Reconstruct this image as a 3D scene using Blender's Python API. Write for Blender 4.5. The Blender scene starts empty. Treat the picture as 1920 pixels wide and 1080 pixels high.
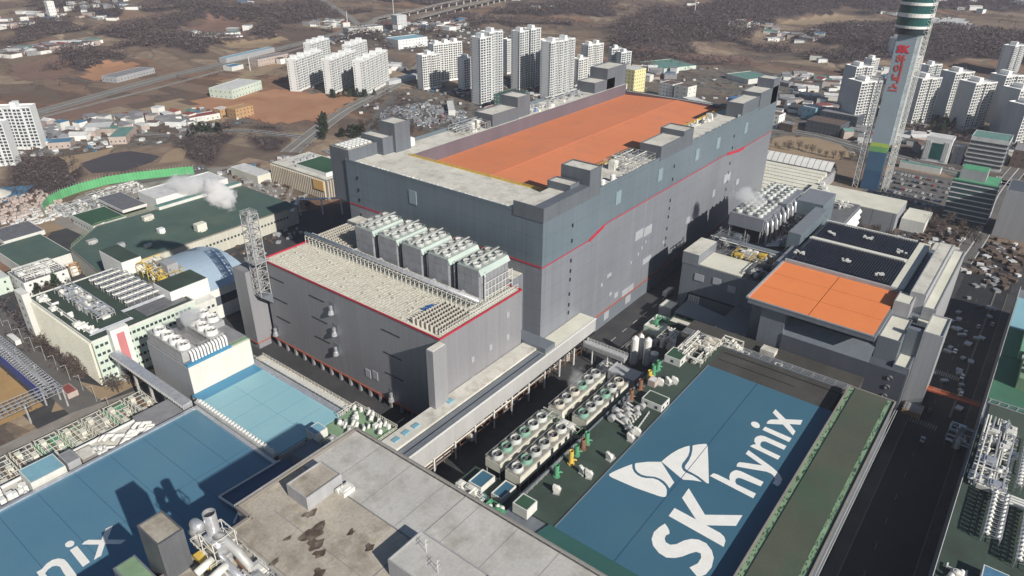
import bpy, math, random
import numpy as np
from mathutils import Matrix, Vector, Euler

random.seed(11)
rnd = random.random
def U(a, b): return a + (b - a) * random.random()
S = bpy.context.scene
COL = S.collection

# ---------------------------------------------------------------- camera
cd = bpy.data.cameras.new('camera')
cam = bpy.data.objects.new('camera', cd); COL.objects.link(cam)
TH, PS, RO = math.radians(27.97), math.radians(37.73), math.radians(-0.37)
Fv = Vector((math.cos(PS) * math.cos(TH), math.sin(PS) * math.cos(TH), -math.sin(TH)))
Rv = Vector((math.sin(PS), -math.cos(PS), 0))
Uv = Rv.cross(Fv)
R2 = Rv * math.cos(RO) - Uv * math.sin(RO)
U2 = Uv * math.cos(RO) + Rv * math.sin(RO)
cam.matrix_world = Matrix(((R2.x, U2.x, -Fv.x, -242.9), (R2.y, U2.y, -Fv.y, -170.3), (R2.z, U2.z, -Fv.z, 207.0), (0, 0, 0, 1)))
cd.sensor_width = 36; cd.lens = 36 * 1325.4 / 1920
cd.clip_start = 1; cd.clip_end = 40000
S.camera = cam
S.render.resolution_x = 1024; S.render.resolution_y = 576

# ---------------------------------------------------------------- light
SUN_EL = math.radians(31.3)
to_sun = Vector((-0.205, -0.83, 0.52)).normalized()
w = bpy.data.worlds.new('World'); S.world = w; w.use_nodes = True
nt = w.node_tree; bg = nt.nodes['Background']
sky = nt.nodes.new('ShaderNodeTexSky'); sky.sky_type = 'NISHITA'; sky.sun_disc = False
sky.sun_elevation = SUN_EL; sky.sun_rotation = math.radians(195.6)
sky.altitude = 100; sky.air_density = 1.0; sky.dust_density = 0.6; sky.ozone_density = 1.6
nt.links.new(sky.outputs[0], bg.inputs[0]); bg.inputs[1].default_value = 0.055
sl = bpy.data.lights.new('sun', 'SUN'); sl.energy = 4.7; sl.angle = math.radians(0.5); sl.color = (1, 0.945, 0.86)
so = bpy.data.objects.new('sun', sl); COL.objects.link(so)
so.rotation_euler = to_sun.to_track_quat('Z', 'Y').to_euler()
S.view_settings.view_transform = 'Standard'; S.view_settings.look = 'None'
S.view_settings.gamma = 1; S.view_settings.use_curve_mapping = False
S.view_settings.exposure = 0.3
S.render.engine = 'CYCLES'
S.cycles.max_bounces = 8; S.cycles.diffuse_bounces = 2; S.cycles.glossy_bounces = 2
S.cycles.transparent_max_bounces = 6; S.cycles.volume_bounces = 6
S.cycles.volume_step_rate = 2.0; S.cycles.volume_max_steps = 64

# ---------------------------------------------------------------- materials
def pm(name, col, rough=.65, var=.12, scale=.06, metal=0., seam=None, hseam=None, streak=0., dirt=None, dirt_amt=.5, dirt_scale=.03, bump=0., fine=.06, spec=.5, seam_dark=.55, objvar=0.):
    m = bpy.data.materials.new(name); m.use_nodes = True
    t = m.node_tree; n = t.nodes; L = t.links
    b = n['Principled BSDF']
    b.inputs['Roughness'].default_value = rough; b.inputs['Metallic'].default_value = metal
    b.inputs['Specular IOR Level'].default_value = spec
    geo = n.new('ShaderNodeNewGeometry'); P = geo.outputs['Position']
    def mathn(op, a, b_=None):
        q = n.new('ShaderNodeMath'); q.operation = op
        for i, x in enumerate((a, b_)):
            if x is None: continue
            if isinstance(x, (int, float)): q.inputs[i].default_value = x
            else: L.new(x, q.inputs[i])
        return q.outputs[0]
    def noise(sc, det=4, vec=None, rg=.55):
        q = n.new('ShaderNodeTexNoise'); q.inputs['Scale'].default_value = sc; q.inputs['Detail'].default_value = det
        q.inputs['Roughness'].default_value = rg
        L.new(vec or P, q.inputs['Vector']); return q.outputs['Fac']
    def rng(x, a, b_, c=0., d=1.):
        q = n.new('ShaderNodeMapRange'); q.inputs[1].default_value = a; q.inputs[2].default_value = b_
        q.inputs[3].default_value = c; q.inputs[4].default_value = d; L.new(x, q.inputs[0]); return q.outputs[0]
    f = rng(noise(scale, 5), .3, .7, 1 - var, 1 + var)
    f2 = rng(noise(1.1, 3), .25, .75, 1 - fine, 1 + fine)
    f = mathn('MULTIPLY', f, f2)
    if streak:
        mp = n.new('ShaderNodeMapping'); mp.inputs['Scale'].default_value = (.45, .45, .012); L.new(P, mp.inputs[0])
        f = mathn('MULTIPLY', f, rng(noise(1., 3, mp.outputs[0]), .3, .7, 1 - streak, 1 + streak))
    sx = n.new('ShaderNodeSeparateXYZ'); L.new(P, sx.inputs[0])
    if seam:
        s_ = mathn('ADD', sx.outputs[0], sx.outputs[1])
        fr = mathn('FRACT', mathn('DIVIDE', s_, seam)); ln = mathn('LESS_THAN', fr, .05 if seam < 3 else .03)
        f = mathn('MULTIPLY', f, rng(ln, 0, 1, 1, seam_dark))
        cell = n.new('ShaderNodeTexWhiteNoise'); cell.noise_dimensions = '1D'
        L.new(mathn('FLOOR', mathn('DIVIDE', s_, seam)), cell.inputs['W'])
        f = mathn('MULTIPLY', f, rng(cell.outputs[0], 0, 1, .965, 1.035))
    if hseam:
        fr = mathn('FRACT', mathn('DIVIDE', sx.outputs[2], hseam)); ln = mathn('LESS_THAN', fr, .05)
        f = mathn('MULTIPLY', f, rng(ln, 0, 1, 1, seam_dark))
    if objvar:
        oi = n.new('ShaderNodeObjectInfo'); f = mathn('MULTIPLY', f, rng(oi.outputs['Random'], 0, 1, 1 - objvar, 1 + objvar))
    mul = n.new('ShaderNodeVectorMath'); mul.operation = 'SCALE'; mul.inputs[0].default_value = col[:3]; L.new(f, mul.inputs['Scale'])
    out = mul.outputs[0]
    if dirt:
        mx = n.new('ShaderNodeMix'); mx.data_type = 'RGBA'
        L.new(rng(noise(dirt_scale, 6, None, .65), .48, .68, 0, dirt_amt), mx.inputs[0])
        L.new(out, mx.inputs[6]); mx.inputs[7].default_value = (*dirt, 1); out = mx.outputs[2]
    L.new(out, b.inputs['Base Color'])
    if bump:
        bn = n.new('ShaderNodeBump'); bn.inputs['Strength'].default_value = bump; bn.inputs['Distance'].default_value = .3
        L.new(noise(.8, 4), bn.inputs['Height']); L.new(bn.outputs[0], b.inputs['Normal'])
    return m

M = {}
def mat(k, *a, **kw): M[k] = pm(k, *a, **kw)
mat('concrete_roof', (.58, .56, .50), .85, .12, .05, dirt=(.30, .28, .23), dirt_amt=.6, dirt_scale=.16, fine=.1)
mat('old_roof', (.40, .36, .30), .9, .22, .06, dirt=(.17, .14, .10), dirt_amt=.85, dirt_scale=.08, bump=.1, fine=.16)
mat('old_roof_clean', (.46, .45, .425), .9, .12, .04, dirt=(.24, .22, .19), dirt_amt=.6, dirt_scale=.11, fine=.1)
mat('cream_roof', (.62, .61, .52), .8, .08, .08, dirt=(.42, .41, .33), dirt_amt=.35)
mat('orange_roof', (.64, .215, .095), .7, .05, .03, dirt=(.45, .18, .11), dirt_amt=.5, dirt_scale=.06, fine=.05)
mat('orange_bright', (.74, .225, .07), .6, .05, .05, fine=.03, dirt=(.62, .17, .07), dirt_amt=.4)
mat('gray_clad', (.185, .197, .222), .42, .08, .02, seam=2.0, hseam=9.3, streak=.07, seam_dark=.87)
mat('pent_clad', (.115, .13, .15), .5, .08, .05, seam=2.5, streak=.06, seam_dark=.85)
mat('teal_clad', (.13, .168, .195), .38, .08, .02, seam=2.0, hseam=9.3, streak=.07, seam_dark=.87)
mat('light_clad', (.34, .345, .355), .45, .06, .03, seam=2.2, streak=.06, seam_dark=.85)
mat('dark_clad', (.085, .095, .115), .5, .08, .05, seam=3., seam_dark=.8)
mat('slate_clad', (.15, .17, .195), .45, .07, .05, seam=2.5, streak=.05, seam_dark=.82)
mat('purple_wall', (.125, .105, .125), .6, .1, .04, seam=4., streak=.05, seam_dark=.88)
mat('red_trim', (.40, .022, .045), .6)
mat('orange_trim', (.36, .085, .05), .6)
mat('black', (.012, .013, .018), .6)
mat('dark_glass', (.02, .035, .045), .12, .2, .3)
mat('green_glass', (.02, .09, .085), .12, .2, .2)
mat('window_grey', (.05, .06, .07), .25, .3, .4)
mat('panel_pale', (.36, .37, .40), .4)
mat('white_wall', (.60, .60, .56), .7, .08, .05, streak=.07)
mat('white_paint', (.70, .70, .67), .55, .05, .2)
mat('white_letter', (.80, .79, .75), .6, .04, .3, fine=.03)
mat('pale_green_wall', (.52, .60, .52), .7, .07, .05, streak=.06)
mat('green_roof', (.062, .105, .088), .8, .14, .03, dirt=(.14, .17, .12), dirt_amt=.35, dirt_scale=.035)
mat('dark_deck', (.05, .047, .042), .85, .22, .05, dirt=(.085, .08, .07), dirt_amt=.6, dirt_scale=.09, fine=.1)
mat('deck_green', (.038, .062, .048), .85, .22, .05, dirt=(.03, .035, .03), dirt_amt=.6, dirt_scale=.06)
mat('bright_green', (.09, .30, .16), .6, .12, .2)
mat('net_green', (.085, .36, .14), .7, .15, .1)
mat('gutter_green', (.20, .30, .185), .8, .2, .15, dirt=(.08, .16, .08), dirt_amt=.5, dirt_scale=.3)
mat('moss_green', (.03, .08, .045), .8, .2, .05)
mat('olive_roof', (.068, .078, .056), .85, .14, .05, dirt=(.04, .085, .05), dirt_amt=.6, dirt_scale=.06, fine=.1)
mat('blue_roof', (.085, .20, .29), .27, .08, .02, fine=.03, dirt=(.11, .21, .25), dirt_amt=.5, dirt_scale=.02)
mat('blue_roof_sk', (.05, .135, .20), .42, .07, .02, fine=.03, dirt=(.065, .15, .20), dirt_amt=.5, dirt_scale=.03)
mat('navy_roof', (.03, .075, .15), .45, .1, .05)
mat('mid_blue', (.05, .22, .37), .5, .08, .05)
mat('light_blue_roof', (.24, .45, .52), .5, .07, .03, fine=.03, dirt=(.30, .48, .50), dirt_amt=.5, dirt_scale=.03)
mat('teal_strip', (.03, .10, .09), .6, .12, .05)
mat('solar', (.022, .026, .045), .3, .2, .1, seam=None)
mat('steel', (.42, .42, .41), .5, .15, .3, metal=.2)
mat('steel_dark', (.16, .16, .17), .55, .2, .3, metal=.2)
mat('silver', (.62, .63, .65), .3, .15, .5, metal=.6)
mat('pipe_white', (.66, .65, .60), .5, .12, .5)
mat('cream_grate', (.52, .49, .42), .8, .12, .3)
mat('fan_ring', (.50, .52, .50), .5, .15, .4, objvar=.18, dirt=(.3, .28, .24), dirt_amt=.4, dirt_scale=.4)
mat('fan_green', (.20, .36, .28), .6, .15, .5)
mat('ct_panel', (.245, .25, .27), .55, .1, .3, objvar=.08)
mat('yellow_paint', (.60, .42, .08), .6, .15, .5)
mat('yellow_wall', (.66, .60, .32), .75, .06, .1)
mat('rust', (.20, .10, .06), .8, .25, .5)
mat('blue_paint', (.04, .14, .36), .5, .1, .3)
mat('asphalt', (.042, .042, .046), .85, .2, .08, dirt=(.072, .07, .066), dirt_amt=.6, dirt_scale=.12, fine=.1)
mat('street_dark', (.018, .018, .022), .8, .2, .08, dirt=(.03, .03, .032), dirt_amt=.6, dirt_scale=.1, fine=.1)
mat('asphalt_old', (.11, .105, .10), .9, .12, .06, dirt=(.16, .145, .13), dirt_amt=.6, dirt_scale=.05)
mat('highway', (.19, .178, .16), .9, .1, .1, dirt=(.12, .105, .09), dirt_amt=.5)
mat('pave', (.24, .22, .195), .9, .12, .1, dirt=(.14, .12, .1), dirt_amt=.6, dirt_scale=.08)
mat('road_white', (.55, .55, .53), .7)
mat('worn_marking', (.20, .20, .20), .8)
mat('soil_orange', (.35, .185, .105), .95, .14, .012, dirt=(.27, .12, .065), dirt_amt=.8, dirt_scale=.02, bump=.2)
mat('soil_tan', (.30, .22, .14), .95, .16, .02, dirt=(.14, .10, .07), dirt_amt=.6, dirt_scale=.02)
mat('soil_brown', (.19, .115, .088), .95, .14, .02, dirt=(.10, .065, .05), dirt_amt=.6, dirt_scale=.02)
mat('paddy_dark', (.062, .055, .06), .7, .1, .03)
mat('pond', (.018, .028, .055), .08, .05, .1)
mat('apt_white', (.68, .69, .68), .7, .05, .05)
mat('apt_cream', (.76, .755, .72), .7, .05, .05)
mat('apt_side', (.46, .47, .48), .7, .07, .05, streak=.06)  # shade put into the gables' colour; plain grey on other walls and piers
mat('apt_glass', (.05, .062, .075), .2, .3, .3)
mat('bark', (.07, .055, .045), .95, .2, 1.)
mat('twigs', (.085, .066, .058), .95, .3, .05, objvar=.25)
mat('pine', (.022, .035, .02), .95, .3, .2, objvar=.2)
mat('shrub', (.10, .07, .055), .95, .3, .2)
mat('skin_pink', (.55, .20, .21), .7)
mat('glass_blue', (.20, .38, .46), .25, .1, .2)
mat('brick_tan', (.40, .25, .13), .8, .1, .2)
mat('roof_red', (.24, .07, .06), .7, .15, .2)
mat('roof_blue', (.07, .18, .29), .6, .15, .2)
mat('roof_grey', (.22, .22, .23), .8, .15, .2)
mat('roof_teal', (.12, .23, .20), .7, .15, .2)
mat('roof_white', (.55, .55, .54), .7, .15, .2)
mat('roof_brown', (.12, .085, .07), .8, .15, .2)
mat('wall_pink', (.42, .35, .31), .8, .1, .2)
mat('car_white', (.70, .70, .70), .3, .05, .5); mat('car_black', (.02, .02, .022), .25, .05, .5)
mat('car_silver', (.38, .39, .40), .3, .05, .5, metal=.4); mat('car_red', (.35, .03, .03), .3); mat('car_blue', (.04, .09, .22), .3)

# ---------------------------------------------------------------- mesh helpers
LOC = {}
class MB:
    def __init__(s): s.v = []; s.f = []
    def add(s, vs, fs):
        o = len(s.v); s.v += [tuple(v) for v in vs]; s.f += [tuple(i + o for i in q) for q in fs]; return s
    def box(s, x0, x1, y0, y1, z0, z1, bottom=True):
        f = [(4, 5, 6, 7), (0, 1, 5, 4), (1, 2, 6, 5), (2, 3, 7, 6), (3, 0, 4, 7)]
        if bottom: f.append((3, 2, 1, 0))
        return s.add([(x0, y0, z0), (x1, y0, z0), (x1, y1, z0), (x0, y1, z0), (x0, y0, z1), (x1, y0, z1), (x1, y1, z1), (x0, y1, z1)], f)
    def beam(s, p, q, w_=.3, h_=None):
        p = Vector(p); q = Vector(q); d = q - p
        if d.length < 1e-6: return s
        d.normalize(); a = d.cross(Vector((0, 0, 1)))
        if a.length < .01: a = Vector((1, 0, 0))
        a.normalize(); b = a.cross(d); a *= w_ / 2; b *= (h_ or w_) / 2
        vs = [p - a - b, p + a - b, p + a + b, p - a + b, q - a - b, q + a - b, q + a + b, q - a + b]
        return s.add(vs, [(0, 1, 2, 3), (7, 6, 5, 4), (0, 4, 5, 1), (1, 5, 6, 2), (2, 6, 7, 3), (3, 7, 4, 0)])
    def cyl(s, cx, cy, z0, z1, r, n=12, r2=None, cap=True, inner=0):
        r2 = r if r2 is None else r2
        vs = [(cx + r * math.cos(k * 2 * math.pi / n), cy + r * math.sin(k * 2 * math.pi / n), z0) for k in range(n)]
        vs += [(cx + r2 * math.cos(k * 2 * math.pi / n), cy + r2 * math.sin(k * 2 * math.pi / n), z1) for k in range(n)]
        fs = [(k, (k + 1) % n, n + (k + 1) % n, n + k) for k in range(n)]
        if cap: fs.append(tuple(range(n, 2 * n)))
        if inner:
            ri = r2 - inner; o = len(vs)
            vs += [(cx + ri * math.cos(k * 2 * math.pi / n), cy + ri * math.sin(k * 2 * math.pi / n), z1) for k in range(n)]
            vs += [(cx + ri * math.cos(k * 2 * math.pi / n), cy + ri * math.sin(k * 2 * math.pi / n), z0) for k in range(n)]
            fs += [(n + k, n + (k + 1) % n, o + (k + 1) % n, o + k) for k in range(n)]
            fs += [(o + k, o + (k + 1) % n, o + n + (k + 1) % n, o + n + k) for k in range(n)]
        return s.add(vs, fs)
    def tube(s, pts, r, n=8):
        pts = [Vector(p) for p in pts]; o = len(s.v); m = len(pts)
        for i, p in enumerate(pts):
            d = (pts[min(i + 1, m - 1)] - pts[max(i - 1, 0)]).normalized()
            a = d.cross(Vector((0, 0, 1)))
            if a.length < .05: a = Vector((1, 0, 0)) - d * d.x
            a.normalize(); b = a.cross(d)
            for k in range(n):
                t = 2 * math.pi * k / n; s.v.append(tuple(p + a * r * math.cos(t) + b * r * math.sin(t)))
        for i in range(m - 1):
            for k in range(n): s.f.append((o + i * n + k, o + i * n + (k + 1) % n, o + (i + 1) * n + (k + 1) % n, o + (i + 1) * n + k))
        s.f.append(tuple(o + k for k in range(n))[::-1]); s.f.append(tuple(o + (m - 1) * n + k for k in range(n)))
        return s
    def poly(s, pts, z=0.):
        return s.add([(p[0], p[1], z) for p in pts], [tuple(range(len(pts)))])
    def prism(s, pts, z0, z1):
        a = sum(pts[i][0] * pts[(i + 1) % len(pts)][1] - pts[(i + 1) % len(pts)][0] * pts[i][1] for i in range(len(pts)))
        if a < 0: pts = pts[::-1]
        n = len(pts); vs = [(p[0], p[1], z0) for p in pts] + [(p[0], p[1], z1) for p in pts]
        fs = [(k, (k + 1) % n, n + (k + 1) % n, n + k) for k in range(n)] + [tuple(range(n, 2 * n)), tuple(range(n))[::-1]]
        return s.add(vs, fs)
    def rot(s, a, cx=0, cy=0):
        c, q = math.cos(a), math.sin(a)
        s.v = [(cx + c * (x - cx) - q * (y - cy), cy + q * (x - cx) + c * (y - cy), z) for x, y, z in s.v]; return s
    def move(s, dx, dy, dz=0): s.v = [(x + dx, y + dy, z + dz) for x, y, z in s.v]; return s
    def build(s, name, m, parent=None, label=None, cat=None, group=None, kind=None, smooth=False, loc=None):
        if parent is not None: L_ = LOC[parent]
        elif loc is not None: L_ = loc
        else:
            a = np.array(s.v); L_ = ((a[:, 0].min() + a[:, 0].max()) / 2, (a[:, 1].min() + a[:, 1].max()) / 2, a[:, 2].min())
        me = bpy.data.meshes.new(name)
        me.from_pydata([(x - L_[0], y - L_[1], z - L_[2]) for x, y, z in s.v], [], s.f)
        me.materials.append(M[m] if isinstance(m, str) else m)
        if smooth:
            me.polygons.foreach_set('use_smooth', [True] * len(me.polygons))
        o = bpy.data.objects.new(name, me); COL.objects.link(o); LOC[o] = tuple(L_)
        if parent is not None: o.parent = parent
        else: o.location = L_
        tag(o, label, cat, group, kind); return o
def tag(o, label=None, cat=None, group=None, kind=None):
    if label: o['label'] = label
    if cat: o['category'] = cat
    if group: o['group'] = group
    if kind: o['kind'] = kind
    return o
def thing(name, label, cat, loc=(0, 0, 0), group=None):
    o = bpy.data.objects.new(name, None); COL.objects.link(o); o.location = loc; o.empty_display_size = 1
    LOC[o] = tuple(loc); return tag(o, label, cat, group)
def dup(o, loc=None, rz=0., label=None, group=None, parent=None, sc=None):
    c = o.copy(); COL.objects.link(c)
    if parent is not None: c.parent = parent
    if loc is not None: c.location = loc; LOC[c] = tuple(loc)
    if rz: c.rotation_euler = (0, 0, rz)
    if sc: c.scale = sc
    if label: c['label'] = label
    if group: c['group'] = group
    for ch in o.children: dup(ch, parent=c)
    return c
def struct(name, mb, m, z=None): return mb.build(name, m, kind='structure')
ORD = ['nearest', 'second', 'third', 'fourth', 'fifth', 'sixth', 'seventh', 'eighth', 'ninth', 'tenth', 'eleventh', 'twelfth', 'thirteenth', 'fourteenth', 'fifteenth', 'sixteenth', 'seventeenth', 'eighteenth', 'nineteenth', 'twentieth', 'twenty-first', 'twenty-second', 'twenty-third', 'twenty-fourth', 'twenty-fifth', 'twenty-sixth', 'twenty-seventh', 'twenty-eighth', 'twenty-ninth', 'thirtieth']
def lattice(mb, p, q, side, w_, n, t=.25):
    """square lattice mast from p to q, side length 'side', n bays, bar thickness w_"""
    p = Vector(p); q = Vector(q); h = side / 2
    cs = [Vector((h, h, 0)), Vector((-h, h, 0)), Vector((-h, -h, 0)), Vector((h, -h, 0))]
    for c in cs: mb.beam(p + c, q + c, w_)
    for i in range(n):
        a = p.lerp(q, i / n); b = p.lerp(q, (i + 1) / n)
        for k in range(4):
            c, d = cs[k], cs[(k + 1) % 4]
            mb.beam(b + c, b + d, t)
            mb.beam(a + c, b + d, t) if i % 2 else mb.beam(a + d, b + c, t)
def rail(mb, pts, z, h=1.1, step=3., t=.12):
    for a, b in zip(pts, pts[1:]):
        a = Vector((*a, 0)); b = Vector((*b, 0)); L_ = (b - a).length; n = max(1, int(L_ / step))
        for zz in (z + h, z + h * .5): mb.beam((a.x, a.y, zz), (b.x, b.y, zz), t)
        for i in range(n + 1):
            p = a.lerp(b, i / n); mb.beam((p.x, p.y, z), (p.x, p.y, z + h), t)
def parapet(mb, x0, x1, y0, y1, z, h=.9, t=.5):
    mb.box(x0, x1, y0, y0 + t, z, z + h); mb.box(x0, x1, y1 - t, y1, z, z + h)
    mb.box(x0, x0 + t, y0 + t, y1 - t, z, z + h); mb.box(x1 - t, x1, y0 + t, y1 - t, z, z + h)
WOODS = [
    [(476, 1818), (558, 1884), (594, 1808), (545, 1596), (502, 1470), (466, 1488), (492, 1632), (479, 1710), (429, 1684)] ,
    [(278, 1420), (374, 1519), (405, 1507), (375, 1367), (335, 1288), (281, 1289), (231, 1290)] ,
    [(388, 1266), (476, 1342), (510, 1326), (458, 1168), (372, 1027), (340, 1031), (314, 1086), (338, 1163)] ,
    [(788, 1810), (889, 1719), (763, 1494), (642, 1343), (556, 1261), (504, 1184), (476, 1210), (536, 1322), (642, 1496), (669, 1585)] ,
    [(218, 1121), (254, 1150), (288, 1103), (275, 1005), (228, 965), (199, 942), (198, 990)] ,
    [(412, 1130), (473, 1094), (474, 1020), (413, 929), (372, 927), (355, 1009)] ,
    [(537, 2176), (592, 2039), (554, 1938), (514, 1947), (487, 2036)] ,
    [(678, 1381), (920, 1347), (911, 1219), (817, 1104), (740, 1105), (680, 1087), (662, 1113), (566, 982), (542, 1015), (584, 1098), (636, 1217), (628, 1300)] ,
    [(1278, 1399), (1366, 1271), (1202, 1145), (1108, 1201)] ,
    [(596, 875), (654, 806), (700, 848), (670, 948), (577, 890)] ,
    [(950, 878), (1004, 877), (838, 739), (812, 776)] ,
    [(120, 556), (149, 563), (176, 544), (149, 494), (104, 451), (78, 419), (79, 456), (88, 500)] ,
    [(-38, 577), (-7, 600), (8, 566), (2, 510), (-17, 467), (-36, 471), (-55, 466), (-66, 500)] ,
    [(375, 506), (423, 492), (378, 440), (330, 445), (286, 376), (260, 354), (219, 410), (293, 442)] ,
    [(1029, 560), (1279, 623), (1377, 566), (1852, 611), (2368, 812), (2947, -71), (1962, -100), (1724, 153), (1624, 211), (1634, 319), (1349, 370), (1084, 313), (924, 344), (874, 459)] ,
    [(1128, 251), (1345, 238), (1465, 134), (1468, -62), (1437, -131), (1039, -155), (1082, -79), (1055, -4), (937, 122), (944, 189), (1113, 172)] ,
    [(1103, 960), (1288, 975), (1395, 820), (1149, 656), (1098, 803)] ,
    [(-134, 310), (-118, 337), (-116, 310), (-110, 295), (-115, 274), (-128, 296), (-143, 241), (-152, 210), (-156, 208), (-144, 282)] ,
    [(-142, 226), (-137, 224), (-140, 186), (-145, 171), (-150, 174), (-148, 204)] ,
    [(564, 17), (640, -42), (645, -93), (627, -143), (595, -100), (600, -50)] ,
    [(179, 540), (208, 465), (206, 427), (149, 389), (135, 437)] ,
    [(820, 489), (879, 472), (871, 292), (876, 207), (809, 264), (767, 359)] ,
]
FIELDS = {
    'soil_orange': [[(205, 681), (265, 682), (315, 639), (353, 536), (310, 511), (252, 485), (200, 511), (196, 586), (191, 634)], [(195, 934), (227, 980), (255, 989), (284, 956), (237, 889), (198, 871), (184, 902)]],
    'soil_brown': [[(148, 1075), (208, 1097), (212, 1041), (192, 951), (158, 938), (120, 962)], [(529, 1207), (617, 1313), (640, 1240), (596, 1147), (543, 1042), (479, 1061), (478, 1112)], [(36, 698), (155, 714), (181, 700), (200, 746), (127, 775), (47, 738)], [(849, 449), (951, 262), (871, 214), (856, 312)]],
    'soil_tan': [[(1333, 364), (1434, 353), (1592, 307), (1568, 209), (1483, 179), (1443, 265)], [(464, 1014), (522, 1011), (570, 984), (501, 935), (434, 958)], [(484, 63), (517, 52), (532, 8), (494, -26), (463, -12), (450, 19), (456, 47)], [(142, 688), (200, 697), (186, 649), (188, 573), (182, 544), (145, 600), (131, 643)], [(-75, 419), (-60, 429), (-55, 418), (-64, 380), (-81, 382), (-89, 397)], [(-7, 510), (13, 530), (41, 541), (56, 558), (24, 558), (8, 566)], [(70, 496), (93, 508), (94, 492), (73, 465), (57, 473)], [(280, 742), (437, 817), (433, 785), (297, 718)]],
    'roof_white': [[(1674, 138), (1725, 66), (1511, 1), (1552, 80)]],
    'paddy_dark': [[(13, 530), (42, 539), (59, 531), (67, 492), (40, 478), (25, 479), (4, 494)]],
    'pond': [[(484, 1545), (508, 1555), (516, 1515), (502, 1477), (475, 1473), (464, 1490)]],
}
ROADS = [
    ('highway', [(36, 753), (53, 757), (148, 793), (255, 834), (353, 860), (505, 911), (701, 976), (852, 1050), (947, 1100)], 26),
    ('railway', [(-10, 710), (44, 731), (131, 756), (253, 790), (382, 834), (533, 890), (674, 944)], 9),
    ('streetA', [(-4, 596), (30, 594), (89, 585), (116, 549), (164, 517), (184, 470), (192, 445)], 12),
    ('streetB', [(152, 409), (218, 451), (291, 494), (359, 523), (427, 551), (507, 593), (569, 633)], 20),
    ('streetC', [(527, 82), (538, 31), (523, -16), (507, -68), (492, -115), (489, -165)], 18),
    ('streetD', [(284, -146), (383, -150), (475, -150), (698, -166)], 14),
    ('streetE', [(1068, 1516), (884, 1191), (764, 998), (741, 944)], 14),
    ('streetF', [(238, 390), (276, 427), (318, 461), (379, 501)], 9),
    ('lane1', [(471, 808), (573, 746), (524, 623)], 8),
    ('lane2', [(809, 461), (784, 350), (867, 281), (1054, 208)], 5),
    ('lane3', [(224, 1304), (336, 1366), (458, 1368), (590, 1381)], 6),
    ('lane4', [(900, 351), (962, 248), (1058, 156)], 5),
    ('lane5', [(174, 976), (185, 872), (246, 907), (284, 888)], 5),
    ('lane6', [(182, 554), (316, 563), (289, 531)], 4),
]
# ---------------------------------------------------------------- ground sheet
RG = np.random.default_rng(5)
def inside(poly, X, Y):
    r = np.zeros(X.shape, bool); n = len(poly)
    for i in range(n):
        (x1, y1), (x2, y2) = poly[i], poly[(i + 1) % n]
        if y1 == y2: continue
        c = ((y1 > Y) != (y2 > Y)) & (X < (x2 - x1) * (Y - y1) / (y2 - y1) + x1)
        r ^= c
    return r
def vnoise(X, Y, s, seed):
    g = np.random.default_rng(seed).random((97, 97)); u = X / s; v = Y / s
    i = np.floor(u).astype(int); j = np.floor(v).astype(int); fu = u - i; fv = v - j
    fu = fu * fu * (3 - 2 * fu); fv = fv * fv * (3 - 2 * fv)
    a = g[i % 97, j % 97]; b = g[(i + 1) % 97, j % 97]; c = g[i % 97, (j + 1) % 97]; d = g[(i + 1) % 97, (j + 1) % 97]
    return (a * (1 - fu) + b * fu) * (1 - fv) + (c * (1 - fu) + d * fu) * fv
def woodmask(X, Y):
    wx = X + (vnoise(X, Y, 60, 1) - .5) * 70 + (vnoise(X, Y, 17, 2) - .5) * 22
    wy = Y + (vnoise(X, Y, 60, 3) - .5) * 70 + (vnoise(X, Y, 17, 4) - .5) * 22
    far = np.clip((np.hypot(X, Y) - 450) / 300, .12, 1)
    wx = X + (wx - X) * far; wy = Y + (wy - Y) * far
    m = np.zeros(X.shape, bool)
    for p in WOODS: m |= inside(p, wx, wy)
    out = (X > 2300) | (Y > 2200) | ((Y < -250) & (X > 300))
    m |= out & (vnoise(X, Y, 240, 9) > .45)
    m |= (X > 560) & (vnoise(X, Y, 85, 21) + .35 * vnoise(X, Y, 22, 22) > .99) & (np.hypot(X, Y) > 900)
    return m
ST = 7.0
GX = np.arange(-420, 3100, ST); GY = np.arange(-900, 2900, ST)
def road_dist(X, Y):
    d = np.full(X.shape, 1e9)
    for nme, pts, wd in ROADS:
        for (x1, y1), (x2, y2) in zip(pts, pts[1:]):
            L2 = (x2 - x1) ** 2 + (y2 - y1) ** 2 + 1e-9
            t = np.clip(((X - x1) * (x2 - x1) + (Y - y1) * (y2 - y1)) / L2, 0, 1)
            d = np.minimum(d, np.hypot(X - x1 - t * (x2 - x1), Y - y1 - t * (y2 - y1)) - wd / 2)
    return d
XX, YY = np.meshgrid(GX, GY, indexing='ij')
WM = woodmask(XX, YY).astype(float)
RD = road_dist(XX, YY)
WM[RD < 4] = 0
def blur(a, k):
    for ax in (0, 1):
        c = np.cumsum(np.pad(a, [(k + 1, k) if i == ax else (0, 0) for i in (0, 1)], mode='edge'), axis=ax)
        a = (np.take(c, range(2 * k + 1, c.shape[ax]), ax) - np.take(c, range(0, c.shape[ax] - 2 * k - 1), ax)) / (2 * k + 1)
    return a
HM = blur(blur(WM, 6), 4)
flat = np.clip((RD - 6) / 45, 0, 1)
for k, ps in FIELDS.items():
    for p in ps: flat *= 1 - blur(inside(p, XX, YY).astype(float), 2)
far = np.clip((np.hypot(XX - 100, YY - 100) - 480) / 500, 0, 1)
vd = np.clip((np.hypot(XX - 1150, (YY - 1060) * 2.2) - 300) / 250, 0, 1)
HZ = (HM * 12 + (vnoise(XX, YY, 130, 6) * HM * 8) + (vnoise(XX, YY, 210, 7) - .3).clip(0) * 6) * far * flat * vd
HZ[(XX > -98) & (XX < -66) & (YY > -5) & (YY < 150)] = -4.5
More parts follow.
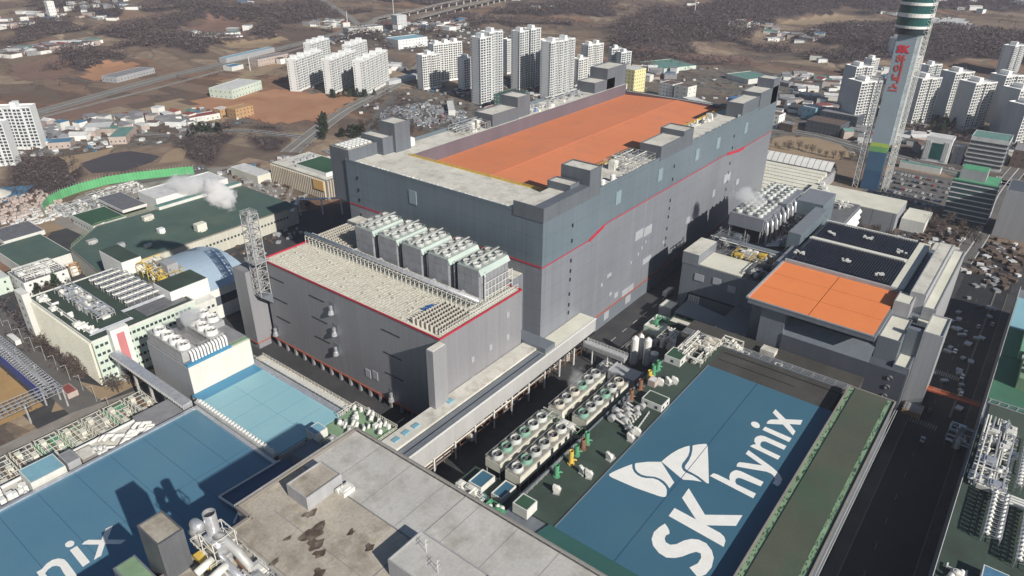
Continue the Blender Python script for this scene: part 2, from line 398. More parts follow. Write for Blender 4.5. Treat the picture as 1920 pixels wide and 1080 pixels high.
def gz(x, y):
    i = (x - GX[0]) / ST; j = (y - GY[0]) / ST
    if i < 0 or j < 0 or i >= len(GX) - 1 or j >= len(GY) - 1: return 0.
    i0, j0 = int(i), int(j); u, v = i - i0, j - j0
    return float(HZ[i0, j0] * (1 - u) * (1 - v) + HZ[i0 + 1, j0] * u * (1 - v) + HZ[i0, j0 + 1] * (1 - u) * v + HZ[i0 + 1, j0 + 1] * u * v)
ext = np.array([40, 120, 300, 700, 1500, 3500, 8000, 16000.])
gx = np.concatenate([GX[0] - ext[::-1], GX, GX[-1] + ext]); gy = np.concatenate([GY[0] - ext[::-1], GY, GY[-1] + ext])
ne = len(ext)
HZ2 = np.pad(HZ, ne, mode='constant'); WM2 = np.pad(WM, ne, mode='edge')
X2, Y2 = np.meshgrid(gx, gy, indexing='ij')
nx, ny = X2.shape
co = np.stack([X2, Y2, HZ2], -1).reshape(-1, 3).astype(np.float32)
idx = np.arange(nx * ny).reshape(nx, ny)
qd = np.stack([idx[:-1, :-1], idx[1:, :-1], idx[1:, 1:], idx[:-1, 1:]], -1).reshape(-1, 4)
def np_mesh(name, co, faces, k):
    me = bpy.data.meshes.new(name); me.vertices.add(len(co)); me.vertices.foreach_set('co', np.ascontiguousarray(co, np.float32).ravel())
    me.loops.add(faces.size); me.loops.foreach_set('vertex_index', faces.astype(np.int32).ravel())
    me.polygons.add(len(faces)); me.polygons.foreach_set('loop_start', np.arange(0, faces.size, k, dtype=np.int32))
    me.update(calc_edges=True); return me
gme = np_mesh('ground', co, qd, 4)
at = gme.attributes.new('wood', 'FLOAT', 'POINT'); at.data.foreach_set('value', blur(WM2, 1).ravel().astype(np.float32))
# town ground: streets, yards and car parks between the houses
TOWN = [[(-60, 640), (20, 560), (110, 530), (250, 540), (240, 640), (120, 650), (20, 680)], [(640, 980), (560, 850), (620, 700), (800, 640), (900, 700), (820, 900)],
        [(500, 180), (470, 60), (500, -40), (480, -180), (330, -200), (330, -400), (900, -300), (860, 100), (800, 300), (620, 330)],
        [(350, 640), (340, 560), (520, 480), (700, 440), (720, 330), (560, 300), (300, 330), (290, 480)]]
tn = np.zeros(X2.shape)
for p in TOWN: tn = np.maximum(tn, inside(p, X2 + (vnoise(X2, Y2, 30, 12) - .5) * 40, Y2).astype(float))
at = gme.attributes.new('town', 'FLOAT', 'POINT'); at.data.foreach_set('value', np.where(WM2 > .5, 0, tn).ravel().astype(np.float32))
def ground_mat():
    m = bpy.data.materials.new('ground'); m.use_nodes = True; t = m.node_tree; n = t.nodes; L = t.links
    b = n['Principled BSDF']; b.inputs['Roughness'].default_value = .95; b.inputs['Specular IOR Level'].default_value = .15
    geo = n.new('ShaderNodeNewGeometry'); P = geo.outputs['Position']
    def noise(s, d=5, v=None):
        q = n.new('ShaderNodeTexNoise'); q.inputs['Scale'].default_value = s; q.inputs['Detail'].default_value = d; q.inputs['Roughness'].default_value = .6
        L.new(v or P, q.inputs['Vector']); return q
    warp = noise(.012, 3); wv = n.new('ShaderNodeVectorMath'); wv.operation = 'MULTIPLY_ADD'
    L.new(warp.outputs['Color'], wv.inputs[0]); wv.inputs[1].default_value = (60, 60, 0); L.new(P, wv.inputs[2])
    vo = n.new('ShaderNodeTexVoronoi'); vo.voronoi_dimensions = '2D'; vo.inputs['Scale'].default_value = 1 / 75
    mp = n.new('ShaderNodeMapping'); mp.inputs['Rotation'].default_value = (0, 0, .5); mp.inputs['Scale'].default_value = (1, .5, 1)
    L.new(wv.outputs[0], mp.inputs[0]); L.new(mp.outputs[0], vo.inputs['Vector'])
    sep = n.new('ShaderNodeSeparateColor'); L.new(vo.outputs['Color'], sep.inputs[0])
    cr = n.new('ShaderNodeValToRGB'); cr.color_ramp.interpolation = 'CONSTANT'
    cols = [(.24, .155, .115), (.28, .20, .14), (.17, .118, .095), (.33, .25, .18), (.27, .155, .10), (.27, .20, .15), (.21, .155, .11), (.37, .285, .20)]
    e = cr.color_ramp.elements
    while len(e) < len(cols): e.new(.5)
    for i, c in enumerate(cols): e[i].position = i / len(cols); e[i].color = (*c, 1)
    L.new(sep.outputs[0], cr.inputs[0])
    ve = n.new('ShaderNodeTexVoronoi'); ve.voronoi_dimensions = '2D'; ve.feature = 'DISTANCE_TO_EDGE'; ve.inputs['Scale'].default_value = 1 / 75
    L.new(mp.outputs[0], ve.inputs['Vector'])
    lt = n.new('ShaderNodeMath'); lt.operation = 'LESS_THAN'; L.new(ve.outputs[0], lt.inputs[0]); lt.inputs[1].default_value = .025
    def mix(f, a, c):
        q = n.new('ShaderNodeMix'); q.data_type = 'RGBA'
        if isinstance(f, float): q.inputs[0].default_value = f
        else: L.new(f, q.inputs[0])
        for i, x in ((6, a), (7, c)):
            if isinstance(x, tuple): q.inputs[i].default_value = (*x, 1)
            else: L.new(x, q.inputs[i])
        return q.outputs[2]
    def rng(x, a, b_, c=0., d=1.):
        q = n.new('ShaderNodeMapRange'); q.inputs[1].default_value = a; q.inputs[2].default_value = b_
        q.inputs[3].default_value = c; q.inputs[4].default_value = d; L.new(x, q.inputs[0]); return q.outputs[0]
    c = mix(rng(noise(.05, 6).outputs['Fac'], .42, .62, 0, .55), cr.outputs[0], (.12, .084, .07))
    c = mix(lt.outputs[0], c, (.17, .14, .115))
    c = mix(rng(noise(.25, 6).outputs['Fac'], .48, .66, 0, .5), c, (.19, .155, .115))
    c = mix(rng(noise(.6, 5).outputs['Fac'], .5, .7, 0, .35), c, (.09, .065, .055))
    c = mix(rng(noise(.018, 7).outputs['Fac'], .56, .68, 0, .45), c, (.10, .072, .062))
    at_ = n.new('ShaderNodeAttribute'); at_.attribute_name = 'town'
    tc = mix(rng(noise(.12, 5).outputs['Fac'], .4, .6), (.085, .082, .08), (.17, .155, .135))
    c = mix(rng(at_.outputs['Fac'], .4, .6), c, tc)
    v3 = n.new('ShaderNodeTexVoronoi'); v3.voronoi_dimensions = '2D'; v3.inputs['Scale'].default_value = 1 / 26
    m3 = n.new('ShaderNodeMapping'); m3.inputs['Rotation'].default_value = (0, 0, .9); m3.inputs['Scale'].default_value = (1, .35, 1); L.new(P, m3.inputs[0]); L.new(m3.outputs[0], v3.inputs['Vector'])
    s3 = n.new('ShaderNodeSeparateColor'); L.new(v3.outputs['Color'], s3.inputs[0])
    c = mix(rng(s3.outputs[0], .55, .6, 0, .45), c, (.20, .155, .115)); c = mix(rng(s3.outputs[1], .62, .66, 0, .5), c, (.075, .058, .052))
    a2 = n.new('ShaderNodeAttribute'); a2.attribute_name = 'wood'
    wc = mix(rng(noise(.09, 6).outputs['Fac'], .35, .65), (.055, .044, .046), (.09, .070, .067))
    c = mix(rng(a2.outputs['Fac'], .25, .75), c, wc)
    L.new(c, b.inputs['Base Color'])
    bn = n.new('ShaderNodeBump'); bn.inputs['Strength'].default_value = .5; bn.inputs['Distance'].default_value = 1.2
    L.new(noise(.3, 6).outputs['Fac'], bn.inputs['Height']); L.new(bn.outputs[0], b.inputs['Normal'])
    return m
gme.materials.append(ground_mat())
go = bpy.data.objects.new('ground', gme); COL.objects.link(go); go['kind'] = 'structure'
for p in gme.polygons[:1]: pass
gme.polygons.foreach_set('use_smooth', [True] * len(gme.polygons))

# fields, pond, paved yards (sheets a little above the ground sheet)
z = .05
NM = dict(soil_orange='ploughed_field', soil_brown='bare_field', soil_tan='dry_field', roof_white='gravel_yard', paddy_dark='flooded_paddy', pond='water')
for k, ps in FIELDS.items():
    for p in ps:
        q = []
        for i in range(len(p)):
            a, b = p[i], p[(i + 1) % len(p)]; n_ = max(1, int(math.dist(a, b) / 14))
            for t in range(n_):
                x = a[0] + (b[0] - a[0]) * t / n_; y = a[1] + (b[1] - a[1]) * t / n_
                q.append((x + U(-2.2, 2.2), y + U(-2.2, 2.2)))
        mb = MB(); zc = max(gz(x, y) for x, y in q) if k == 'roof_white' else 0
        if math.hypot(*p[0]) > 700:
            # drape a far field over the gentle ground: fan of small quads
            xs = [a[0] for a in q]; ys = [a[1] for a in q]; s_ = 12
            gxs = np.arange(min(xs), max(xs) + s_, s_); gys = np.arange(min(ys), max(ys) + s_, s_)
            A, B = np.meshgrid(gxs, gys, indexing='ij'); ins = inside(q, A + s_ / 2, B + s_ / 2)
            for i in range(ins.shape[0] - 1):
                for j in range(ins.shape[1] - 1):
                    if ins[i, j]:
                        c4 = [(A[i, j], B[i, j]), (A[i + 1, j], B[i + 1, j]), (A[i + 1, j + 1], B[i + 1, j + 1]), (A[i, j + 1], B[i, j + 1])]
                        mb.add([(x, y, gz(x, y) + .35) for x, y in c4], [(0, 1, 2, 3)])
        else: mb.poly(q, z)
        if mb.f: struct(NM[k], mb, k)
        z += .012
def ribbon(name, pts, w_, m, z=.3, dash=True, h=None):
    P = [Vector((x, y, 0)) for x, y in pts]
    # smooth with Catmull-Rom
    Q = []
    for i in range(len(P) - 1):
        p0, p1, p2, p3 = P[max(i - 1, 0)], P[i], P[i + 1], P[min(i + 2, len(P) - 1)]
        for t in range(8):
            t /= 8; Q.append(.5 * ((2 * p1) + (p2 - p0) * t + (2 * p0 - 5 * p1 + 4 * p2 - p3) * t * t + (3 * p1 - p0 - 3 * p2 + p3) * t ** 3))
    Q.append(P[-1]); mb = MB(); lines = MB(); vs = []
    zs = [z + (h(i / (len(Q) - 1)) if h else max(gz(q.x, q.y), 0)) for i, q in enumerate(Q)]
    for i, q in enumerate(Q):
        d = (Q[min(i + 1, len(Q) - 1)] - Q[max(i - 1, 0)]).normalized(); nrm = Vector((-d.y, d.x, 0)); vs.append((q, nrm, zs[i]))
    for i in range(len(vs) - 1):
        (a, n1, z1), (b, n2, z2) = vs[i], vs[i + 1]
        def strip(M_, o0, o1, dz):
            M_.add([(*(a + n1 * o0).xy, z1 + dz), (*(a + n1 * o1).xy, z1 + dz), (*(b + n2 * o1).xy, z2 + dz), (*(b + n2 * o0).xy, z2 + dz)], [(3, 2, 1, 0)] if o1 > o0 else [(0, 1, 2, 3)])
        strip(mb, -w_ / 2, w_ / 2, 0)
        if dash:
            strip(lines, -w_ / 2 + .4, -w_ / 2 + .9, .05); strip(lines, w_ / 2 - .9, w_ / 2 - .4, .05)
            if w_ > 10: strip(lines, -.4, .4, .06)
    r = struct(name, mb, m)
    if dash: struct('lane_markings', lines, 'road_white')
    return vs
for nme, pts, wd in ROADS:
    ribbon('road' if nme != 'railway' else 'railway_bed', pts, wd, dict(railway='pave', highway='highway', streetB='highway', streetE='highway').get(nme, 'asphalt_old'), z=.3, dash=wd > 9 and nme != 'railway')
# campus ground
struct('campus_pavement', MB().poly([(-175, 330), (-175, -60), (-260, -60), (-260, -260), (250, -260), (300, -200), (330, -140), (332, 20), (308, 150), (150, 250), (60, 275), (60, 400), (-60, 400), (-112, 340)], .12), 'asphalt')
struct('car_park', MB().poly([(370, -115), (384, -56), (470, -64), (474, -120), (420, -125)], .2), 'asphalt_old')
struct('car_park', MB().poly([(290, 440), (300, 380), (345, 345), (380, 380), (385, 450), (330, 475)], .22), 'asphalt_old')
struct('car_park', MB().poly([(-4, 462), (5, 436), (72, 418), (80, 440)], .24), 'asphalt_old')
struct('yard', MB().poly([(-66, 400), (-60, 300), (60, 290), (100, 330), (100, 410), (60, 440), (-30, 445)], .2), 'pave')
struct('lawn', MB().poly([(-166, 160), (-145, 150), (-120, 150), (-118, 157), (-142, 162), (-150, 185)], .22), 'soil_tan')
# left boundary road and its pavement
struct('road', MB().poly([(-163, 90), (-150, 90), (-146, 200), (-141, 300), (-148, 340), (-158, 300)], .26), 'asphalt_old')
m = MB()
for y in range(170, 300, 9): m.box(-154.2, -153.8, y, y + 4, .27, .29)
struct('lane_markings', m, 'road_white')
# the street on the right with kerbs, crossing and median
struct('road', MB().poly([(-120, -178), (-120, -152), (260, -152), (330, -146), (330, -172), (260, -178)], .2), 'street_dark')
m = MB(); m.box(-120, 250, -177.2, -176.8, .1, .35); m.box(-120, 88, -155.9, -155.5, .1, .35); struct('kerb', m, 'asphalt_old')
m = MB(); m.box(90, 250, -171.3, -170.4, .22, .5); struct('median_strip', m, 'asphalt_old')
m = MB(); m.box(-120, 88, -155.5, -151, .1, .33); m.box(-120, 250, -181, -177.2, .1, .33); struct('pavement', m, 'asphalt')
m = MB()
for k in range(12): m.box(76 + (k % 2) * .1, 80, -167.5 + k * 1.05, -167 + k * 1.05, .23, .25)
for k in range(12): m.box(126, 130.5, -169 + k * .95, -168.5 + k * .95, .23, .25)
for x in range(-110, 240, 16):
    if not 70 < x < 84: m.box(x, x + 4, -163.15, -163, .23, .25)
struct('road_markings', m, 'worn_marking')
# street between the long hall and the orange roofed hall
struct('road', MB().poly([(40, -3.5), (40, -22), (320, -20), (320, -4)], .2), 'asphalt')
m = MB()
for x in range(50, 300, 12): m.box(x, x + 5, -12.6, -12.3, .23, .25)
m.box(45, 300, -20.4, -20.2, .23, .25)
struct('road_markings', m, 'road_white')

# ---------------------------------------------------------------- woods
def scatter_wood():
    vs = []; fs = []; cols = []
    step = 5.6
    xs = np.arange(-420, 2500, step); ys = np.arange(-620, 2500, step)
    A, B = np.meshgrid(xs, ys, indexing='ij'); A = A + RG.uniform(-3, 3, A.shape); B = B + RG.uniform(-3, 3, B.shape)
    ang = np.degrees(np.arctan2(B + 170.3, A + 242.9)); dist = np.hypot(A + 242.9, B + 170.3)
    keep = (ang > -9) & (ang < 84) & woodmask(A, B) & (road_dist(A, B) > 3) & (dist < 2650)
    keep &= RG.random(A.shape) < np.clip(1.15 - dist / 2600, .30, 1)
    cam_box = (A > -130) & (A < 320) & (B > -200) & (B < 320) & ~((A < -100) & (B > 150))
    keep &= ~cam_box
    A1, B1, D1 = A[keep], B[keep], dist[keep]
    # hedgerows and single shrubs between the fields
    n = 15000; A = RG.uniform(-420, 2300, n); B = RG.uniform(-500, 2300, n); ang = np.degrees(np.arctan2(B + 170.3, A + 242.9)); dist = np.hypot(A + 242.9, B + 170.3)
    h_ = (np.abs(vnoise(A, B, 95, 31) - .5) < .035) | (np.abs(vnoise(A, B, 62, 32) - .5) < .03) | (RG.random(n) < .06)
    k2 = (ang > -9) & (ang < 84) & h_ & (road_dist(A, B) > 3) & ~((A > -150) & (A < 560) & (B > -200) & (B < 470)) & (dist < 2600)
    for ps in FIELDS.values():
        for p in ps: k2 &= ~inside(p, A, B)
    return np.concatenate([A1, A[k2]]), np.concatenate([B1, B[k2]]), np.concatenate([D1, dist[k2]])
TX, TY, TD = scatter_wood()
NT = len(TX); print('wood trees', NT)
K = 22
hh = RG.uniform(5, 10, NT) * np.clip(TD / 900, .75, 1.25); rr = RG.uniform(2.2, 4.6, NT) * np.clip(TD / 900, .8, 1.6)
base = np.array([gz(x, y) for x, y in zip(TX, TY)])
a = RG.uniform(0, 2 * np.pi, (NT, K)); rad = rr[:, None] * np.sqrt(RG.random((NT, K))); hz_ = RG.uniform(.25, 1, (NT, K)) * hh[:, None]
cxp = TX[:, None] + np.cos(a) * rad; cyp = TY[:, None] + np.sin(a) * rad; czp = base[:, None] + hz_
sz = rr[:, None] * RG.uniform(.12, .34, (NT, K))
V = np.zeros((NT, K, 3, 3), np.float32)
dirs = RG.normal(size=(NT, K, 3, 3)); dirs[..., 2] = dirs[..., 2] * .7
V[..., 0] = cxp[..., None]; V[..., 1] = cyp[..., None]; V[..., 2] = czp[..., None]
V += (dirs * sz[..., None, None] * .75).astype(np.float32)
V[..., 2] = np.maximum(V[..., 2], base[:, None, None] + .1)
tme = np_mesh('bare_woodland', V.reshape(-1, 3), np.arange(NT * K * 3).reshape(-1, 3), 3)
ca = tme.attributes.new('shade', 'FLOAT', 'POINT')
tone = (RG.random((NT, 1)) * .7 + RG.random((NT, K)) * .5)[:, :, None].repeat(3, 2)
ca.data.foreach_set('value', tone.ravel().astype(np.float32))
def leaf_mat(name, c1, c2, c3):
    m = bpy.data.materials.new(name); m.use_nodes = True; t = m.node_tree; n = t.nodes
    b = n['Principled BSDF']; b.inputs['Roughness'].default_value = .95; b.inputs['Specular IOR Level'].default_value = .1
    at = n.new('ShaderNodeAttribute'); at.attribute_name = 'shade'; cr = n.new('ShaderNodeValToRGB')
    e = cr.color_ramp.elements; e.new(.6); e[0].color = (*c1, 1); e[1].color = (*c2, 1); e[2].color = (*c3, 1); e[2].position = 1.15 if False else 1
    t.links.new(at.outputs['Fac'], cr.inputs[0]); t.links.new(cr.outputs[0], b.inputs['Base Color']); return m
M['wood'] = leaf_mat('wood', (.080, .065, .069), (.108, .086, .086), (.135, .106, .100))
tme.materials.append(M['wood'])
wo = bpy.data.objects.new('bare_woodland', tme); COL.objects.link(wo)
tag(wo, 'leafless brown woods covering the hills and field edges behind the factories', 'woodland', kind='stuff')

LETTERS = {
    'K': [(-65.0, -102.9), (-60.3, -102.8), (-60.6, -111.2), (-54.1, -102.7), (-48.1, -102.5), (-56.6, -112.7), (-48.6, -123.2), (-54.7, -123.3), (-60.9, -115.0), (-61.1, -120.3), (-61.8, -122.0), (-63.2, -123.1), (-66.1, -123.7)],
    'S': [(-69.0, -103.5), (-71.8, -102.7), (-74.8, -102.3), (-78.0, -103.1), (-80.3, -104.9), (-81.8, -107.8), (-82.0, -110.6), (-80.4, -112.9), (-78.3, -114.6), (-75.6, -116.0), (-73.7, -117.3), (-73.4, -118.8), (-75.0, -119.7), (-77.8, -119.8), (-81.0, -118.4), (-83.0, -122.3), (-80.1, -123.7), (-76.5, -124.0), (-72.5, -123.0), (-70.0, -121.2), (-68.3, -118.5), (-68.4, -115.8), (-69.6, -113.7), (-71.9, -112.0), (-74.9, -110.7), (-76.4, -109.2), (-76.3, -107.5), (-75.1, -106.5), (-73.6, -106.2), (-72.1, -106.8), (-70.9, -106.1), (-69.8, -104.8)],
    'h': [(-37.2, -105.9), (-35.0, -106.4), (-34.7, -107.8), (-34.9, -112.8), (-33.0, -111.8), (-31.0, -111.4), (-29.1, -111.8), (-28.0, -112.5), (-27.5, -114.2), (-27.8, -123.0), (-30.7, -123.0), (-31.1, -115.7), (-31.5, -114.7), (-32.7, -114.2), (-34.2, -114.6), (-35.2, -115.5), (-35.4, -123.0), (-38.3, -123.1)],
    'y': [(-26.0, -111.8), (-24.5, -111.4), (-23.1, -111.7), (-22.3, -113.0), (-19.3, -119.4), (-16.9, -111.8), (-14.1, -111.8), (-18.0, -122.8), (-20.0, -126.3), (-22.1, -128.0), (-24.8, -128.3), (-26.9, -127.9), (-26.2, -125.7), (-24.9, -126.0), (-23.5, -125.7), (-22.2, -124.8), (-21.6, -123.5), (-21.7, -121.8)],
    'n': [(-11.5, -111.4), (-9.8, -112.0), (-9.0, -112.9), (-7.6, -111.7), (-5.7, -111.1), (-3.9, -111.4), (-2.5, -112.3), (-1.9, -113.7), (-2.3, -122.8), (-5.2, -122.8), (-4.8, -115.2), (-5.5, -114.2), (-7.0, -114.0), (-8.5, -114.5), (-9.3, -115.4), (-9.8, -123.0), (-12.4, -122.9)],
    'i': [(1.5, -111.6), (4.2, -111.7), (3.7, -122.8), (0.7, -122.8)],
    'dot': [(3.2, -109.9), (2.5, -110.1), (1.8, -109.9), (1.3, -109.5), (1.0, -108.9), (1.0, -108.1), (1.3, -107.4), (1.8, -106.8), (2.5, -106.4), (3.2, -106.2), (3.9, -106.4), (4.5, -106.8), (4.8, -107.4), (4.8, -108.2), (4.5, -108.9), (3.9, -109.5)],
    'x': [(6.5, -111.5), (8.5, -111.3), (10.3, -112.0), (12.4, -114.6), (15.3, -110.9), (18.4, -111.0), (14.3, -116.8), (18.2, -122.5), (14.6, -122.8), (12.2, -119.0), (9.0, -122.6), (5.7, -122.7), (10.2, -117.0)],
    'w1': [(-60.1, -75.6), (-58.1, -76.1), (-55.9, -76.9), (-53.3, -78.0), (-49.7, -79.7), (-51.6, -80.9), (-53.0, -82.4), (-53.7, -84.1), (-53.8, -85.8), (-53.2, -87.5), (-51.6, -89.7), (-51.3, -91.7), (-51.8, -93.6), (-52.6, -95.3), (-53.7, -96.4), (-55.9, -97.5), (-57.2, -97.8), (-58.0, -97.0), (-58.5, -95.6), (-60.1, -86.8), (-60.8, -77.7), (-60.7, -76.4)],
    'w2': [(-48.5, -80.4), (-44.9, -83.7), (-41.6, -87.9), (-48.7, -96.9), (-52.5, -96.9), (-51.4, -95.4), (-50.5, -93.7), (-50.2, -91.9), (-50.4, -90.0), (-51.2, -88.5), (-52.1, -87.0), (-52.6, -85.2), (-52.3, -83.6), (-51.5, -82.2), (-49.9, -81.0)],
    'w3': [(-41.4, -87.9), (-38.1, -88.3), (-35.0, -88.8), (-31.0, -89.9), (-28.2, -91.1), (-26.1, -92.4), (-28.8, -93.7), (-31.7, -94.5), (-34.9, -94.7), (-37.5, -94.7), (-39.4, -95.4), (-40.8, -96.8), (-41.1, -98.6), (-41.0, -100.8), (-41.4, -102.8), (-42.0, -104.8), (-43.2, -102.0), (-45.2, -98.9), (-45.0, -97.8)],
    'w4': [(-25.3, -93.3), (-23.2, -94.8), (-21.0, -97.1), (-21.6, -98.0), (-28.6, -101.4), (-41.2, -107.3), (-41.5, -106.4), (-40.8, -104.7), (-40.1, -102.5), (-39.8, -99.7), (-39.7, -97.7), (-39.0, -96.5), (-37.7, -96.1), (-34.4, -96.0), (-31.0, -95.4), (-27.8, -94.4)],
    'Lx': [(-197.7, 45.4), (-196.6, 45.9), (-195.4, 45.6), (-192.8, 42.2), (-189.6, 46.0), (-187.4, 45.6), (-191.5, 40.8), (-187.7, 35.7), (-189.7, 35.4), (-192.9, 39.6), (-195.9, 35.7), (-198.2, 35.7), (-194.2, 40.9)],
    'Li': [(-201.3, 46.0), (-199.0, 46.0), (-199.4, 35.9), (-201.7, 35.7)],
    'Ldot': [(-199.0, 48.0), (-199.3, 47.5), (-199.7, 47.2), (-200.2, 47.2), (-200.7, 47.4), (-201.1, 47.8), (-201.4, 48.3), (-201.4, 48.9), (-201.3, 49.5), (-201.0, 50.0), (-200.5, 50.2), (-200.0, 50.3), (-199.5, 50.1), (-199.1, 49.7), (-198.9, 49.1), (-198.8, 48.5)],
    'Ln': [(-210.3, 45.0), (-208.4, 46.1), (-206.6, 46.3), (-205.1, 45.4), (-204.1, 43.6), (-204.0, 41.4), (-204.2, 37.0), (-204.5, 32.5), (-206.9, 32.5), (-206.6, 38.0), (-206.2, 41.5), (-206.8, 42.9), (-207.7, 43.6), (-209.1, 43.4), (-210.3, 42.5), (-210.5, 37.3), (-212.2, 36.8), (-211.8, 45.1)],
}
# ================================================================ the long hall
hall = thing('factory_hall', 'huge windowless grey and teal hall with long orange roof and red wall stripe', 'factory', (150, 67, 0))
# lower and upper cladding of the front (-Y) and end (-X) walls follow the red stripe
stripe = [(0, 60.2), (41, 60.3), (47, 61.8), (55, 63.8), (60, 64.2), (215, 63.6), (235, 61.2), (245, 61), (300, 61)]
lo = MB(); up = MB(); rd = MB()
def wallstrip(mb, pts, zt, y, flip=False):
    for (x1, z1), (x2, z2) in zip(pts, pts[1:]):
        mb.add([(x1, y, z1 if flip else zt), (x2, y, z2 if flip else zt), (x2, y, zt if flip else z2), (x1, y, zt if flip else z1)], [(0, 1, 2, 3)])
def clipx(pts, xm): return pts
wallstrip(up, stripe, 86, 0, True)
up.add([(0, 0, 60.2), (0, 0, 86), (0, 135, 86), (0, 135, 60.2)], [(0, 1, 2, 3)])
up.add([(300, 0, 61), (300, 17, 61), (300, 17, 86), (300, 0, 86)], [(0, 1, 2, 3)])
up.add([(280, 17, 61), (280, 135, 61), (280, 135, 79), (280, 17, 79), (300, 17, 61), (300, 17, 86), (280, 17, 86)], [(0, 1, 2, 3), (4, 0, 6, 5)])
up.add([(0, 135, 60.2), (0, 135, 86), (280, 135, 86), (280, 135, 61)], [(0, 1, 2, 3)])
wallstrip(lo, stripe, 9.6, 0)
lo.add([(0, 0, 0), (0, 0, 60.2), (0, 135, 60.2), (0, 135, 0)], [(0, 1, 2, 3)])
lo.add([(300, 0, 0), (300, 17, 0), (300, 17, 61), (300, 0, 61), (280, 17, 0), (280, 17, 61), (280, 135, 0), (280, 135, 61)], [(0, 1, 2, 3), (1, 4, 5, 2), (4, 6, 7, 5)])
lo.add([(0, 135, 0), (0, 135, 60.2), (280, 135, 61), (280, 135, 0)], [(0, 1, 2, 3)])
lo.build('lower_wall', 'gray_clad', hall); up.build('upper_wall', 'teal_clad', hall)
MB().box(0, 300, -.25, .2, 0, 9.2).build('plinth', 'slate_clad', hall)
MB().box(0, 300, -.5, 0, 9.2, 9.7).build('orange_stripe', 'orange_trim', hall)
for (x1, z1), (x2, z2) in zip(stripe, stripe[1:]):
    t = 1.1 if 41 <= x1 < 55 else (1.3 if 214 < x1 < 240 else .26)
    rd.add([(x1, -.3, z1 - t), (x2, -.3, z2 - t), (x2, -.3, z2 + t * .5), (x1, -.3, z1 + t * .5), (x1, 0, z1 - t), (x2, 0, z2 - t), (x2, 0, z2 + t * .5), (x1, 0, z1 + t * .5)], [(0, 1, 2, 3), (3, 2, 6, 7), (4, 5, 1, 0)])
rd.box(-.3, -.02, 0, 135, 60, 60.6)
rd.build('red_stripe', 'red_trim', hall)
# roof rim with the sunk orange roof field
rf = MB()
rf.box(.4, 32, .4, 134.6, 80, 84); rf.box(32, 279.6, .4, 22, 80, 84); rf.box(279.6, 299.6, .4, 16.6, 80, 84); rf.box(32, 279.6, 116, 134.6, 80, 84); rf.box(277, 279.7, 22, 116, 76, 78.6)
rf.build('rim_roof', 'concrete_roof', hall)
pw = MB(); pw.box(32.05, 276.9, 115.6, 115.96, 74, 84.3); pw.box(32.02, 32.3, 22.4, 115.6, 74, 83.9); pw.box(276.5, 276.85, 22.4, 115.6, 74, 79); pw.box(32.05, 276.9, 22.04, 22.4, 74, 83.9)
pw.build('sunk_wall', 'purple_wall', hall)
og = MB(); og.add([(32.3, 22, 76), (276.6, 22, 76), (276.6, 69, 78.2), (32.3, 69, 78.2), (276.6, 116, 76), (32.3, 116, 76)], [(0, 1, 2, 3), (3, 2, 4, 5)])
og.build('orange_roof', 'orange_roof', hall)
sm_ = MB(); sm_.box(32.3, 276.6, 68.7, 69.3, 78.1, 78.35)
for k in range(1, 14): sm_.add([(32.3 + k * 17.5 + d, y, 76.04 + (2.2 * (1 - abs(y - 69) / 47))) for d, y in ((0, 22), (.16, 22), (.16, 69), (0, 69))] , [(0, 1, 2, 3)])
for k in range(1, 14): sm_.add([(32.3 + k * 17.5 + d, y, 76.04 + (2.2 * (1 - abs(y - 69) / 47))) for d, y in ((0, 69), (.16, 69), (.16, 116), (0, 116))] , [(0, 1, 2, 3)])

for yy in (34, 50, 86, 101): sm_.add([(32.5, yy, 76.06 + 2.2 * (1 - abs(yy - 69) / 47)), (276.4, yy, 76.06 + 2.2 * (1 - abs(yy - 69) / 47)), (276.4, yy + .15, 76.06 + 2.2 * (1 - abs(yy - 69) / 47)), (32.5, yy + .15, 76.06 + 2.2 * (1 - abs(yy - 69) / 47))], [(0, 1, 2, 3)])
sm_.build('roof_seam', pm('orange_seam', (.55, .17, .09), .8), hall)
pp = MB(); pp.box(-.12, 300.1, -.12, .38, 85.2, 86.15); pp.box(-.12, .38, .38, 135.1, 85.2, 86.15); pp.box(.38, 280, 134.6, 135.1, 85.2, 86.15); pp.box(299.6, 300.1, .38, 17, 85.2, 86.15); pp.box(279.6, 280.1, 17.1, 134.6, 78.6, 79.2); pp.build('parapet', 'teal_clad', hall)
ry = MB(); ry.box(31.2, 31.7, 20, 117, 84, 84.5); ry.box(31.2, 277, 21.2, 21.7, 84, 84.5); rail(ry, [(31.5, 117), (31.5, 21.5), (277, 21.5)], 84, 1.3, 4, .22)
ry.build('guard_rail', 'yellow_paint', hall)
# small vents, light panels and windows of the walls
v0 = MB().box(-.5, .5, -.35, 0, -1, 1).build('wall_vent', 'black', hall)
LOC[v0] = LOC[hall]
def place_part(o, x, y, z, parent, first=[None], sc=None, name=None):
    c = o.copy(); COL.objects.link(c); c.parent = parent; L_ = LOC[parent]; c.location = (x - L_[0], y - L_[1], z - L_[2])
    if sc: c.scale = sc
    return c
def proto(mb, name, m):
    """mesh data in its own coordinates, to be placed by place_new"""
    me = bpy.data.meshes.new(name); me.from_pydata(mb.v, [], mb.f); me.materials.append(M[m] if isinstance(m, str) else m); return me
def place_new(me, name, x, y, z, parent, sc=None, rz=0):
    o = bpy.data.objects.new(name, me); COL.objects.link(o); o.parent = parent; L_ = LOC[parent]; o.location = (x - L_[0], y - L_[1], z - L_[2])
    LOC[o] = (x, y, z)
    if sc: o.scale = sc
    if rz: o.rotation_euler = (0, 0, rz)
    return o
bpy.data.objects.remove(v0)
ventm = proto(MB().box(-.45, .45, -.35, .1, -.9, .9), 'wall_vent', 'black')
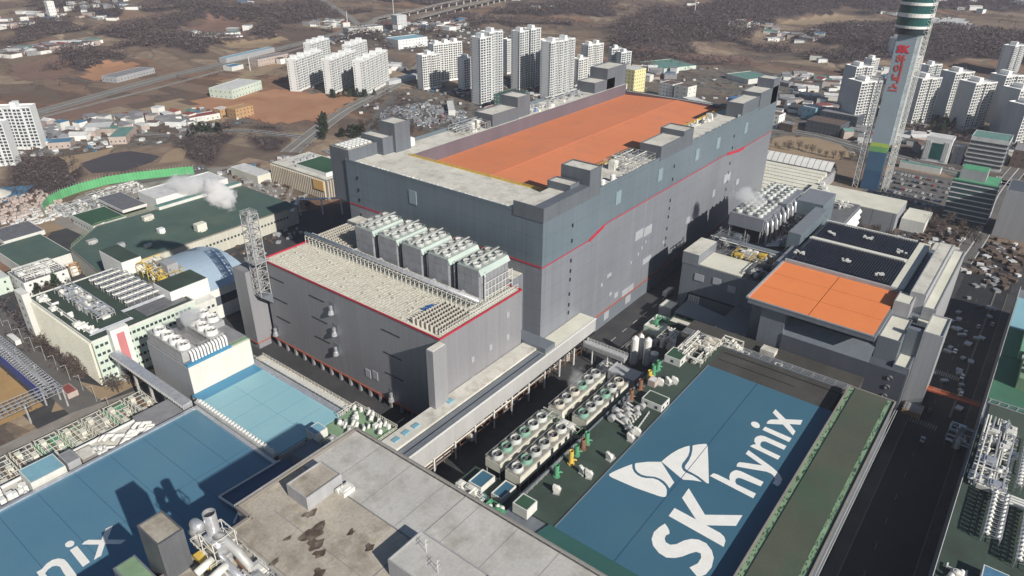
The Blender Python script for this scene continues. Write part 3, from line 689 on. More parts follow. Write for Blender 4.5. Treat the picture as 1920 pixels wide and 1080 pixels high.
for x, zs in ((24.6, (73.8, 65.7, 54.9, 49.2, 44.4, 36.1, 29.9, 25.2)), (132, (76, 68, 54.6, 49.5, 44, 36.2, 29.9, 25.1)), (222, (74, 66, 55, 48, 42, 36, 30))):
    for zz in zs: place_new(ventm, 'wall_vent', x, 0, zz, hall, rz=0)
for zz in (77, 70, 64, 55): place_new(ventm, 'wall_vent', 0, 126, zz, hall, rz=-math.pi / 2)
palm = proto(MB().box(0, 1, -.3, .05, 0, 1), 'light_panel', 'panel_pale')
tealm = proto(MB().box(0, 1, -.35, .05, 0, 1), 'tall_window', pm('pale_teal_panel', (.22, .29, .32), .4))
for x, zz, w_, h in ((91, 41.8, 9.2, 5.6), (101.3, 41, 9.5, 5.6), (103.5, 22, 10.5, 3.6), (81, 9.9, 13.5, 4), (72, 13, 4, 3), (66, 17, 2.6, 2), (128, 27, 2, 2), (96, 31, 1.6, 1.6), (100, 33.5, 1.6, 1.6), (104, 36, 1.6, 1.6), (88, 28.5, 1.6, 1.6),
                      (62, 30, 4.5, 2), (56, 27, 1.6, 2), (215, 42, 11, 6), (198, 37, 4, 5), (240, 34, 5, 4), (160, 30, 5, 4), (62, 3, 5, 5), (86, 3, 6, 5)):
    place_new(palm, 'light_panel', x, 0, zz, hall, (w_, 1, h))
for x in (65, 112, 161, 192.5, 240): place_new(tealm, 'tall_window', x, 0, 71.8, hall, (5.2, 1, 7.2))
place_new(tealm, 'tall_window', 0, 85.8, 72, hall, (5.2, 1, 7.4), rz=-math.pi / 2)
# corner block and rooms on the near corner
cb = MB(); cb.box(-.3, 48, -.3, 5, 83, 90); cb.box(-.3, .3, 5, 17, 83, 90); cb.build('corner_block', 'pent_clad', hall)
MB().box(.3, 30, 5, 17, 84, 88).build('corner_room', 'pent_clad', hall)
MB().box(.8, 29.6, 5.2, 16.6, 88, 88.2).build('corner_room_roof', 'concrete_roof', hall)
def roof_room(x0, x1, y0, y1, z0, z1, m='pent_clad', top='concrete_roof', par=hall, name='roof_room'):
    a = MB(); a.box(x0, x1, y0, y1, z0, z1); parapet(a, x0, x1, y0, y1, z1, .9, .4); o = a.build(name, m, par)
    t = MB().box(x0 + .45, x1 - .45, y0 + .45, y1 - .45, z1 + .02, z1 + .2); t.build('room_roof', top, o); return o
roof_room(28, 36, 4.5, 18, 84, 91); roof_room(37.5, 48, -.4, 16.5, 84, 97)
roof_room(112, 140, -.4, 13, 84, 91.5); roof_room(140, 153, -.4, 15, 84, 94)
roof_room(232, 262, 0.4, 12, 84, 93); roof_room(262, 297, -.2, 14, 84, 95); roof_room(285, 299, -.2, 12, 84, 101)
roof_room(1, 22, 133, 149, 60, 90); roof_room(22, 30, 128, 146, 60, 93); roof_room(30, 42, 126, 139, 60, 100)
lv = MB()
for k in range(6):
    for j in range(4): lv.box(3 + k * 3, 5.2 + k * 3, 135.5 + j * 3, 137.6 + j * 3, 90.9, 91.6)
lv.build('roof_louvre', 'white_paint', hall)
roof_room(108, 136, 118, 133, 84, 91, top='concrete_roof'); roof_room(136, 150, 119, 134, 84, 97)
roof_room(232, 262, 100 + 18, 134, 84, 91); roof_room(250, 279, 118, 134, 84, 99)
kb = MB()
for k in range(75): kb.box(2.2 + .4 * rnd(), 3.2 + .6 * rnd(), 20 + k * 1.45, 20.8 + k * 1.45, 84, 84.5 + .8 * rnd())
for k in range(170): kb.box(50 + k * 1.1, 50.7 + k * 1.1, 1 + .5 * rnd(), 2.2 + rnd() * .8, 84, 84.4 + 1.1 * rnd() * (1 if k % 5 else 2))
tag(kb.build('rim_equipment', 'white_paint', hall), kind='stuff')
# roof plant standing on the rims
def box_plant(name, label, cat, x0, x1, y0, y1, z, n, seed, m='silver', m2='steel_dark', group=None, hmax=4, frame=True, pipes=4, pm_='pipe_white'):
    """a skid of machines: frame, pipes, tanks and housings, each its own part"""
    r = random.Random(seed); t = thing(name, label, cat, ((x0 + x1) / 2, (y0 + y1) / 2, z), group)
    b = MB(); w_, l = x1 - x0, y1 - y0
    if frame:
        f = MB(); nx_, ny_ = max(1, int(w_ / 5)), max(1, int(l / 5)); H_ = hmax * .8
        for i in range(nx_ + 1):
            for j in range(ny_ + 1):
                x = x0 + w_ * i / nx_; y = y0 + l * j / ny_; f.beam((x, y, z), (x, y, z + H_), .22)
        for i in range(nx_ + 1):
            x = x0 + w_ * i / nx_; f.beam((x, y0, z + H_), (x, y1, z + H_), .2)
        for j in range(ny_ + 1):
            y = y0 + l * j / ny_; f.beam((x0, y, z + H_), (x1, y, z + H_), .2); f.beam((x0, y, z + H_ * .5), (x1, y, z + H_ * .5), .16)
        f.build('frame', m2 if m2 != 'steel_dark' else 'steel', t)
    for k in range(n):
        a = MB(); cx = r.uniform(x0 + .8, x1 - .8); cy = r.uniform(y0 + .8, y1 - .8); kind = r.random()
        if kind < .45:
            s1, s2, h = r.uniform(.8, 2.2), r.uniform(.8, 2.4), r.uniform(1, hmax)
            a.box(cx - s1, cx + s1, cy - s2, cy + s2, z, z + h); a.box(cx - s1 * .6, cx + s1 * .6, cy - s2 * .6, cy + s2 * .6, z + h, z + h + .35); a.build('machine_housing', r.choice([m, m2, 'pipe_white']), t)
        elif kind < .75:
            rr_ = r.uniform(.5, 1.3); h = r.uniform(1.5, hmax); a.cyl(cx, cy, z, z + h, rr_, 12); a.cyl(cx, cy, z + h, z + h + .4, rr_ * .9, 12, rr_ * .3); a.build('tank', r.choice([m, 'pipe_white']), t)
        else:
            rr_ = r.uniform(.4, .9); L_ = r.uniform(2, 4); zz = z + r.uniform(.8, hmax * .7)
            a.tube([(cx - L_ / 2, cy, zz), (cx + L_ / 2, cy, zz)], rr_, 10); a.box(cx - L_ / 3, cx - L_ / 3 + .3, cy - .4, cy + .4, z, zz); a.box(cx + L_ / 3, cx + L_ / 3 + .3, cy - .4, cy + .4, z, zz); a.build('drum', m, t)
    for k in range(pipes):
        a = MB(); zz = z + r.uniform(.5, hmax); rr_ = r.uniform(.16, .38)
        if r.random() < .5:
            y = r.uniform(y0, y1); x_ = r.uniform(x0, x1); a.tube([(x0, y, zz), (x_, y, zz), (x_ + .01, min(y1, y + 3), zz), (x1, min(y1, y + 3), zz)], rr_, 6)
        else:
            x = r.uniform(x0, x1); y_ = r.uniform(y0, y1); a.tube([(x, y0, zz), (x, y_, zz), (min(x1, x + 2.5), y_ + .01, zz), (min(x1, x + 2.5), y1, zz)], rr_, 6)
        a.build('pipe', r.choice([pm_, m]), t)
    return t
box_plant('chiller_plant', 'dark and silver chiller plant behind the orange roof edge, left of the low dark cabin', 'roof plant', 82, 112, 3, 19, 84, 16, 1, 'silver', 'steel_dark', hmax=5, pipes=8)
box_plant('chiller_plant', 'slim run of machines along the far right edge of the large orange roof', 'roof plant', 160, 225, 14, 20, 84, 14, 2, 'steel', 'steel_dark', hmax=3, frame=False, pipes=3)
box_plant('chiller_plant', 'silver chiller plant on the left rim, in front of the flat roofed cabin', 'roof plant', 82, 107, 119, 133, 84, 16, 3, 'silver', 'steel_dark', hmax=5, pipes=8)
box_plant('chiller_plant', 'blue grey machines on the left rim roof just behind the flat roofed cabin', 'roof plant', 152, 178, 119, 132, 84, 13, 4, 'silver', 'blue_paint', hmax=3.5, pipes=6, frame=False)
box_plant('chiller_plant', 'low machines on the far left rim roof in front of the dark far cabins', 'roof plant', 188, 228, 120, 133, 84, 14, 5, 'silver', 'steel', hmax=3, pipes=6, frame=False)
for k, x in enumerate((56, 66)):
    tt = MB().cyl(x, 3.2, 84, 87.4, 1.4, 14).cyl(x, 3.2, 87.4, 87.9, 1.4, 14, .4)
    tt.build('water_tank', 'white_paint', None, ['left', 'right'][k] + ' one of two small white round tanks on the right rim of the large roof', 'tank')
MB().cyl(47, 131, 84, 88, 2.4, 16).cyl(47, 131, 88, 88.8, 2.4, 16, .5).build('water_tank', 'white_paint', None, 'white round tank behind the tallest left cabin on the left rim of the large roof', 'tank')

# ================================================================ front utility building with five cooling towers
ub = thing('utility_building', 'grey metal clad building with red roof edge and five cooling towers on its pale roof', 'factory', (-37, 66, 0))
b = MB(); b.add([(-65, 5, 4.5), (-65, 5, 51), (-65, 128, 51), (-65, 128, 4.5)], [(0, 1, 2, 3)])
b.add([(-65, 5, 0), (-9, 5, 0), (-9, 5, 51), (-65, 5, 51)], [(0, 1, 2, 3)])
b.add([(-9.02, 5, 0), (-9.02, 128, 0), (-9, 128, 51), (-9, 5, 51)], [(0, 1, 2, 3)]); b.add([(-9, 128, 0), (-65, 128, 0), (-65, 128, 51), (-9.02, 128, 51)], [(0, 1, 2, 3)])
b.build('wall', pm('utility_clad', (.235, .235, .25), .42, .06, .02, seam=1.8, streak=.05, seam_dark=.84), ub)
MB().box(-64.6, -9.4, 5.4, 127.6, 48, 50.6).build('roof_slab', 'cream_roof', ub)
lk = MB(); lk.box(-9, -.05, 11, 128, 0, 54); lk.build('link_wall', 'gray_clad', ub)
MB().box(-8.7, -.4, 11.3, 127.7, 54, 54.3).build('link_roof', 'concrete_roof', ub)
e = MB(); e.box(-65.3, -64.8, 4.7, 128.3, 50.6, 51.4); e.box(-64.8, -8.9, 4.7, 5.2, 50.6, 51.4); e.box(-64.8, -8.9, 127.8, 128.3, 50.6, 51.4); e.box(-9.4, -8.9, 5.2, 127.8, 50.6, 51.4); e.build('red_parapet', 'red_trim', ub)
MB().box(-65.5, -65.02, 5, 128, 4.1, 4.7).build('red_stripe', 'orange_trim', ub)
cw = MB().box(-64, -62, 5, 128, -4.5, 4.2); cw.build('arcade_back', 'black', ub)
colm = proto(MB().box(-.6, .6, -.7, .7, -4.5, 4.2), 'arcade_column', 'roof_grey')
for k in range(17): place_new(colm, 'arcade_column', -65, 10 + k * 7.2, 0, ub)
slm = proto(MB().box(-.25, .1, -5.8, 5.8, -.16, .16), 'louvre_slit', 'black')
for y in (35, 86, 117.5):
    for zz in (42.6, 30.6, 19.3): place_new(slm, 'louvre_slit', -65, y, zz, ub)
hm_ = proto(MB().box(-.15, .05, -2, 2, -1, 4.6), 'hood_panel', 'slate_clad')
hm2 = proto(MB().cyl(0, 0, -1.4, .3, 1.5, 12, 1.1).box(-.5, .8, -.5, .5, .3, 3), 'exhaust_hood', 'silver')
for y, zz in ((74.5, 40), (74.1, 28.3), (74.9, 16.8), (125.3, 8.6), (37.2, 6.6), (120, 21)):
    if zz != 21: place_new(hm_, 'hood_panel', -65, y, zz, ub); place_new(hm2, 'exhaust_hood', -66.3, y, zz, ub)
for x, zz in ((-20.5, 42.2), (-33.3, 30.7), (-45.8, 30.6), (-33.2, 19.4), (-45.7, 19.9), (-20.5, 30)): place_new(palm, 'light_panel', x, 5, zz - 1.5, ub, (2, 1, 3))
for y, zz in ((50, 12), (55, 11)): place_new(palm, 'light_panel', -65, y, zz, ub, (3.4, 1, 4.4), rz=-math.pi / 2)
pr = MB(); pr.box(-73, -65, 1.4, 5.2, 0, 50); pr.build('stair_shaft', pm('shaft_clad', (.28, .28, .29), .45, .06, .03, seam=2, seam_dark=.9), ub)
MB().box(-72.7, -65.3, 1.7, 5, 50, 50.3).build('shaft_roof', 'concrete_roof', ub)
pr = MB(); pr.box(-74.5, -65, 130, 141, 4.5, 46); pr.box(-73.5, -66, 131, 140, -4, 4.5); pr.build('corner_bay', bpy.data.materials['utility_clad'], ub)
MB().box(-74.2, -65.2, 130.2, 140.7, 46, 46.2).build('bay_roof', 'roof_grey', ub)
MB().box(-74.7, -65.02, 129.9, 141.1, 4.1, 4.7).build('bay_stripe', 'orange_trim', ub)
# pale grating on the roof: rows of upright fins and flat grilles
g = MB()
for i in range(27):
    for j in range(58):
        if (i * 7 + j * 13) % 11 == 0 or rnd() < .04: continue
        x = -63.4 + i * .92; y = 24 + j * 1.78
        g.box(x, x + .62, y + .2 * (i % 2), y + 1.25, 50.6, 50.74 + .16 * rnd() + .5 * (rnd() < .02), False)
tag(g.build('roof_grille', 'cream_grate', ub), kind='stuff')
def zigzag(mb, x0, x1, y0, y1, z, h, n, m_):
    for i in range(n):
        x = x0 + (x1 - x0) * i / (n - 1)
        for j in range(m_):
            y = y0 + (y1 - y0) * j / m_; d = (y1 - y0) / m_
            mb.beam((x, y, z + h / 2), (x + .9, y + d / 2, z + h / 2), .14, h); mb.beam((x + .9, y + d / 2, z + h / 2), (x, y + d, z + h / 2), .14, h)
g = MB(); zigzag(g, -62.5, -44, 7, 23, 50.6, 3.4, 12, 6); g.build('louvre_wall', 'cream_grate', ub)
g = MB(); zigzag(g, -32, -12, 100, 126, 50.6, 3.2, 15, 9); g.build('louvre_wall', 'cream_grate', ub)
g = MB(); rail(g, [(-63.5, 6.4), (-10, 6.4)], 50.6, 3.2, 1.6, .16); rail(g, [(-40, 8.5), (-10, 8.5)], 50.6, 2, 1.6, .14); g.build('roof_rail', 'pipe_white', ub)
# pipe rack
pr = thing('pipe_rack', 'long white pipe rack running across the pale roof in front of the five cooling towers', 'pipe rack', (-36, 70, 50.6))
f = MB()
for k in range(42):
    y = 8 + k * 2.9; f.beam((-38.5, y, 50.6), (-38.5, y, 55), .22); f.beam((-33.5, y, 50.6), (-33.5, y, 55), .22); f.beam((-38.6, y, 55), (-33.4, y, 55), .22); f.beam((-38.6, y, 52.8), (-33.4, y, 52.8), .18)
f.beam((-38.5, 8, 55), (-38.5, 127, 55), .25); f.beam((-33.5, 8, 55), (-33.5, 127, 55), .25); f.build('frame', 'pipe_white', pr)
MB().tube([(-37.2, 7, 56), (-37.2, 128, 56)], .85, 10).build('pipe', 'silver', pr, smooth=True)
for x, zz, r_ in ((-35, 53.5, .45), (-34, 53.3, .35), (-36.4, 53.5, .5), (-35.2, 55.5, .4)): MB().tube([(x, 9, zz), (x, 127, zz)], r_, 8).build('pipe', 'steel', pr, smooth=True)
for k in range(5): MB().tube([(-37.2, 20 + k * 18, 56), (-33, 20 + k * 18, 55.6), (-31, 20 + k * 18, 52)], .5, 8).build('branch_pipe', 'silver', pr)
# five towers
def big_tower(y0, label):
    t = thing('cooling_tower', label, 'cooling tower', (-21, y0 + 7.5, 50.6), 'row of five tall cooling towers on the front building')
    x0, x1, y1, z0, z1 = -31.5, -10.5, y0 + 12.5, 52, 67
    MB().box(x0 + .2, x1 - .2, y0 + .2, y1 - .2, z0, z1).build('casing', 'steel_dark', t)
    fe = MB()
    for x in np.linspace(x0 + .4, x1 - .4, 6):
        for y in (y0 + .5, y1 - .5): fe.beam((x, y, 50.6), (x, y, z0), .3)
    tag(fe.build('support_legs', 'steel', t), kind='stuff')
    pn = proto(MB().box(-.18, .02, .06, (y1 - y0) / 3 - .06, .06, 3.69), 'panel', 'ct_panel')
    for i in range(3):
        for j in range(4): place_new(pn, 'panel', x0 + .1, y0 + i * (y1 - y0) / 3, z0 + j * 3.75, t)
    pn = proto(MB().box(.08, (x1 - x0) / 8 - .08, -.18, .05, .06, 7.4), 'louvre_panel', 'ct_panel')
    for i in range(8):
        for j in range(2): place_new(pn, 'louvre_panel', x0 + i * (x1 - x0) / 8, y0 + .1, z0 + j * 7.5, t)
    dk = MB(); dk.box(x0, x1, y0, y1, z1, z1 + .5); dk.build('deck', pm('ct_deck', (.36, .42, .39), .7) if 'ct_deck' not in bpy.data.materials else bpy.data.materials['ct_deck'], t)
    # sloping pale side board below the deck
    sb = MB(); sb.add([(x0, y0, z1 + .5), (x1, y0, z1 + .5), (x1, y0 - 1.4, z1 - 2), (x0, y0 - 1.4, z1 - 2), (x0, y0, z1 - 2.2), (x1, y0, z1 - 2.2)], [(3, 2, 1, 0), (0, 4, 3), (2, 5, 1), (3, 4, 5, 2)]); sb.build('side_board', pm('ct_board', (.42, .50, .46), .6) if 'ct_board' not in bpy.data.materials else bpy.data.materials['ct_board'], t)
    ring = proto(MB().cyl(0, 0, 0, 1.6, 2.05, 18, 1.9, cap=False, inner=.18), 'fan_ring', 'fan_ring')
    bl = MB()
    for a in range(6):
        c, s_ = math.cos(a * math.pi / 3), math.sin(a * math.pi / 3)
        bl.add([(0, 0, .9), (1.7 * c - .3 * s_, 1.7 * s_ + .3 * c, .8), (1.7 * c + .3 * s_, 1.7 * s_ - .3 * c, 1.05)], [(0, 1, 2)])
    bl.cyl(0, 0, .5, 1.2, .35, 8); blm = proto(bl, 'fan_blades', 'steel'); dkm = proto(MB().cyl(0, 0, .1, .2, 1.8, 16), 'fan_well', 'black')
    for i in range(4):
        for j in range(2):
            x = x0 + 2.8 + i * 5.1; y = y0 + 3.2 + j * 5.9
            rr_ = place_new(ring, 'fan_ring', x, y, z1 + .5, t); place_new(blm, 'fan_blades', x, y, z1 + .5, rr_, rz=rnd() * 3); place_new(dkm, 'fan_well', x, y, z1 + .5, rr_)
    rl = MB(); rail(rl, [(x0 + .3, y0 + .3), (x1 - .3, y0 + .3), (x1 - .3, y1 - .3), (x0 + .3, y1 - .3), (x0 + .3, y0 + .3)], z1 + .5, 1.2, 3, .1)
    rl.beam((x0 + 1, y0 + 6.2, z1 + 2.4), (x1 + 1, y0 + 6.2, z1 + 2.4), .6); rl.build('walkway', 'steel', t)
    dp = MB().tube([(x0 + 3, y0 - .8, z1 - 1), (x0 + 3, y0 - 1.2, z1 - 3), (x0 + 3, y0 - 1.2, 51)], .55, 8); dp.build('down_pipe', 'silver', t)
    ld = MB()
    for k in range(14): ld.beam((x0 + 1.2, y0 - .7, 52 + k), (x0 + 2, y0 - .7, 52 + k), .12)
    ld.build('ladder', 'white_paint', t)
    return t
for k, y in enumerate((12, 30.3, 47.5, 64, 81)):
    t = big_tower(y, ['nearest, rightmost of the five tall grey cooling towers, with white frames on its right side', 'second from right of the five tall grey cooling towers', 'middle one of the five tall grey cooling towers', 'second from left of the five tall grey cooling towers', 'farthest, leftmost of the five tall grey cooling towers'][k])
    if k == 0:
        f = MB()
        for x in np.linspace(-30, -10, 9): f.beam((x, 9.8, 51), (x, 9.8, 61), .2)
        for zz in (54, 57.5, 61): f.beam((-30, 9.8, zz), (-10, 9.8, zz), .2)
        f.build('side_frame', 'white_paint', t)
# blue tarpaulin and loose materials on the roof
a = MB()
for k in range(22):
    x, y = U(-52, -45), U(19, 27); a.box(x, x + U(.6, 2), y, y + U(.5, 2), 51, 51.3 + rnd()).rot(0)
a.build('material_pile', 'blue_paint', None, 'small heap of blue wrapped material on the pale roof beside the louvre walls', 'material')
# lattice mast carrying the steaming stack
def tower_mast():
    t = thing('lattice_mast', 'grey steel lattice mast with a steaming stack on the left corner of the front building', 'mast', (-68, 133, 24))
    f = MB(); lattice(f, (-68.6, 126.5, 33), (-68.6, 126.5, 77.5), 5.8, .42, 14, .24); f.build('lattice', 'steel', t)
    MB().cyl(-68.4, 126.7, 51.5, 78.4, .8, 12).cyl(-69.6, 127.6, 51.5, 76, .4, 8).build('flue', 'silver', t, smooth=False)
    MB().box(-72.8, -64.8, 122, 131, 51.9, 52.4).build('platform', 'light_clad', t)
    r = MB(); rail(r, [(-72.8, 122), (-64.8, 122), (-64.8, 131), (-72.8, 131), (-72.8, 122)], 52.4, 1.2, 2, .12); rail(r, [(-71.6, 123.5), (-65.6, 123.5), (-65.6, 129.5), (-71.6, 129.5), (-71.6, 123.5)], 77.5, 1.2, 2, .12); r.build('railing', 'steel', t)
    c = MB(); c.add([(-71.8, 123.3, 33), (-65.1, 123.3, 33), (-65.1, 129.7, 33), (-71.8, 129.7, 33), (-65.1, 123.5, 27), (-65.1, 129.5, 27)], [(0, 1, 2, 3), (0, 4, 1), (3, 2, 5), (0, 3, 5, 4), (1, 4, 5, 2)]); c.build('bracket', 'slate_clad', t)
tower_mast()
# rod on roof
MB().beam((-9.3, 20, 51), (-9.3, 20, 66), .18).build('lightning_rod', 'steel', None, 'thin steel rod rising behind the nearest tall cooling tower', 'rod')

# ================================================================ covered bridge on the street side
br = thing('covered_bridge', 'long pale covered conveyor bridge with dark roof strip on steel legs', 'bridge', (-35, -5, 0))
MB().add([(-118, -10.2, 20), (-118, -10.2, 10.2), (36, -10.2, 13), (36, -10.2, 20), (-118, -9.8, 20), (36, -9.8, 20), (-118, -9.8, 10.2), (36, -9.8, 13)], [(0, 1, 2, 3), (0, 3, 5, 4), (2, 7, 5, 3), (1, 6, 7, 2)]).build('side_wall', pm('bridge_wall', (.40, .395, .39), .6, .06, .04, seam=6, seam_dark=.93, streak=.04), br)
MB().box(-118, -8, -9.8, -3.6, 19, 19.9).build('dark_roof', 'slate_clad', br)
MB().box(-118, -8, -3.6, 4.6, 20.2, 21.4).build('pale_roof', 'concrete_roof', br)
MB().box(-8, 36, -9.8, -.3, 19, 20.1).build('pale_roof', 'cream_roof', br)
MB().box(-8, 0, -9, 10.5, 20.1, 22.8).build('low_wall', 'slate_clad', br)
MB().box(-118, 36, -10.4, -9.7, 20, 20.35).build('coping', 'white_paint', br)
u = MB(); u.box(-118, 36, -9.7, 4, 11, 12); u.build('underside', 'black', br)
skm = proto(MB().box(-1.6, 1.6, -1, 1, 0, .5), 'skylight', 'glass_blue')
for x in (-97, -91.5, -86, -65): place_new(skm, 'skylight', x, .5, 21.4, br)
ln_ = MB()
for k in range(9): ln_.box(-112 + k * .0, -9, -6.7, -6.45, 19.9, 20.05)
ln_.build('roof_rib', 'black', br)
for k in range(12):
    x = -112 + k * 13
    for yy in (-9, -3): MB().beam((x, yy, -.2), (x, yy, 12), .6).build('leg', 'white_paint', br)
    MB().beam((x, -8.6, 8), (x, -3.4, 8), .35).build('cross_beam', 'white_paint', br)
box_plant('street_pipe_rack', 'dark pipes and cable trays hanging under the pale covered bridge', 'pipe rack', -100, 30, -9, -3, 3, 16, 8, 'steel_dark', 'rust', hmax=6, pipes=12)
# side bridge to the silos
sb = thing('pipe_bridge', 'short pale box bridge from the covered bridge end to the white silos', 'bridge', (33, -25, 0))
a = MB(); a.box(24, 28.2, -34.5, -10.5, 9, 11.2); a.build('deck', 'light_clad', sb)
a = MB(); rail(a, [(24.2, -10.5), (24.2, -34.5)], 11.2, 1.3, 2, .12); rail(a, [(28, -10.5), (28, -34.5)], 11.2, 1.3, 2, .12); a.build('railing', 'white_paint', sb)
for y in (-16, -25, -33):
    for xx in (24.5, 27.7): MB().beam((xx, y, 0), (xx, y, 9), .5).build('leg', 'white_paint', sb)
# ================================================================ orange roofed hall on the right
oh = thing('orange_roof_hall', 'dark grey factory with bright orange roof panels and two fields of black solar roofing', 'factory', (140, -90, 0))
def wbox(name, x0, x1, y0, y1, z0, z1, m, par, top=None, tm='concrete_roof', par_h=0):
    a = MB().box(x0, x1, y0, y1, z0, z1)
    if par_h: parapet(a, x0, x1, y0, y1, z1, par_h, .5)
    o = a.build(name, m, par)
    if top: MB().box(x0 + (.52 if par_h else .05), x1 - (.52 if par_h else .05), y0 + (.52 if par_h else .05), y1 - (.52 if par_h else .05), z1 + .01, z1 + .15).build(top, tm, o)
    return o
wbox('wing_wall', 107, 225, -75, -23.5, 0, 30, 'slate_clad', oh, 'wing_roof', 'steel_dark', .8)
wbox('corner_block', 106.8, 131, -33, -23.2, 30, 37, 'gray_clad', oh, 'block_roof', 'concrete_roof')
wbox('roof_terrace', 107.6, 128, -58, -33.2, 30.9, 31.4, 'cream_roof', oh)
wbox('main_wall', 80, 192, -134, -75, 0, 39, 'slate_clad', oh)
# stair pier, front ledge and lower front
wbox('stair_pier', 73, 80, -94, -82, 0, 38.5, 'slate_clad', oh, 'pier_roof', 'concrete_roof', .6)
wbox('front_base', 72.5, 80, -150, -94, 0, 25, 'dark_clad', oh)
MB().add([(80, -94, 31), (80, -134, 31), (72.5, -134, 25.1), (72.5, -94, 25.1)], [(0, 1, 2, 3)]).build('sloped_ledge', 'slate_clad', oh)
wbox('low_base', 78, 107, -75.2, -58, 0, 13, 'dark_clad', oh, 'low_roof', 'slate_clad')
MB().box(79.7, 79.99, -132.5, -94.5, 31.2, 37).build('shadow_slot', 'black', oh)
MB().beam((79.4, -133, 33.4), (79.4, -94.2, 33.4), .35).beam((79.4, -133, 35.6), (79.4, -94.2, 35.6), .25).build('slot_rail', 'steel', oh)
MB().box(70.5, 80, -134, -75.2, 37.2, 39.6).build('roof_overhang', 'slate_clad', oh)
opanel = proto(MB().box(.16, 16.95, .16, 28.75, 0, .45), 'orange_panel', 'orange_bright')
for i in range(3):
    for j in range(2): place_new(opanel, 'orange_panel', 70.7 + i * 17.1, -133 + j * 29, 39.7, oh)
a = MB(); a.box(70.3, 122, -75.3, -74.2, 39.6, 40.6); a.box(121.6, 123.2, -133.2, -75.3, 39.6, 42); a.box(70.3, 70.68, -133.2, -75.4, 39.6, 40.3)
a.build('roof_kerb', 'light_clad', oh)
def solar_field(x0, x1):
    n = 38; pn = proto(MB().add([(x0, .08, 1.25), (x1, .08, 1.25), (x1, 1.25, .55), (x0, 1.25, .55), (x0, .08, 0), (x1, .08, 0), (x1, 1.25, 0), (x0, 1.25, 0)], [(0, 1, 2, 3), (0, 3, 7, 4), (1, 5, 6, 2), (0, 4, 5, 1), (2, 6, 7, 3)]), 'solar_strip', 'solar')
    for k in range(n): place_new(pn, 'solar_strip', 0, -127.3 + k * 1.31, 41.3, oh)
solar_field(125, 158); solar_field(163, 190.5)
wbox('roof_gutter', 158.2, 162.8, -128, -77, 39, 42, 'cream_roof', oh)
wbox('roof_base', 124, 192, -128, -77, 39, 41.3, 'dark_clad', oh)
t5 = proto(MB().box(-.5, .5, -.6, .6, 0, .8), 'gutter_tooth', 'white_paint')
for k in range(36): place_new(t5, 'gutter_tooth', 158.6, -126.5 + k * 1.4, 42, oh); place_new(t5, 'gutter_tooth', 191.3, -126.5 + k * 1.4, 42, oh)
for x, y in ((132, -80), (138, -103), (131, -122), (171, -86), (178, -104), (168, -124)):
    a = MB()
    for k in range(9): dx, dy = U(-2, 2), U(-2.4, 2.4); a.box(x + dx, x + dx + .7, y + dy, y + dy + 1.2, 42.6, 43.2 + rnd() * .5)
    tag(a.build('roof_unit', 'white_paint', oh))
wbox('side_strip', 123.5, 192, -134, -128.2, 39, 42, 'cream_roof', oh)
wbox('shadow_valley', 115, 196, -138, -134.2, 30, 38, 'slate_clad', oh)
wbox('ridge_box', 114, 188, -145, -138.2, 36, 46, 'light_clad', oh, 'ridge_roof', 'concrete_roof', .4)
wbox('east_wing', 113, 197, -151, -145.2, 0, 40, 'light_clad', oh, 'wing_roof', 'cream_roof', .7)
wbox('east_wing_base', 107, 197, -145, -138.2, 0, 36, 'slate_clad', oh)
wbox('white_cabin', 104, 116, -141, -133.6, 36, 43.5, 'light_clad', oh, 'cabin_roof', 'cream_roof', .5)
wbox('low_terrace_wall', 79, 104, -143.5, -134.1, 0, 36, 'slate_clad', oh, 'terrace_roof', 'cream_roof', .7)
wbox('low_terrace_wall', 104, 113, -151, -141.2, 0, 34, 'slate_clad', oh, 'terrace_roof', 'cream_roof', .5)
wbox('lower_court', 75, 92, -150, -143.6, 0, 26, 'slate_clad', oh, 'court_roof', 'cream_roof', .9)
wbox('tall_box', 87.5, 108, -158.3, -150.2, 0, 40, 'light_clad', oh, 'box_roof', 'cream_roof', .9)
MB().box(88, 91, -150.4, -143.7, 26, 40).build('court_wall', 'slate_clad', oh)
# slate sheds left of the solar roof
wbox('slate_shed', 150, 200, -74, -66.8, 30, 46, 'teal_clad', oh, 'shed_roof', 'gray_clad')
wbox('slate_shed', 205, 232, -70, -53, 22, 46, 'teal_clad', oh, 'shed_roof', 'gray_clad')
wbox('side_walkway', 118, 150, -76.8, -70, 30, 38, 'slate_clad', oh, 'walkway_roof', 'gray_clad')
# stepped relief line, windows, crate windows and rooflights on the end wall
for y, zz, w_, h in ((-32, 21.5, 5.5, 4), (-43, 22.5, 4.6, 3.8), (-52, 20.5, 4.6, 4)): place_new(palm, 'light_panel', 107, y, zz, oh, (w_, 1, h), rz=-math.pi / 2)
a = MB()
pts = [(-28, 5), (-30, 12.2), (-56.6, 12.5), (-62.9, 4.5)]
for (y1, z1), (y2, z2) in zip(pts, pts[1:]): a.beam((106.8, y1, z1), (106.8, y2, z2), .7)
a.build('cornice_line', 'black', oh)
pts = [(-100, 6), (-107, 6), (-112, 13), (-146, 14)]
a = MB()
for (y1, z1), (y2, z2) in zip([(-94, 14), (-118, 14), (-126, 7), (-150, 6)], [(-118, 14), (-126, 7), (-150, 6)]): a.beam((72.3, y1, z1), (72.3, y2, z2), .6)
a.build('cornice_line', 'black', oh)
wd = proto(MB().box(-.3, .1, .1, 1.1, .1, 1.1), 'grid_window', 'white_paint')
for i in range(5):
    for j in range(5): place_new(wd, 'grid_window', 107, -36.8 + i * 1.45, 4.6 + j * 1.4, oh)
rings = proto(MB().cyl(0, 0, -.2, .2, 1.1, 14, inner=.3), 'round_vent', 'steel')
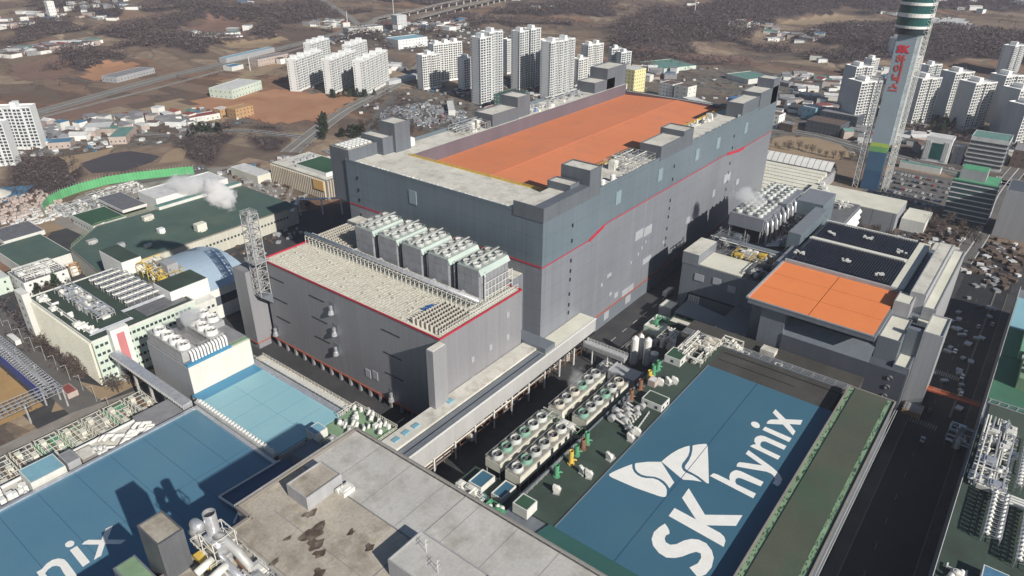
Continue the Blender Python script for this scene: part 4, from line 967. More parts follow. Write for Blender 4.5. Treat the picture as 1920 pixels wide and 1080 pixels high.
for y, zz in ((-144, 21), (-144, 16), (-144, 11)):
    o = place_new(rings, 'round_vent', 72.2, y, zz, oh); o.rotation_euler = (0, math.pi / 2, 0)
# loading canopy
ca = thing('loading_canopy', 'flat dark grey canopy over the loading bay of the orange roofed factory', 'canopy', (95, -47, 0))
MB().add([(82, -33, 11.6), (81.6, -63.3, 11.6), (92, -63.2, 12.6), (97.6, -33.5, 12.6), (82, -33, 11), (81.6, -63.3, 11), (92, -63.2, 12), (97.6, -33.5, 12)], [(0, 1, 2, 3), (0, 4, 5, 1), (1, 5, 6, 2), (3, 2, 6, 7), (0, 3, 7, 4), (4, 7, 6, 5)]).build('roof', 'slate_clad', ca)
for k in range(6): MB().box(83, 85, -62.8 + k * 5.8, -61.8 + k * 5.8, 0, 10.9).build('pillar', 'slate_clad', ca)
MB().box(88.5, 92, -62, -33.5, 0, 10.9).build('back_room', 'black', ca)
# small houses by the canopy
def plain_block(name, label, cat, x0, x1, y0, y1, z0, z1, wm, rm, par_h=.6, win=None, group=None):
    t = thing(name, label, cat, ((x0 + x1) / 2, (y0 + y1) / 2, z0), group)
    a = MB().box(x0, x1, y0, y1, z0, z1)
    if par_h: parapet(a, x0, x1, y0, y1, z1, par_h, .35)
    a.build('wall', wm, t); MB().box(x0 + .36, x1 - .36, y0 + .36, y1 - .36, z1 + .01, z1 + .12).build('roof', rm, t)
    if win:
        nx_, nz, m_ = win
        wm_ = proto(MB().box(-.6, .6, -.12, .05, -.6, .7), 'window', m_)
        hz_ = (z1 - z0) / nz
        for j in range(nz):
            for i in range(nx_): place_new(wm_, 'window', x0 + (i + .5) * (x1 - x0) / nx_, y0, z0 + (j + .5) * hz_, t)
            n2 = max(1, int(nx_ * (y1 - y0) / (x1 - x0)))
            for i in range(n2): place_new(wm_, 'window', x0, y0 + (i + .5) * (y1 - y0) / n2, z0 + (j + .5) * hz_, t, rz=-math.pi / 2)
    return t
plain_block('service_block', 'long dark green block with pale sunk roof in front of the loading canopy', 'building', 71.5, 78.2, -55, -34.5, 0, 10.6, 'deck_green', 'cream_roof', 1)
plain_block('service_block', 'low pale green block with open roof, left of the long dark green block', 'building', 67, 82.3, -34.4, -22.8, 0, 5.6, 'pale_green_wall', 'concrete_roof', .8)
plain_block('service_block', 'small grey block against the left corner of the orange roofed factory', 'building', 89, 98, -28, -20.5, 0, 8, 'light_clad', 'cream_roof', .5)
box_plant('green_machine', 'green pipes and pumps inside the low pale green block', 'machinery', 70, 80, -32, -25, 5.8, 6, 33, 'bright_green', 'bright_green', hmax=2, pipes=4, pm_='bright_green', frame=False)
# cooling plant of the orange hall
wp = thing('cooling_tower_block', 'grey cooling tower block wrapped in silver pipes and breathing steam beside the long hall', 'cooling tower', (190, -42, 30))
MB().box(156, 186, -50, -29, 39, 47).build('casing', 'gray_clad', wp); MB().box(190, 222, -52, -30, 36, 47).build('casing', 'gray_clad', wp)
a = MB()
for x in np.linspace(157, 185, 7):
    for y in (-49, -40, -30): a.beam((x, y, 30.8), (x, y, 39), .5)
tag(a.build('support_legs', 'steel', wp), kind='stuff')
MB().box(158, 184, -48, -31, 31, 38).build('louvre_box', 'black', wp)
st = proto(MB().cyl(0, 0, 0, 2, 2.1, 14, 1.9, cap=False, inner=.2), 'fan_ring', 'fan_ring'); sw = proto(MB().cyl(0, 0, .1, .3, 1.9, 14), 'fan_well', 'black')
for x in (160, 166, 172, 178, 184, 194, 200.5, 207, 213.5, 219):
    for y in (-46, -39.5, -33):
        r_ = place_new(st, 'fan_ring', x, y, 47, wp); place_new(sw, 'fan_well', x, y, 47, r_)
rr = random.Random(3)
for k in range(14):
    x = 157 + k * 4.6; y = -53 - (k % 3) * 1.2
    MB().tube([(x, y, 30), (x, y, 40), (x + 1, y + 1, 44), (x + 1.5, y + 2.5, 46)], .8, 8).build('riser_pipe', 'silver', wp, smooth=True)
for k in range(6): MB().tube([(156, -54 - k * 1.3, 31 + k * .4), (224, -54 - k * 1.3, 31 + k * .4)], .55, 8).build('header_pipe', 'silver', wp, smooth=True)
box_plant('roof_pipework', 'silver and brown pipework right of the grey cooling tower block', 'machinery', 160, 222, -66, -55, 31, 46, 12, 'silver', 'rust', hmax=9, pipes=14)
box_plant('roof_pipework', 'yellowish pipes and tanks on the roof terrace behind the front edge of the slate wing', 'machinery', 128, 142, -66, -44, 31, 22, 13, 'steel', 'yellow_paint', hmax=4, pipes=12)
box_plant('roof_pipework', 'dark ducts on the slate wing roof next to the orange panels', 'machinery', 110, 128, -74, -60, 31, 20, 14, 'steel_dark', 'dark_clad', hmax=4, pipes=10, pm_='steel')
box_plant('roof_pipework', 'bluish grey machines at the far left of the slate wing roof', 'machinery', 134, 154, -44, -26, 31, 20, 15, 'steel_dark', 'slate_clad', hmax=6, pipes=8)
MB().tube([(143, -30, 34), (143, -68, 34)], 1.6, 10).build('duct', 'slate_clad', None, 'thick grey duct crossing the slate wing roof in front of the cooling tower block', 'duct')
for k in range(3): MB().beam((146, -68 + k * 1.6 - 3, 36), (215, -68 + k * 1.6 - 3, 36), 1.1, .9).build('cable_tray', 'steel_dark', None, ['right', 'middle', 'left'][k] + ' one of three long dark trays running back along the slate sheds', 'tray')
# orange gangway over the street
ow = thing('orange_gangway', 'slim orange railed gangway crossing the dark street to the green roofed plant', 'gangway', (93, -165, 0))
MB().box(91.5, 93.5, -180, -151, 9.6, 10.1).build('deck', 'orange_trim', ow)
a = MB(); rail(a, [(91.5, -180), (91.5, -151)], 10.1, 1.2, 2, .14); rail(a, [(93.5, -180), (93.5, -151)], 10.1, 1.2, 2, .14); a.build('railing', 'orange_bright', ow)
a = MB(); lattice(a, (90, -152.5, 0), (90, -152.5, 13), 3.6, .3, 5, .2); a.build('stair_frame', 'orange_bright', ow)

# ================================================================ hall with the lettered blue roof
sk = thing('lettered_roof_hall', 'factory with large dark blue roof carrying white lettering and a white wing emblem', 'factory', (-35, -100, 0))
MB().box(-108, 51, -129.5, -56, 0, 19.2).build('wall', 'slate_clad', sk)
MB().box(-94, 51, -74.2, -56, 19.2, 20).build('roof_deck', 'deck_green', sk)
MB().box(32, 51, -129.5, -74.2, 19.2, 19.9).build('roof_deck', 'dark_deck', sk)
MB().box(47, 47.3, -129, -76, 19.9, 20.2).build('roof_channel', 'black', sk)
MB().box(40, 40.2, -112, -76, 19.9, 20.1).build('roof_channel', 'black', sk)
MB().box(-94, 32, -131, -74.3, 19.2, 20.1).build('blue_roof', 'blue_roof_sk', sk)
MB().add([(-120, -128, 20.05), (-94, -128, 20.05), (-94, -72, 20.05), (-104, -70, 20.05), (-112, -92, 20.05)], [(0, 1, 2, 3, 4)]).build('end_roof', 'teal_strip', sk)
MB().box(-94, 32, -98.1, -97.85, 20.1, 20.16).build('roof_seam', 'navy_roof', sk)
a = MB(); a.box(-94, 51.3, -56.3, -55.8, 20, 20.7); a.box(-94, 32, -74.5, -74.1, 20.1, 20.35); a.box(50.9, 51.4, -129, -56.3, 20, 20.6); a.build('roof_edge', 'slate_clad', sk)
LBL = dict(w1='lower left wing piece of the white emblem', w2='upper left wing piece of the white emblem', w3='upper right wing piece of the white emblem', w4='rightmost wing piece of the white emblem')
for k in ('S', 'K', 'h', 'y', 'n', 'i', 'dot', 'x', 'w1', 'w2', 'w3', 'w4'):
    o = MB().prism(LETTERS[k], 20.11, 20.15).build('letter' if k[0] != 'w' and k != 'dot' else ('wing_emblem' if k[0] == 'w' else 'letter_dot'), 'white_letter', sk)
# lower terrace in front of the orange hall
tr = thing('pipe_terrace', 'dark terrace with a long pipe bundle between the lettered roof and the orange roofed factory', 'terrace', (61, -95, 0))
MB().box(51.5, 72, -134, -49, 0, 17).build('slab', 'dark_deck', tr)
for k in range(5): MB().tube([(54.8 + k * 1.15, -50, 18.4), (54.8 + k * 1.15, -132, 18.4)], .17, 6).build('pipe', 'silver', tr)
a = MB()
for y in range(-130, -50, 5): a.beam((55, y, 17), (55, y, 18.1), .25); a.beam((59.2, y, 17), (59.2, y, 18.1), .25); a.beam((54.8, y, 18.1), (59.4, y, 18.1), .2)
a.build('pipe_support', 'steel', tr)
for y in (-84, -100):
    a = MB(); lattice(a, (52.8, y, 17), (52.8, y, 20), 3, .3, 1, .2); a.build('pipe_portal', 'pipe_white', tr)
MB().box(62, 67, -95, -88, 17, 19.6).build('cabin', 'concrete_roof', tr)
box_plant('duct_cluster', 'tangle of pale ducts and blowers at the far corner of the dark green roof deck', 'machinery', 28, 52, -72, -58, 20, 34, 21, 'pipe_white', 'cream_grate', hmax=4, pipes=14)
box_plant('duct_cluster', 'pale pipework and slim stack beside the long dark green block', 'machinery', 52, 64, -52, -38, 6, 26, 22, 'pipe_white', 'cream_grate', hmax=7, pipes=14)
box_plant('duct_cluster', 'white machine skid with stack beside the dark pier of the orange roofed factory', 'machinery', 52.5, 61, -80, -70, 17.1, 14, 23, 'cream_roof', 'pipe_white', hmax=4, pipes=8)
# blowers on the deck
def blower(x, y, z, rz, label, m='pipe_white'):
    t = thing('exhaust_blower', label, 'blower', (x, y, z), 'white blowers standing on the dark green roof deck')
    a = MB().tube([(x - .7, y, z + 1.7), (x + .7, y, z + 1.7)], 1.35, 12); a.build('housing', m, t)
    MB().box(x - .6, x + .6, y + .4, y + 1.5, z + 1.6, z + 3.4).build('outlet', m, t)
    MB().box(x + .8, x + 2.4, y - .6, y + .6, z + .6, z + 1.6).build('motor', 'steel', t); MB().box(x - 1.2, x + 2.6, y - 1.2, y + 1.2, z, z + .5).build('base_frame', 'steel', t)
    t.rotation_euler = (0, 0, rz); return t
bl_ = [(-80, -65.5), (-66, -67.5), (-66, -70.5), (-53, -71.5), (-38, -72.3), (-33, -72.6), (4, -64), (6.5, -66.5), (9, -68.5)]
bn_ = ['standing alone nearest the camera', 'of the close pair, left one', 'of the close pair, right one', 'third stop up the blue roof edge', 'just below the round duct group', 'beside the round duct group', 'in the far white trio, left one', 'in the far white trio, middle one', 'in the far white trio, right one']
for (x, y), n_ in zip(bl_, bn_): blower(x, y, 20, U(-.5, .5), 'white blower on the dark green deck, ' + n_)
rg = thing('round_duct_group', 'group of pale grey round ducts and fan drums beside the blue roof edge', 'machinery', (-26, -64, 20))
for x, y, r_ in ((-32, -60, 1.5), (-29, -61.5, 1.5), (-27, -59, 1.5), (-30, -65, 1.3), (-26, -64, 1.4), (-23, -62, 1.3), (-20, -65, 1.2), (-17, -66, 1.4), (-33, -69, 1.4), (-35, -71, 1.2), (-23, -67, 1.1)):
    MB().tube([(x - 1.1, y, 21.7), (x + 1.1, y, 21.7)], r_, 14).box(x - .8, x + .8, y - .6, y + .6, 20, 20.8).build('fan_drum', 'steel', rg)
for k in range(7): MB().tube([(-34 + k * 2, -68, 21.2), (-32 + k * 2, -66, 21.2), (-31 + k * 2, -60, 21.8)], .45, 8).build('duct', 'pipe_white', rg)
a = MB(); rail(a, [(-36, -72), (-18, -70)], 20, 1.5, 2, .15); a.build('frame', 'white_paint', rg)
# coloured scrubber stacks in a row
for k, (x, y, m_, h, c) in enumerate(((-73, -60.5, 'bright_green', 5, 'green'), (-64, -61, 'yellow_paint', 6, 'yellow'), (-58.5, -60, 'bright_green', 4.4, 'green'), (-54, -60, 'rust', 4.6, 'rust brown'), (-50.5, -59.6, 'bright_green', 5.5, 'green'),
                                       (-14, -59, 'rust', 5, 'rust brown'), (-18, -59.5, 'steel_dark', 5, 'dark grey'), (-22, -60, 'steel_dark', 4.5, 'dark grey'), (-5, -58.5, 'rust', 5, 'rust brown'), (5, -57.8, 'yellow_paint', 4, 'yellow'), (9, -57.6, 'bright_green', 5, 'green'), (14, -57.4, 'bright_green', 4.5, 'green'))):
    where = ['nearest of the near row', 'second of the near row', 'third of the near row', 'fourth of the near row', 'farthest of the near row', 'behind the round ducts, rightmost', 'behind the round ducts, middle', 'behind the round ducts, leftmost', 'in front of the white cabin', 'yellow one beside the pale cubes', 'just behind the yellow one', 'last before the far duct tangle'][k]
    t = thing('scrubber_stack', c + ' scrubber stack on the green deck, ' + where, 'stack', (x, y, 20))
    MB().cyl(x, y, 20.5, 20.5 + h, .95, 12, cap=False, inner=.15).build('barrel', m_, t); MB().cyl(x, y, 20, 20.5, 1.4, 12).build('foot', m_, t)
    MB().tube([(x, y, 21.2), (x + 1.8, y - .6, 21.2), (x + 2.6, y - .8, 20.4)], .35, 6).build('pipe', m_, t); MB().beam((x + .9, y, 20.5), (x + .9, y, 20.5 + h), .12).build('ladder', 'steel', t)
a = MB(); rail(a, [(-93, -57.5), (-48, -57)], 20, 1.5, 3, .16); a.build('deck_rail', 'steel', None, 'steel handrail along the left edge of the dark green roof deck', 'railing')
plain_block('roof_cabin', 'white walled cabin with green roof and two windows on the dark green deck', 'cabin', -14, -6.5, -73.5, -64, 20, 23, 'white_wall', 'deck_green', .3, (2, 1, 'window_grey'))
plain_block('roof_cabin', 'white walled cabin with green roof at the far end of the dark green deck', 'cabin', 22, 31, -64.5, -56.5, 20, 23.5, 'white_wall', 'moss_green', .3, (2, 1, 'window_grey'))
plain_block('roof_cabin', 'small pale cube with flat roof beside the yellow stack', 'cabin', 0, 4, -63, -59.5, 20, 23, 'wall_pink', 'roof_white', .1)
# green roofed long house
gh = thing('green_roof_block', 'long narrow block with olive roof and pale green mossy gutters on both sides', 'building', (-20, -141, 0))
MB().box(-115, 50, -150.5, -131.8, 0, 23).build('wall', 'slate_clad', gh)
MB().box(-115, 50, -147.6, -134.6, 23.2, 23.9).build('roof', 'olive_roof', gh)
for y0, y1 in ((-134.5, -132.4), (-149.7, -147.7)): MB().box(-115, 50, y0, y1, 23.0, 23.5).build('gutter', 'gutter_green', gh)
a = MB(); a.box(-115, 50, -132.3, -131.7, 23, 24.2); a.box(-115, 50, -150.9, -150.3, 23, 24.2); a.box(49.7, 50.3, -150.2, -132.4, 23, 24.1); a.build('parapet', 'pave', gh)
a = MB()
for k in range(330):
    y = (-134.4 + rnd() * 1.6) if k % 2 else (-149.4 + rnd() * 1.6); x = -112 + rnd() * 160 if rnd() < .5 else -112 + (k * 37 % 160); a.box(x, x + U(.3, 1.5), y, y + U(.15, .4), 23.5, 23.56 + rnd() * .1)
tag(a.build('moss', 'moss_green', gh), kind='stuff')
for y in (-151.4, -152.2): MB().tube([(-115, y, 20), (50, y, 20)], .13, 6).build('side_pipe', 'steel', gh)

# ================================================================ cooling tower rows and yard plant in the middle
def ct_row(name_label, x0, y0, n, dx=6.15, wid=7.6, seed=0, z0=6.5):
    r = random.Random(seed); x1 = x0 + n * dx
    t = thing('cooling_tower_row', name_label, 'cooling tower', ((x0 + x1) / 2, y0 + wid / 2, 0), 'rows of low white cooling towers in the yard')
    MB().box(x0, x1, y0, y0 + wid, z0, z0 + 4.2).build('casing', 'cream_roof', t)
    MB().box(x0 + .2, x1 - .2, y0 + .2, y0 + wid - .2, z0 + 4.2, z0 + 4.4).build('deck', pm('ct_deck_tan', (.36, .33, .27), .8) if 'ct_deck_tan' not in bpy.data.materials else bpy.data.materials['ct_deck_tan'], t)
    a = MB()
    for k in range(n + 1):
        for y in (y0 + .4, y0 + wid - .4): a.beam((min(max(x0 + k * dx, x0 + .4), x1 - .4), y, 0), (min(max(x0 + k * dx, x0 + .4), x1 - .4), y, z0), .4)
    tag(a.build('support_legs', 'steel', t), kind='stuff')
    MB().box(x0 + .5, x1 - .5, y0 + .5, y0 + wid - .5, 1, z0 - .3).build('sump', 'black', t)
    for k in range(n):
        m_ = r.choice(['fan_ring', 'fan_ring', 'fan_ring', 'fan_green', 'cream_grate']); x = x0 + (k + .5) * dx; y = y0 + wid / 2
        rg_ = MB().cyl(x, y, z0 + 4.4, z0 + 6.4, 2.5, 20, 2.15, cap=False, inner=.2).build('fan_ring', m_, t, smooth=False)
        MB().cyl(x, y, z0 + 4.5, z0 + 4.9, 2.2, 16).build('fan_well', 'black', rg_)
        b = MB(); a0 = r.random() * 2
        for q in range(5):
            c, s_ = math.cos(a0 + q * 1.2566), math.sin(a0 + q * 1.2566); b.add([(x, y, z0 + 5.7), (x + 1.95 * c - .35 * s_, y + 1.95 * s_ + .35 * c, z0 + 5.6), (x + 1.95 * c + .35 * s_, y + 1.95 * s_ - .35 * c, z0 + 5.9)], [(0, 1, 2)])
        b.box(x - 2.3, x + 2.3, y - .15, y + .15, z0 + 6.1, z0 + 6.4); b.cyl(x, y, z0 + 5.4, z0 + 6.2, .4, 8); b.build('fan_blades', 'steel_dark', rg_)
    a = MB(); rail(a, [(x0, y0), (x1, y0)], z0 + 4.4, 1.2, 2.4, .13); rail(a, [(x1, y0 + wid), (x0, y0 + wid), (x0, y0)], z0 + 4.4, 1.2, 2.4, .1); a.build('railing', 'steel', t)
    return t
ct_row('left near row of six low cooling towers beside the covered bridge', -81.5, -40.1, 6, 5.86, 7.2, 4, 15.8)
ct_row('right near row of six low cooling towers ending close to the two blue topped boxes', -82.3, -50.5, 6, 5.86, 7.2, 8, 15.8)
ct_row('left far row of low steaming cooling towers toward the pale box bridge', -40.1, -40.7, 6, 5.86, 7.2, 5, 15.8)
ct_row('right far row of low cooling towers toward the flat grey box', -39.1, -52.3, 6, 5.86, 7.2, 9, 15.8)
box_plant('yard_pipework', 'olive coloured frames and pipes between the near and far cooling tower rows', 'machinery', -46.2, -41.5, -52, -32, 13, 12, 31, 'steel', 'gutter_green', hmax=7, pipes=12, pm_='gutter_green')
plain_block('plant_box', 'white box with blue sunk roof, the left one near the grey roof edge', 'building', -94.2, -85.9, -41.3, -35.1, 12, 18, 'white_wall', 'blue_roof_sk', .5)
plain_block('plant_box', 'white box with blue sunk roof, the right one beside the green box', 'building', -93.7, -85, -50.7, -45.7, 12, 18, 'white_wall', 'blue_roof_sk', .5)
a = plain_block('plant_box', 'white box with dark green hipped top at the near end of the green deck', 'building', -97.3, -91.2, -64.8, -58.5, 20, 24, 'white_wall', 'moss_green', .3)
box_plant('yard_pipework', 'white pipes, pale blue tank and olive stack in the sunk yard below the grey roof', 'machinery', -107, -97, -46, -34, 16, 22, 32, 'pipe_white', 'glass_blue', hmax=5, pipes=16)
box_plant('yard_pipework', 'bright green pump group in the sunk yard below the grey roof', 'machinery', -107, -96.5, -57, -48, 16, 16, 34, 'bright_green', 'bright_green', hmax=4, pipes=9, pm_='bright_green', frame=False)
MB().box(-126, -84, -57.5, -30, 0, 15.8).build('sunk_yard', 'deck_green', None, 'dark green sunk yard slab beside the edge of the old grey roof', 'yard slab')
MB().cyl(-106, -34, 15.8, 19.6, 1.9, 16).cyl(-106, -34, 19.6, 20.2, 1.9, 16, .5).build('round_tank', 'glass_blue', None, 'pale blue round tank in the corner of the sunk yard', 'tank')
MB().box(9.5, 18.2, -48.5, -34, 0, 12).box(9.5, 18.2, -34.3, -34, 12, 12.6).box(9.5, 18.2, -48.5, -48.2, 12, 12.6).build('plant_box', 'light_clad', None, 'flat light grey box between the far cooling tower rows and the white silos', 'building')
# silos
for k, (x, y, h, r_) in enumerate(((37.6, -33, 17, 1.9), (40.5, -38.8, 17, 1.9), (43, -33.5, 16, 1.5))):
    t = thing('white_silo', ['left', 'right', 'slimmer back'][k] + ' one of the tall white gas silos by the street', 'silo', (x, y, 0))
    MB().cyl(x, y, 1.5, h - 1, r_, 18).build('shell', 'white_paint', t, smooth=False); MB().cyl(x, y, h - 1, h + .4, r_, 18, r_ * .3).build('dome', 'white_paint', t)
    MB().cyl(x, y, 0, 1.5, r_ * .8, 8).build('skirt', 'steel', t); MB().tube([(x - r_ - .3, y, 1), (x - r_ - .3, y, h)], .15, 6).build('pipe', 'steel', t)
MB().cyl(47, -40, 0, 5, 2.3, 16).cyl(47, -40, 5, 5.6, 2.3, 16, .6).build('round_tank', 'white_paint', None, 'squat white tank behind the tall white silos', 'tank')
a = thing('pipe_bridge', 'white pipe bridge running diagonally behind the silos along the green deck edge', 'pipe bridge', (40, -50, 0))
for k in range(4): MB().tube([(10, -53 + k * .6, 9), (66, -53 + k * .6, 9)], .25, 6).build('pipe', 'pipe_white', a)
f = MB()
for k in range(10): f.beam((12 + k * 6, -53.5, 0), (12 + k * 6, -53.5, 8.7), .3); f.beam((12 + k * 6, -50.8, 0), (12 + k * 6, -50.8, 8.7), .3); f.beam((12 + k * 6, -53.7, 8.7), (12 + k * 6, -50.6, 8.7), .25)
f.build('support_frame', 'steel', a)
box_plant('yard_pipework', 'brown pipe bundles and pallets lying between the street and the silos', 'machinery', 45, 66, -34, -23, 0, 20, 35, 'rust', 'steel', hmax=3, pipes=14, pm_='soil_tan')
box_plant('yard_pipework', 'white skids beside the far steaming cooling tower rows', 'machinery', 19, 29, -34, -22, 0, 18, 36, 'pipe_white', 'silver', hmax=5, pipes=10)

# ================================================================ old grey concrete roof in the foreground
gb = thing('concrete_roof_block', 'tall block with weathered grey brown flat concrete roof in the foreground', 'building', (-155, -70, 0))
gp = [(-127, -15), (-127, -175), (-260, -175), (-260, -24), (-218, -24), (-218, -21.5), (-172, -21.5), (-172, -15)]
MB().prism(gp, 0, 53.2).build('wall', 'light_clad', gb)
MB().box(-204.5, -198.6, -21.4, -7.8, 0, 53.4).build('side_wing', 'slate_clad', gb)
MB().box(-204, -199.1, -20.8, -8.4, 53.41, 53.6).build('wing_roof', 'gutter_green', gb)
MB().prism([(-127.6, -15.6), (-127.6, -174), (-149, -174), (-149, -15.6)], 53.3, 53.8).build('roof_slab', 'old_roof_clean', gb)
MB().prism([(-149.2, -15.6), (-149.2, -174), (-259, -174), (-259, -22), (-171.4, -22), (-171.4, -15.6)], 53.3, 53.78).build('roof_slab', 'old_roof', gb)
e = MB()
for (x1, y1), (x2, y2) in zip(gp, gp[1:] + gp[:1]): e.beam((x1, y1, 54.1), (x2, y2, 54.1), .9, 1.1)
e.build('parapet', 'pave', gb)
e = MB(); rail(e, [(-127.8, -16), (-127.8, -120)], 54.6, .7, 3, .1); rail(e, [(-172.5, -14.8), (-127.5, -14.8)], 54.6, .7, 3, .12); e.build('railing', 'steel', gb)
e = MB(); e.box(-149, -148.8, -64, -16, 53.82, 53.9); e.box(-200, -127.6, -64.2, -64, 53.82, 53.9); e.box(-178, -177.8, -170, -22, 53.82, 53.9)
for k in range(11): e.box(-127.8 - 21.4 - 0, -127.7, -168 + k * 14 + .0, -167.85 + k * 14, 53.81, 53.84)
for k in range(8): e.box(-250 + k * 12, -249.8 + k * 12, -170, -24, 53.79, 53.84)
e.build('roof_joint', 'roof_grey', gb)
st_ = pm('rust_stain', (.085, .06, .045), .6, .5, .25, dirt=(.25, .21, .16), dirt_amt=.9, dirt_scale=.35)
for k, (x, y, r_) in enumerate(((-164, -40, 2.6), (-160.5, -33.5, 1.3), (-168, -47, 1.1), (-166.5, -43.5, 1.5), (-172, -52, 1.2), (-157.5, -48, .8), (-177, -40, .9), (-170, -36, .7), (-180, -48, 1.4), (-176, -57, 1.0), (-158, -56, .9))):
    q = [(x + r_ * (1 + .45 * math.sin(3 * a_ + k) + .3 * rnd()) * math.cos(a_) * 1.3, y + r_ * (1 + .4 * math.cos(2 * a_ + k) + .3 * rnd()) * math.sin(a_)) for a_ in [i * math.pi / 9 for i in range(18)]]
    MB().poly(q, 53.845 + .003 * k).build('water_stain', st_, gb)
mat('shaft_grey', (.10, .105, .115), .5, .1, .1, seam=1.2, streak=.06, seam_dark=.8)
def pent(x0, x1, y0, y1, z0, z1, label, m='light_clad', top='old_roof'):
    t = thing('penthouse', label, 'roof house', ((x0 + x1) / 2, (y0 + y1) / 2, z0))
    a = MB().box(x0, x1, y0, y1, z0, z1); parapet(a, x0, x1, y0, y1, z1, .5, .35); a.build('wall', m, t); MB().box(x0 + .36, x1 - .36, y0 + .36, y1 - .36, z1 + .01, z1 + .1).build('roof', top, t)
    return t
t = pent(-161, -148.5, -91, -67, 53.7, 59.2, 'low square stair house with antennas on the near edge of the concrete roof', top='old_roof_clean')
a = MB()
for x, y in ((-152, -72), (-153, -73), (-155, -79), (-156, -80)): a.beam((x, y, 59.2), (x, y, 62.5), .1); a.beam((x - .8, y, 61.8), (x + .8, y, 61.8), .08)
a.build('antenna', 'white_paint', t)
t = pent(-159.8, -147, -32, -22.6, 53.7, 58, 'stair house with brown roof near the left edge of the concrete roof')
box_plant('roof_unit_group', 'white air conditioning units beside the stair house near the left roof edge', 'machinery', -150, -145.6, -36, -32.4, 53.8, 6, 41, 'pipe_white', 'white_paint', hmax=1.8, pipes=2, frame=False)
pent(-197.6, -190.8, -24, -13.5, 28, 66.6, 'tall dark grey shaft with brown sunk roof beside the exhaust machine', 'shaft_grey')
# exhaust machine
ex = thing('exhaust_machine', 'big silver exhaust machine with a round stack and ducts at the bottom of the picture', 'machinery', (-187, -28, 54))
MB().cyl(-184.3, -25.5, 60, 68.5, 1.7, 22, cap=False, inner=.15).build('stack', 'silver', ex, smooth=False); MB().cyl(-184.3, -25.5, 67, 67.2, 1.5, 16).build('stack_throat', 'black', ex)
MB().box(-186.8, -182.4, -31, -24, 54, 61).build('scrubber_body', 'silver', ex)
MB().tube([(-184.5, -26, 61), (-184, -29, 61.5), (-183, -34, 58.5), (-182.6, -39, 55)], 1.2, 12).build('duct', 'steel', ex, smooth=True)
MB().tube([(-186, -29, 58), (-186.4, -34, 57), (-186.5, -41, 56)], 1.0, 12).build('duct', 'silver', ex, smooth=True)
MB().tube([(-187.5, -22, 57), (-187, -20.5, 61), (-187, -22, 64.5), (-187, -25, 65)], 1.5, 14).build('elbow_duct', 'silver', ex, smooth=True)
for k in range(2): MB().tube([(-193 + k * 1.2, -30 - k * 4.6, 57), (-188 + k * 1.2, -29.5 - k * 4.6, 57.5)], 1.1, 12).build('drum', 'pipe_white', ex, smooth=True)
for k in range(5): MB().box(-196 + k * 2.3, -194.2 + k * 2.3, -44, -33 - k * .6, 54, 55.5 + (k % 2) * .8).build('filter_box', 'steel', ex)
a = MB(); lattice(a, (-184.5, -27.5, 54), (-184.5, -27.5, 63), 6.4, .18, 3, .12)
rail(a, [(-190, -32), (-180.5, -32), (-180.5, -42)], 57, 1.1, 1.5, .1); rail(a, [(-190, -32), (-190, -24), (-181, -24), (-181, -31)], 61.5, 1.1, 1.5, .1); a.build('access_frame', 'pipe_white', ex)
a = MB()
for k in range(14): a.box(-196 + rnd() * 14, -195.4 + rnd() * 14, -44 + rnd() * 12, -43.2 + rnd() * 12, 55.5, 56.4)
for k in range(6): MB().tube([(-195 + k * 2, -45, 55.6), (-194.5 + k * 2, -40, 56.4), (-194 + k * 2, -34, 57)], .3, 6).build('pipe', ['pipe_white', 'silver', 'rust'][k % 3], ex)
MB().box(-190, -187.5, -30, -23, 55, 56.2).build('yellow_platform', 'yellow_paint', ex)

# ================================================================ blue roofed hall lower left
bh = thing('blue_roof_hall', 'hall with glossy blue roof carrying half of a white roof lettering at lower left', 'factory', (-175, 50, 0))
MB().box(-270, -134, -5, 84, 0, 19.4).build('wall', 'white_wall', bh)
MB().box(-270, -134, 2, 83, 19.4, 20).build('roof', 'blue_roof', bh)
for k in range(10): MB().box(-262 + k * 13, -261.85 + k * 13, 2.5, 82.5, 20, 20.012).build('roof_seam', 'navy_roof', bh)
MB().box(-270, -134, 44, 44.15, 20, 20.012).build('roof_seam', 'navy_roof', bh)
MB().box(-270, -134, 83, 84.3, 19.4, 20.7).build('roof_edge', 'silver', bh)
MB().box(-135, -133.4, 28, 84, 19.4, 20.9).build('roof_edge', 'silver', bh)
MB().prism([(-120, 5), (-120, 12.5), (-132, 26), (-133.4, 26), (-157, 27), (-157, 16), (-160, 12), (-175, 12), (-175, -10), (-120, -12)], 10, 21.6).build('low_roof', 'navy_roof', bh)
e = MB()
for p, q in (((-133, 26.2), (-158, 27.3)), ((-158, 27.3), (-157.2, 16)), ((-157.2, 16), (-162, 12))): e.beam((*p, 21.8), (*q, 21.8), .5, .7)
e.build('white_coping', 'white_paint', bh)
for k in ('Lx', 'Li', 'Ldot', 'Ln'): MB().prism(LETTERS[k], 20.02, 20.07).build('letter' if k != 'Ldot' else 'letter_dot', 'white_letter', bh)
MB().box(-225, -205, -16, -2, 20, 24).build('sill_block', 'slate_clad', bh)
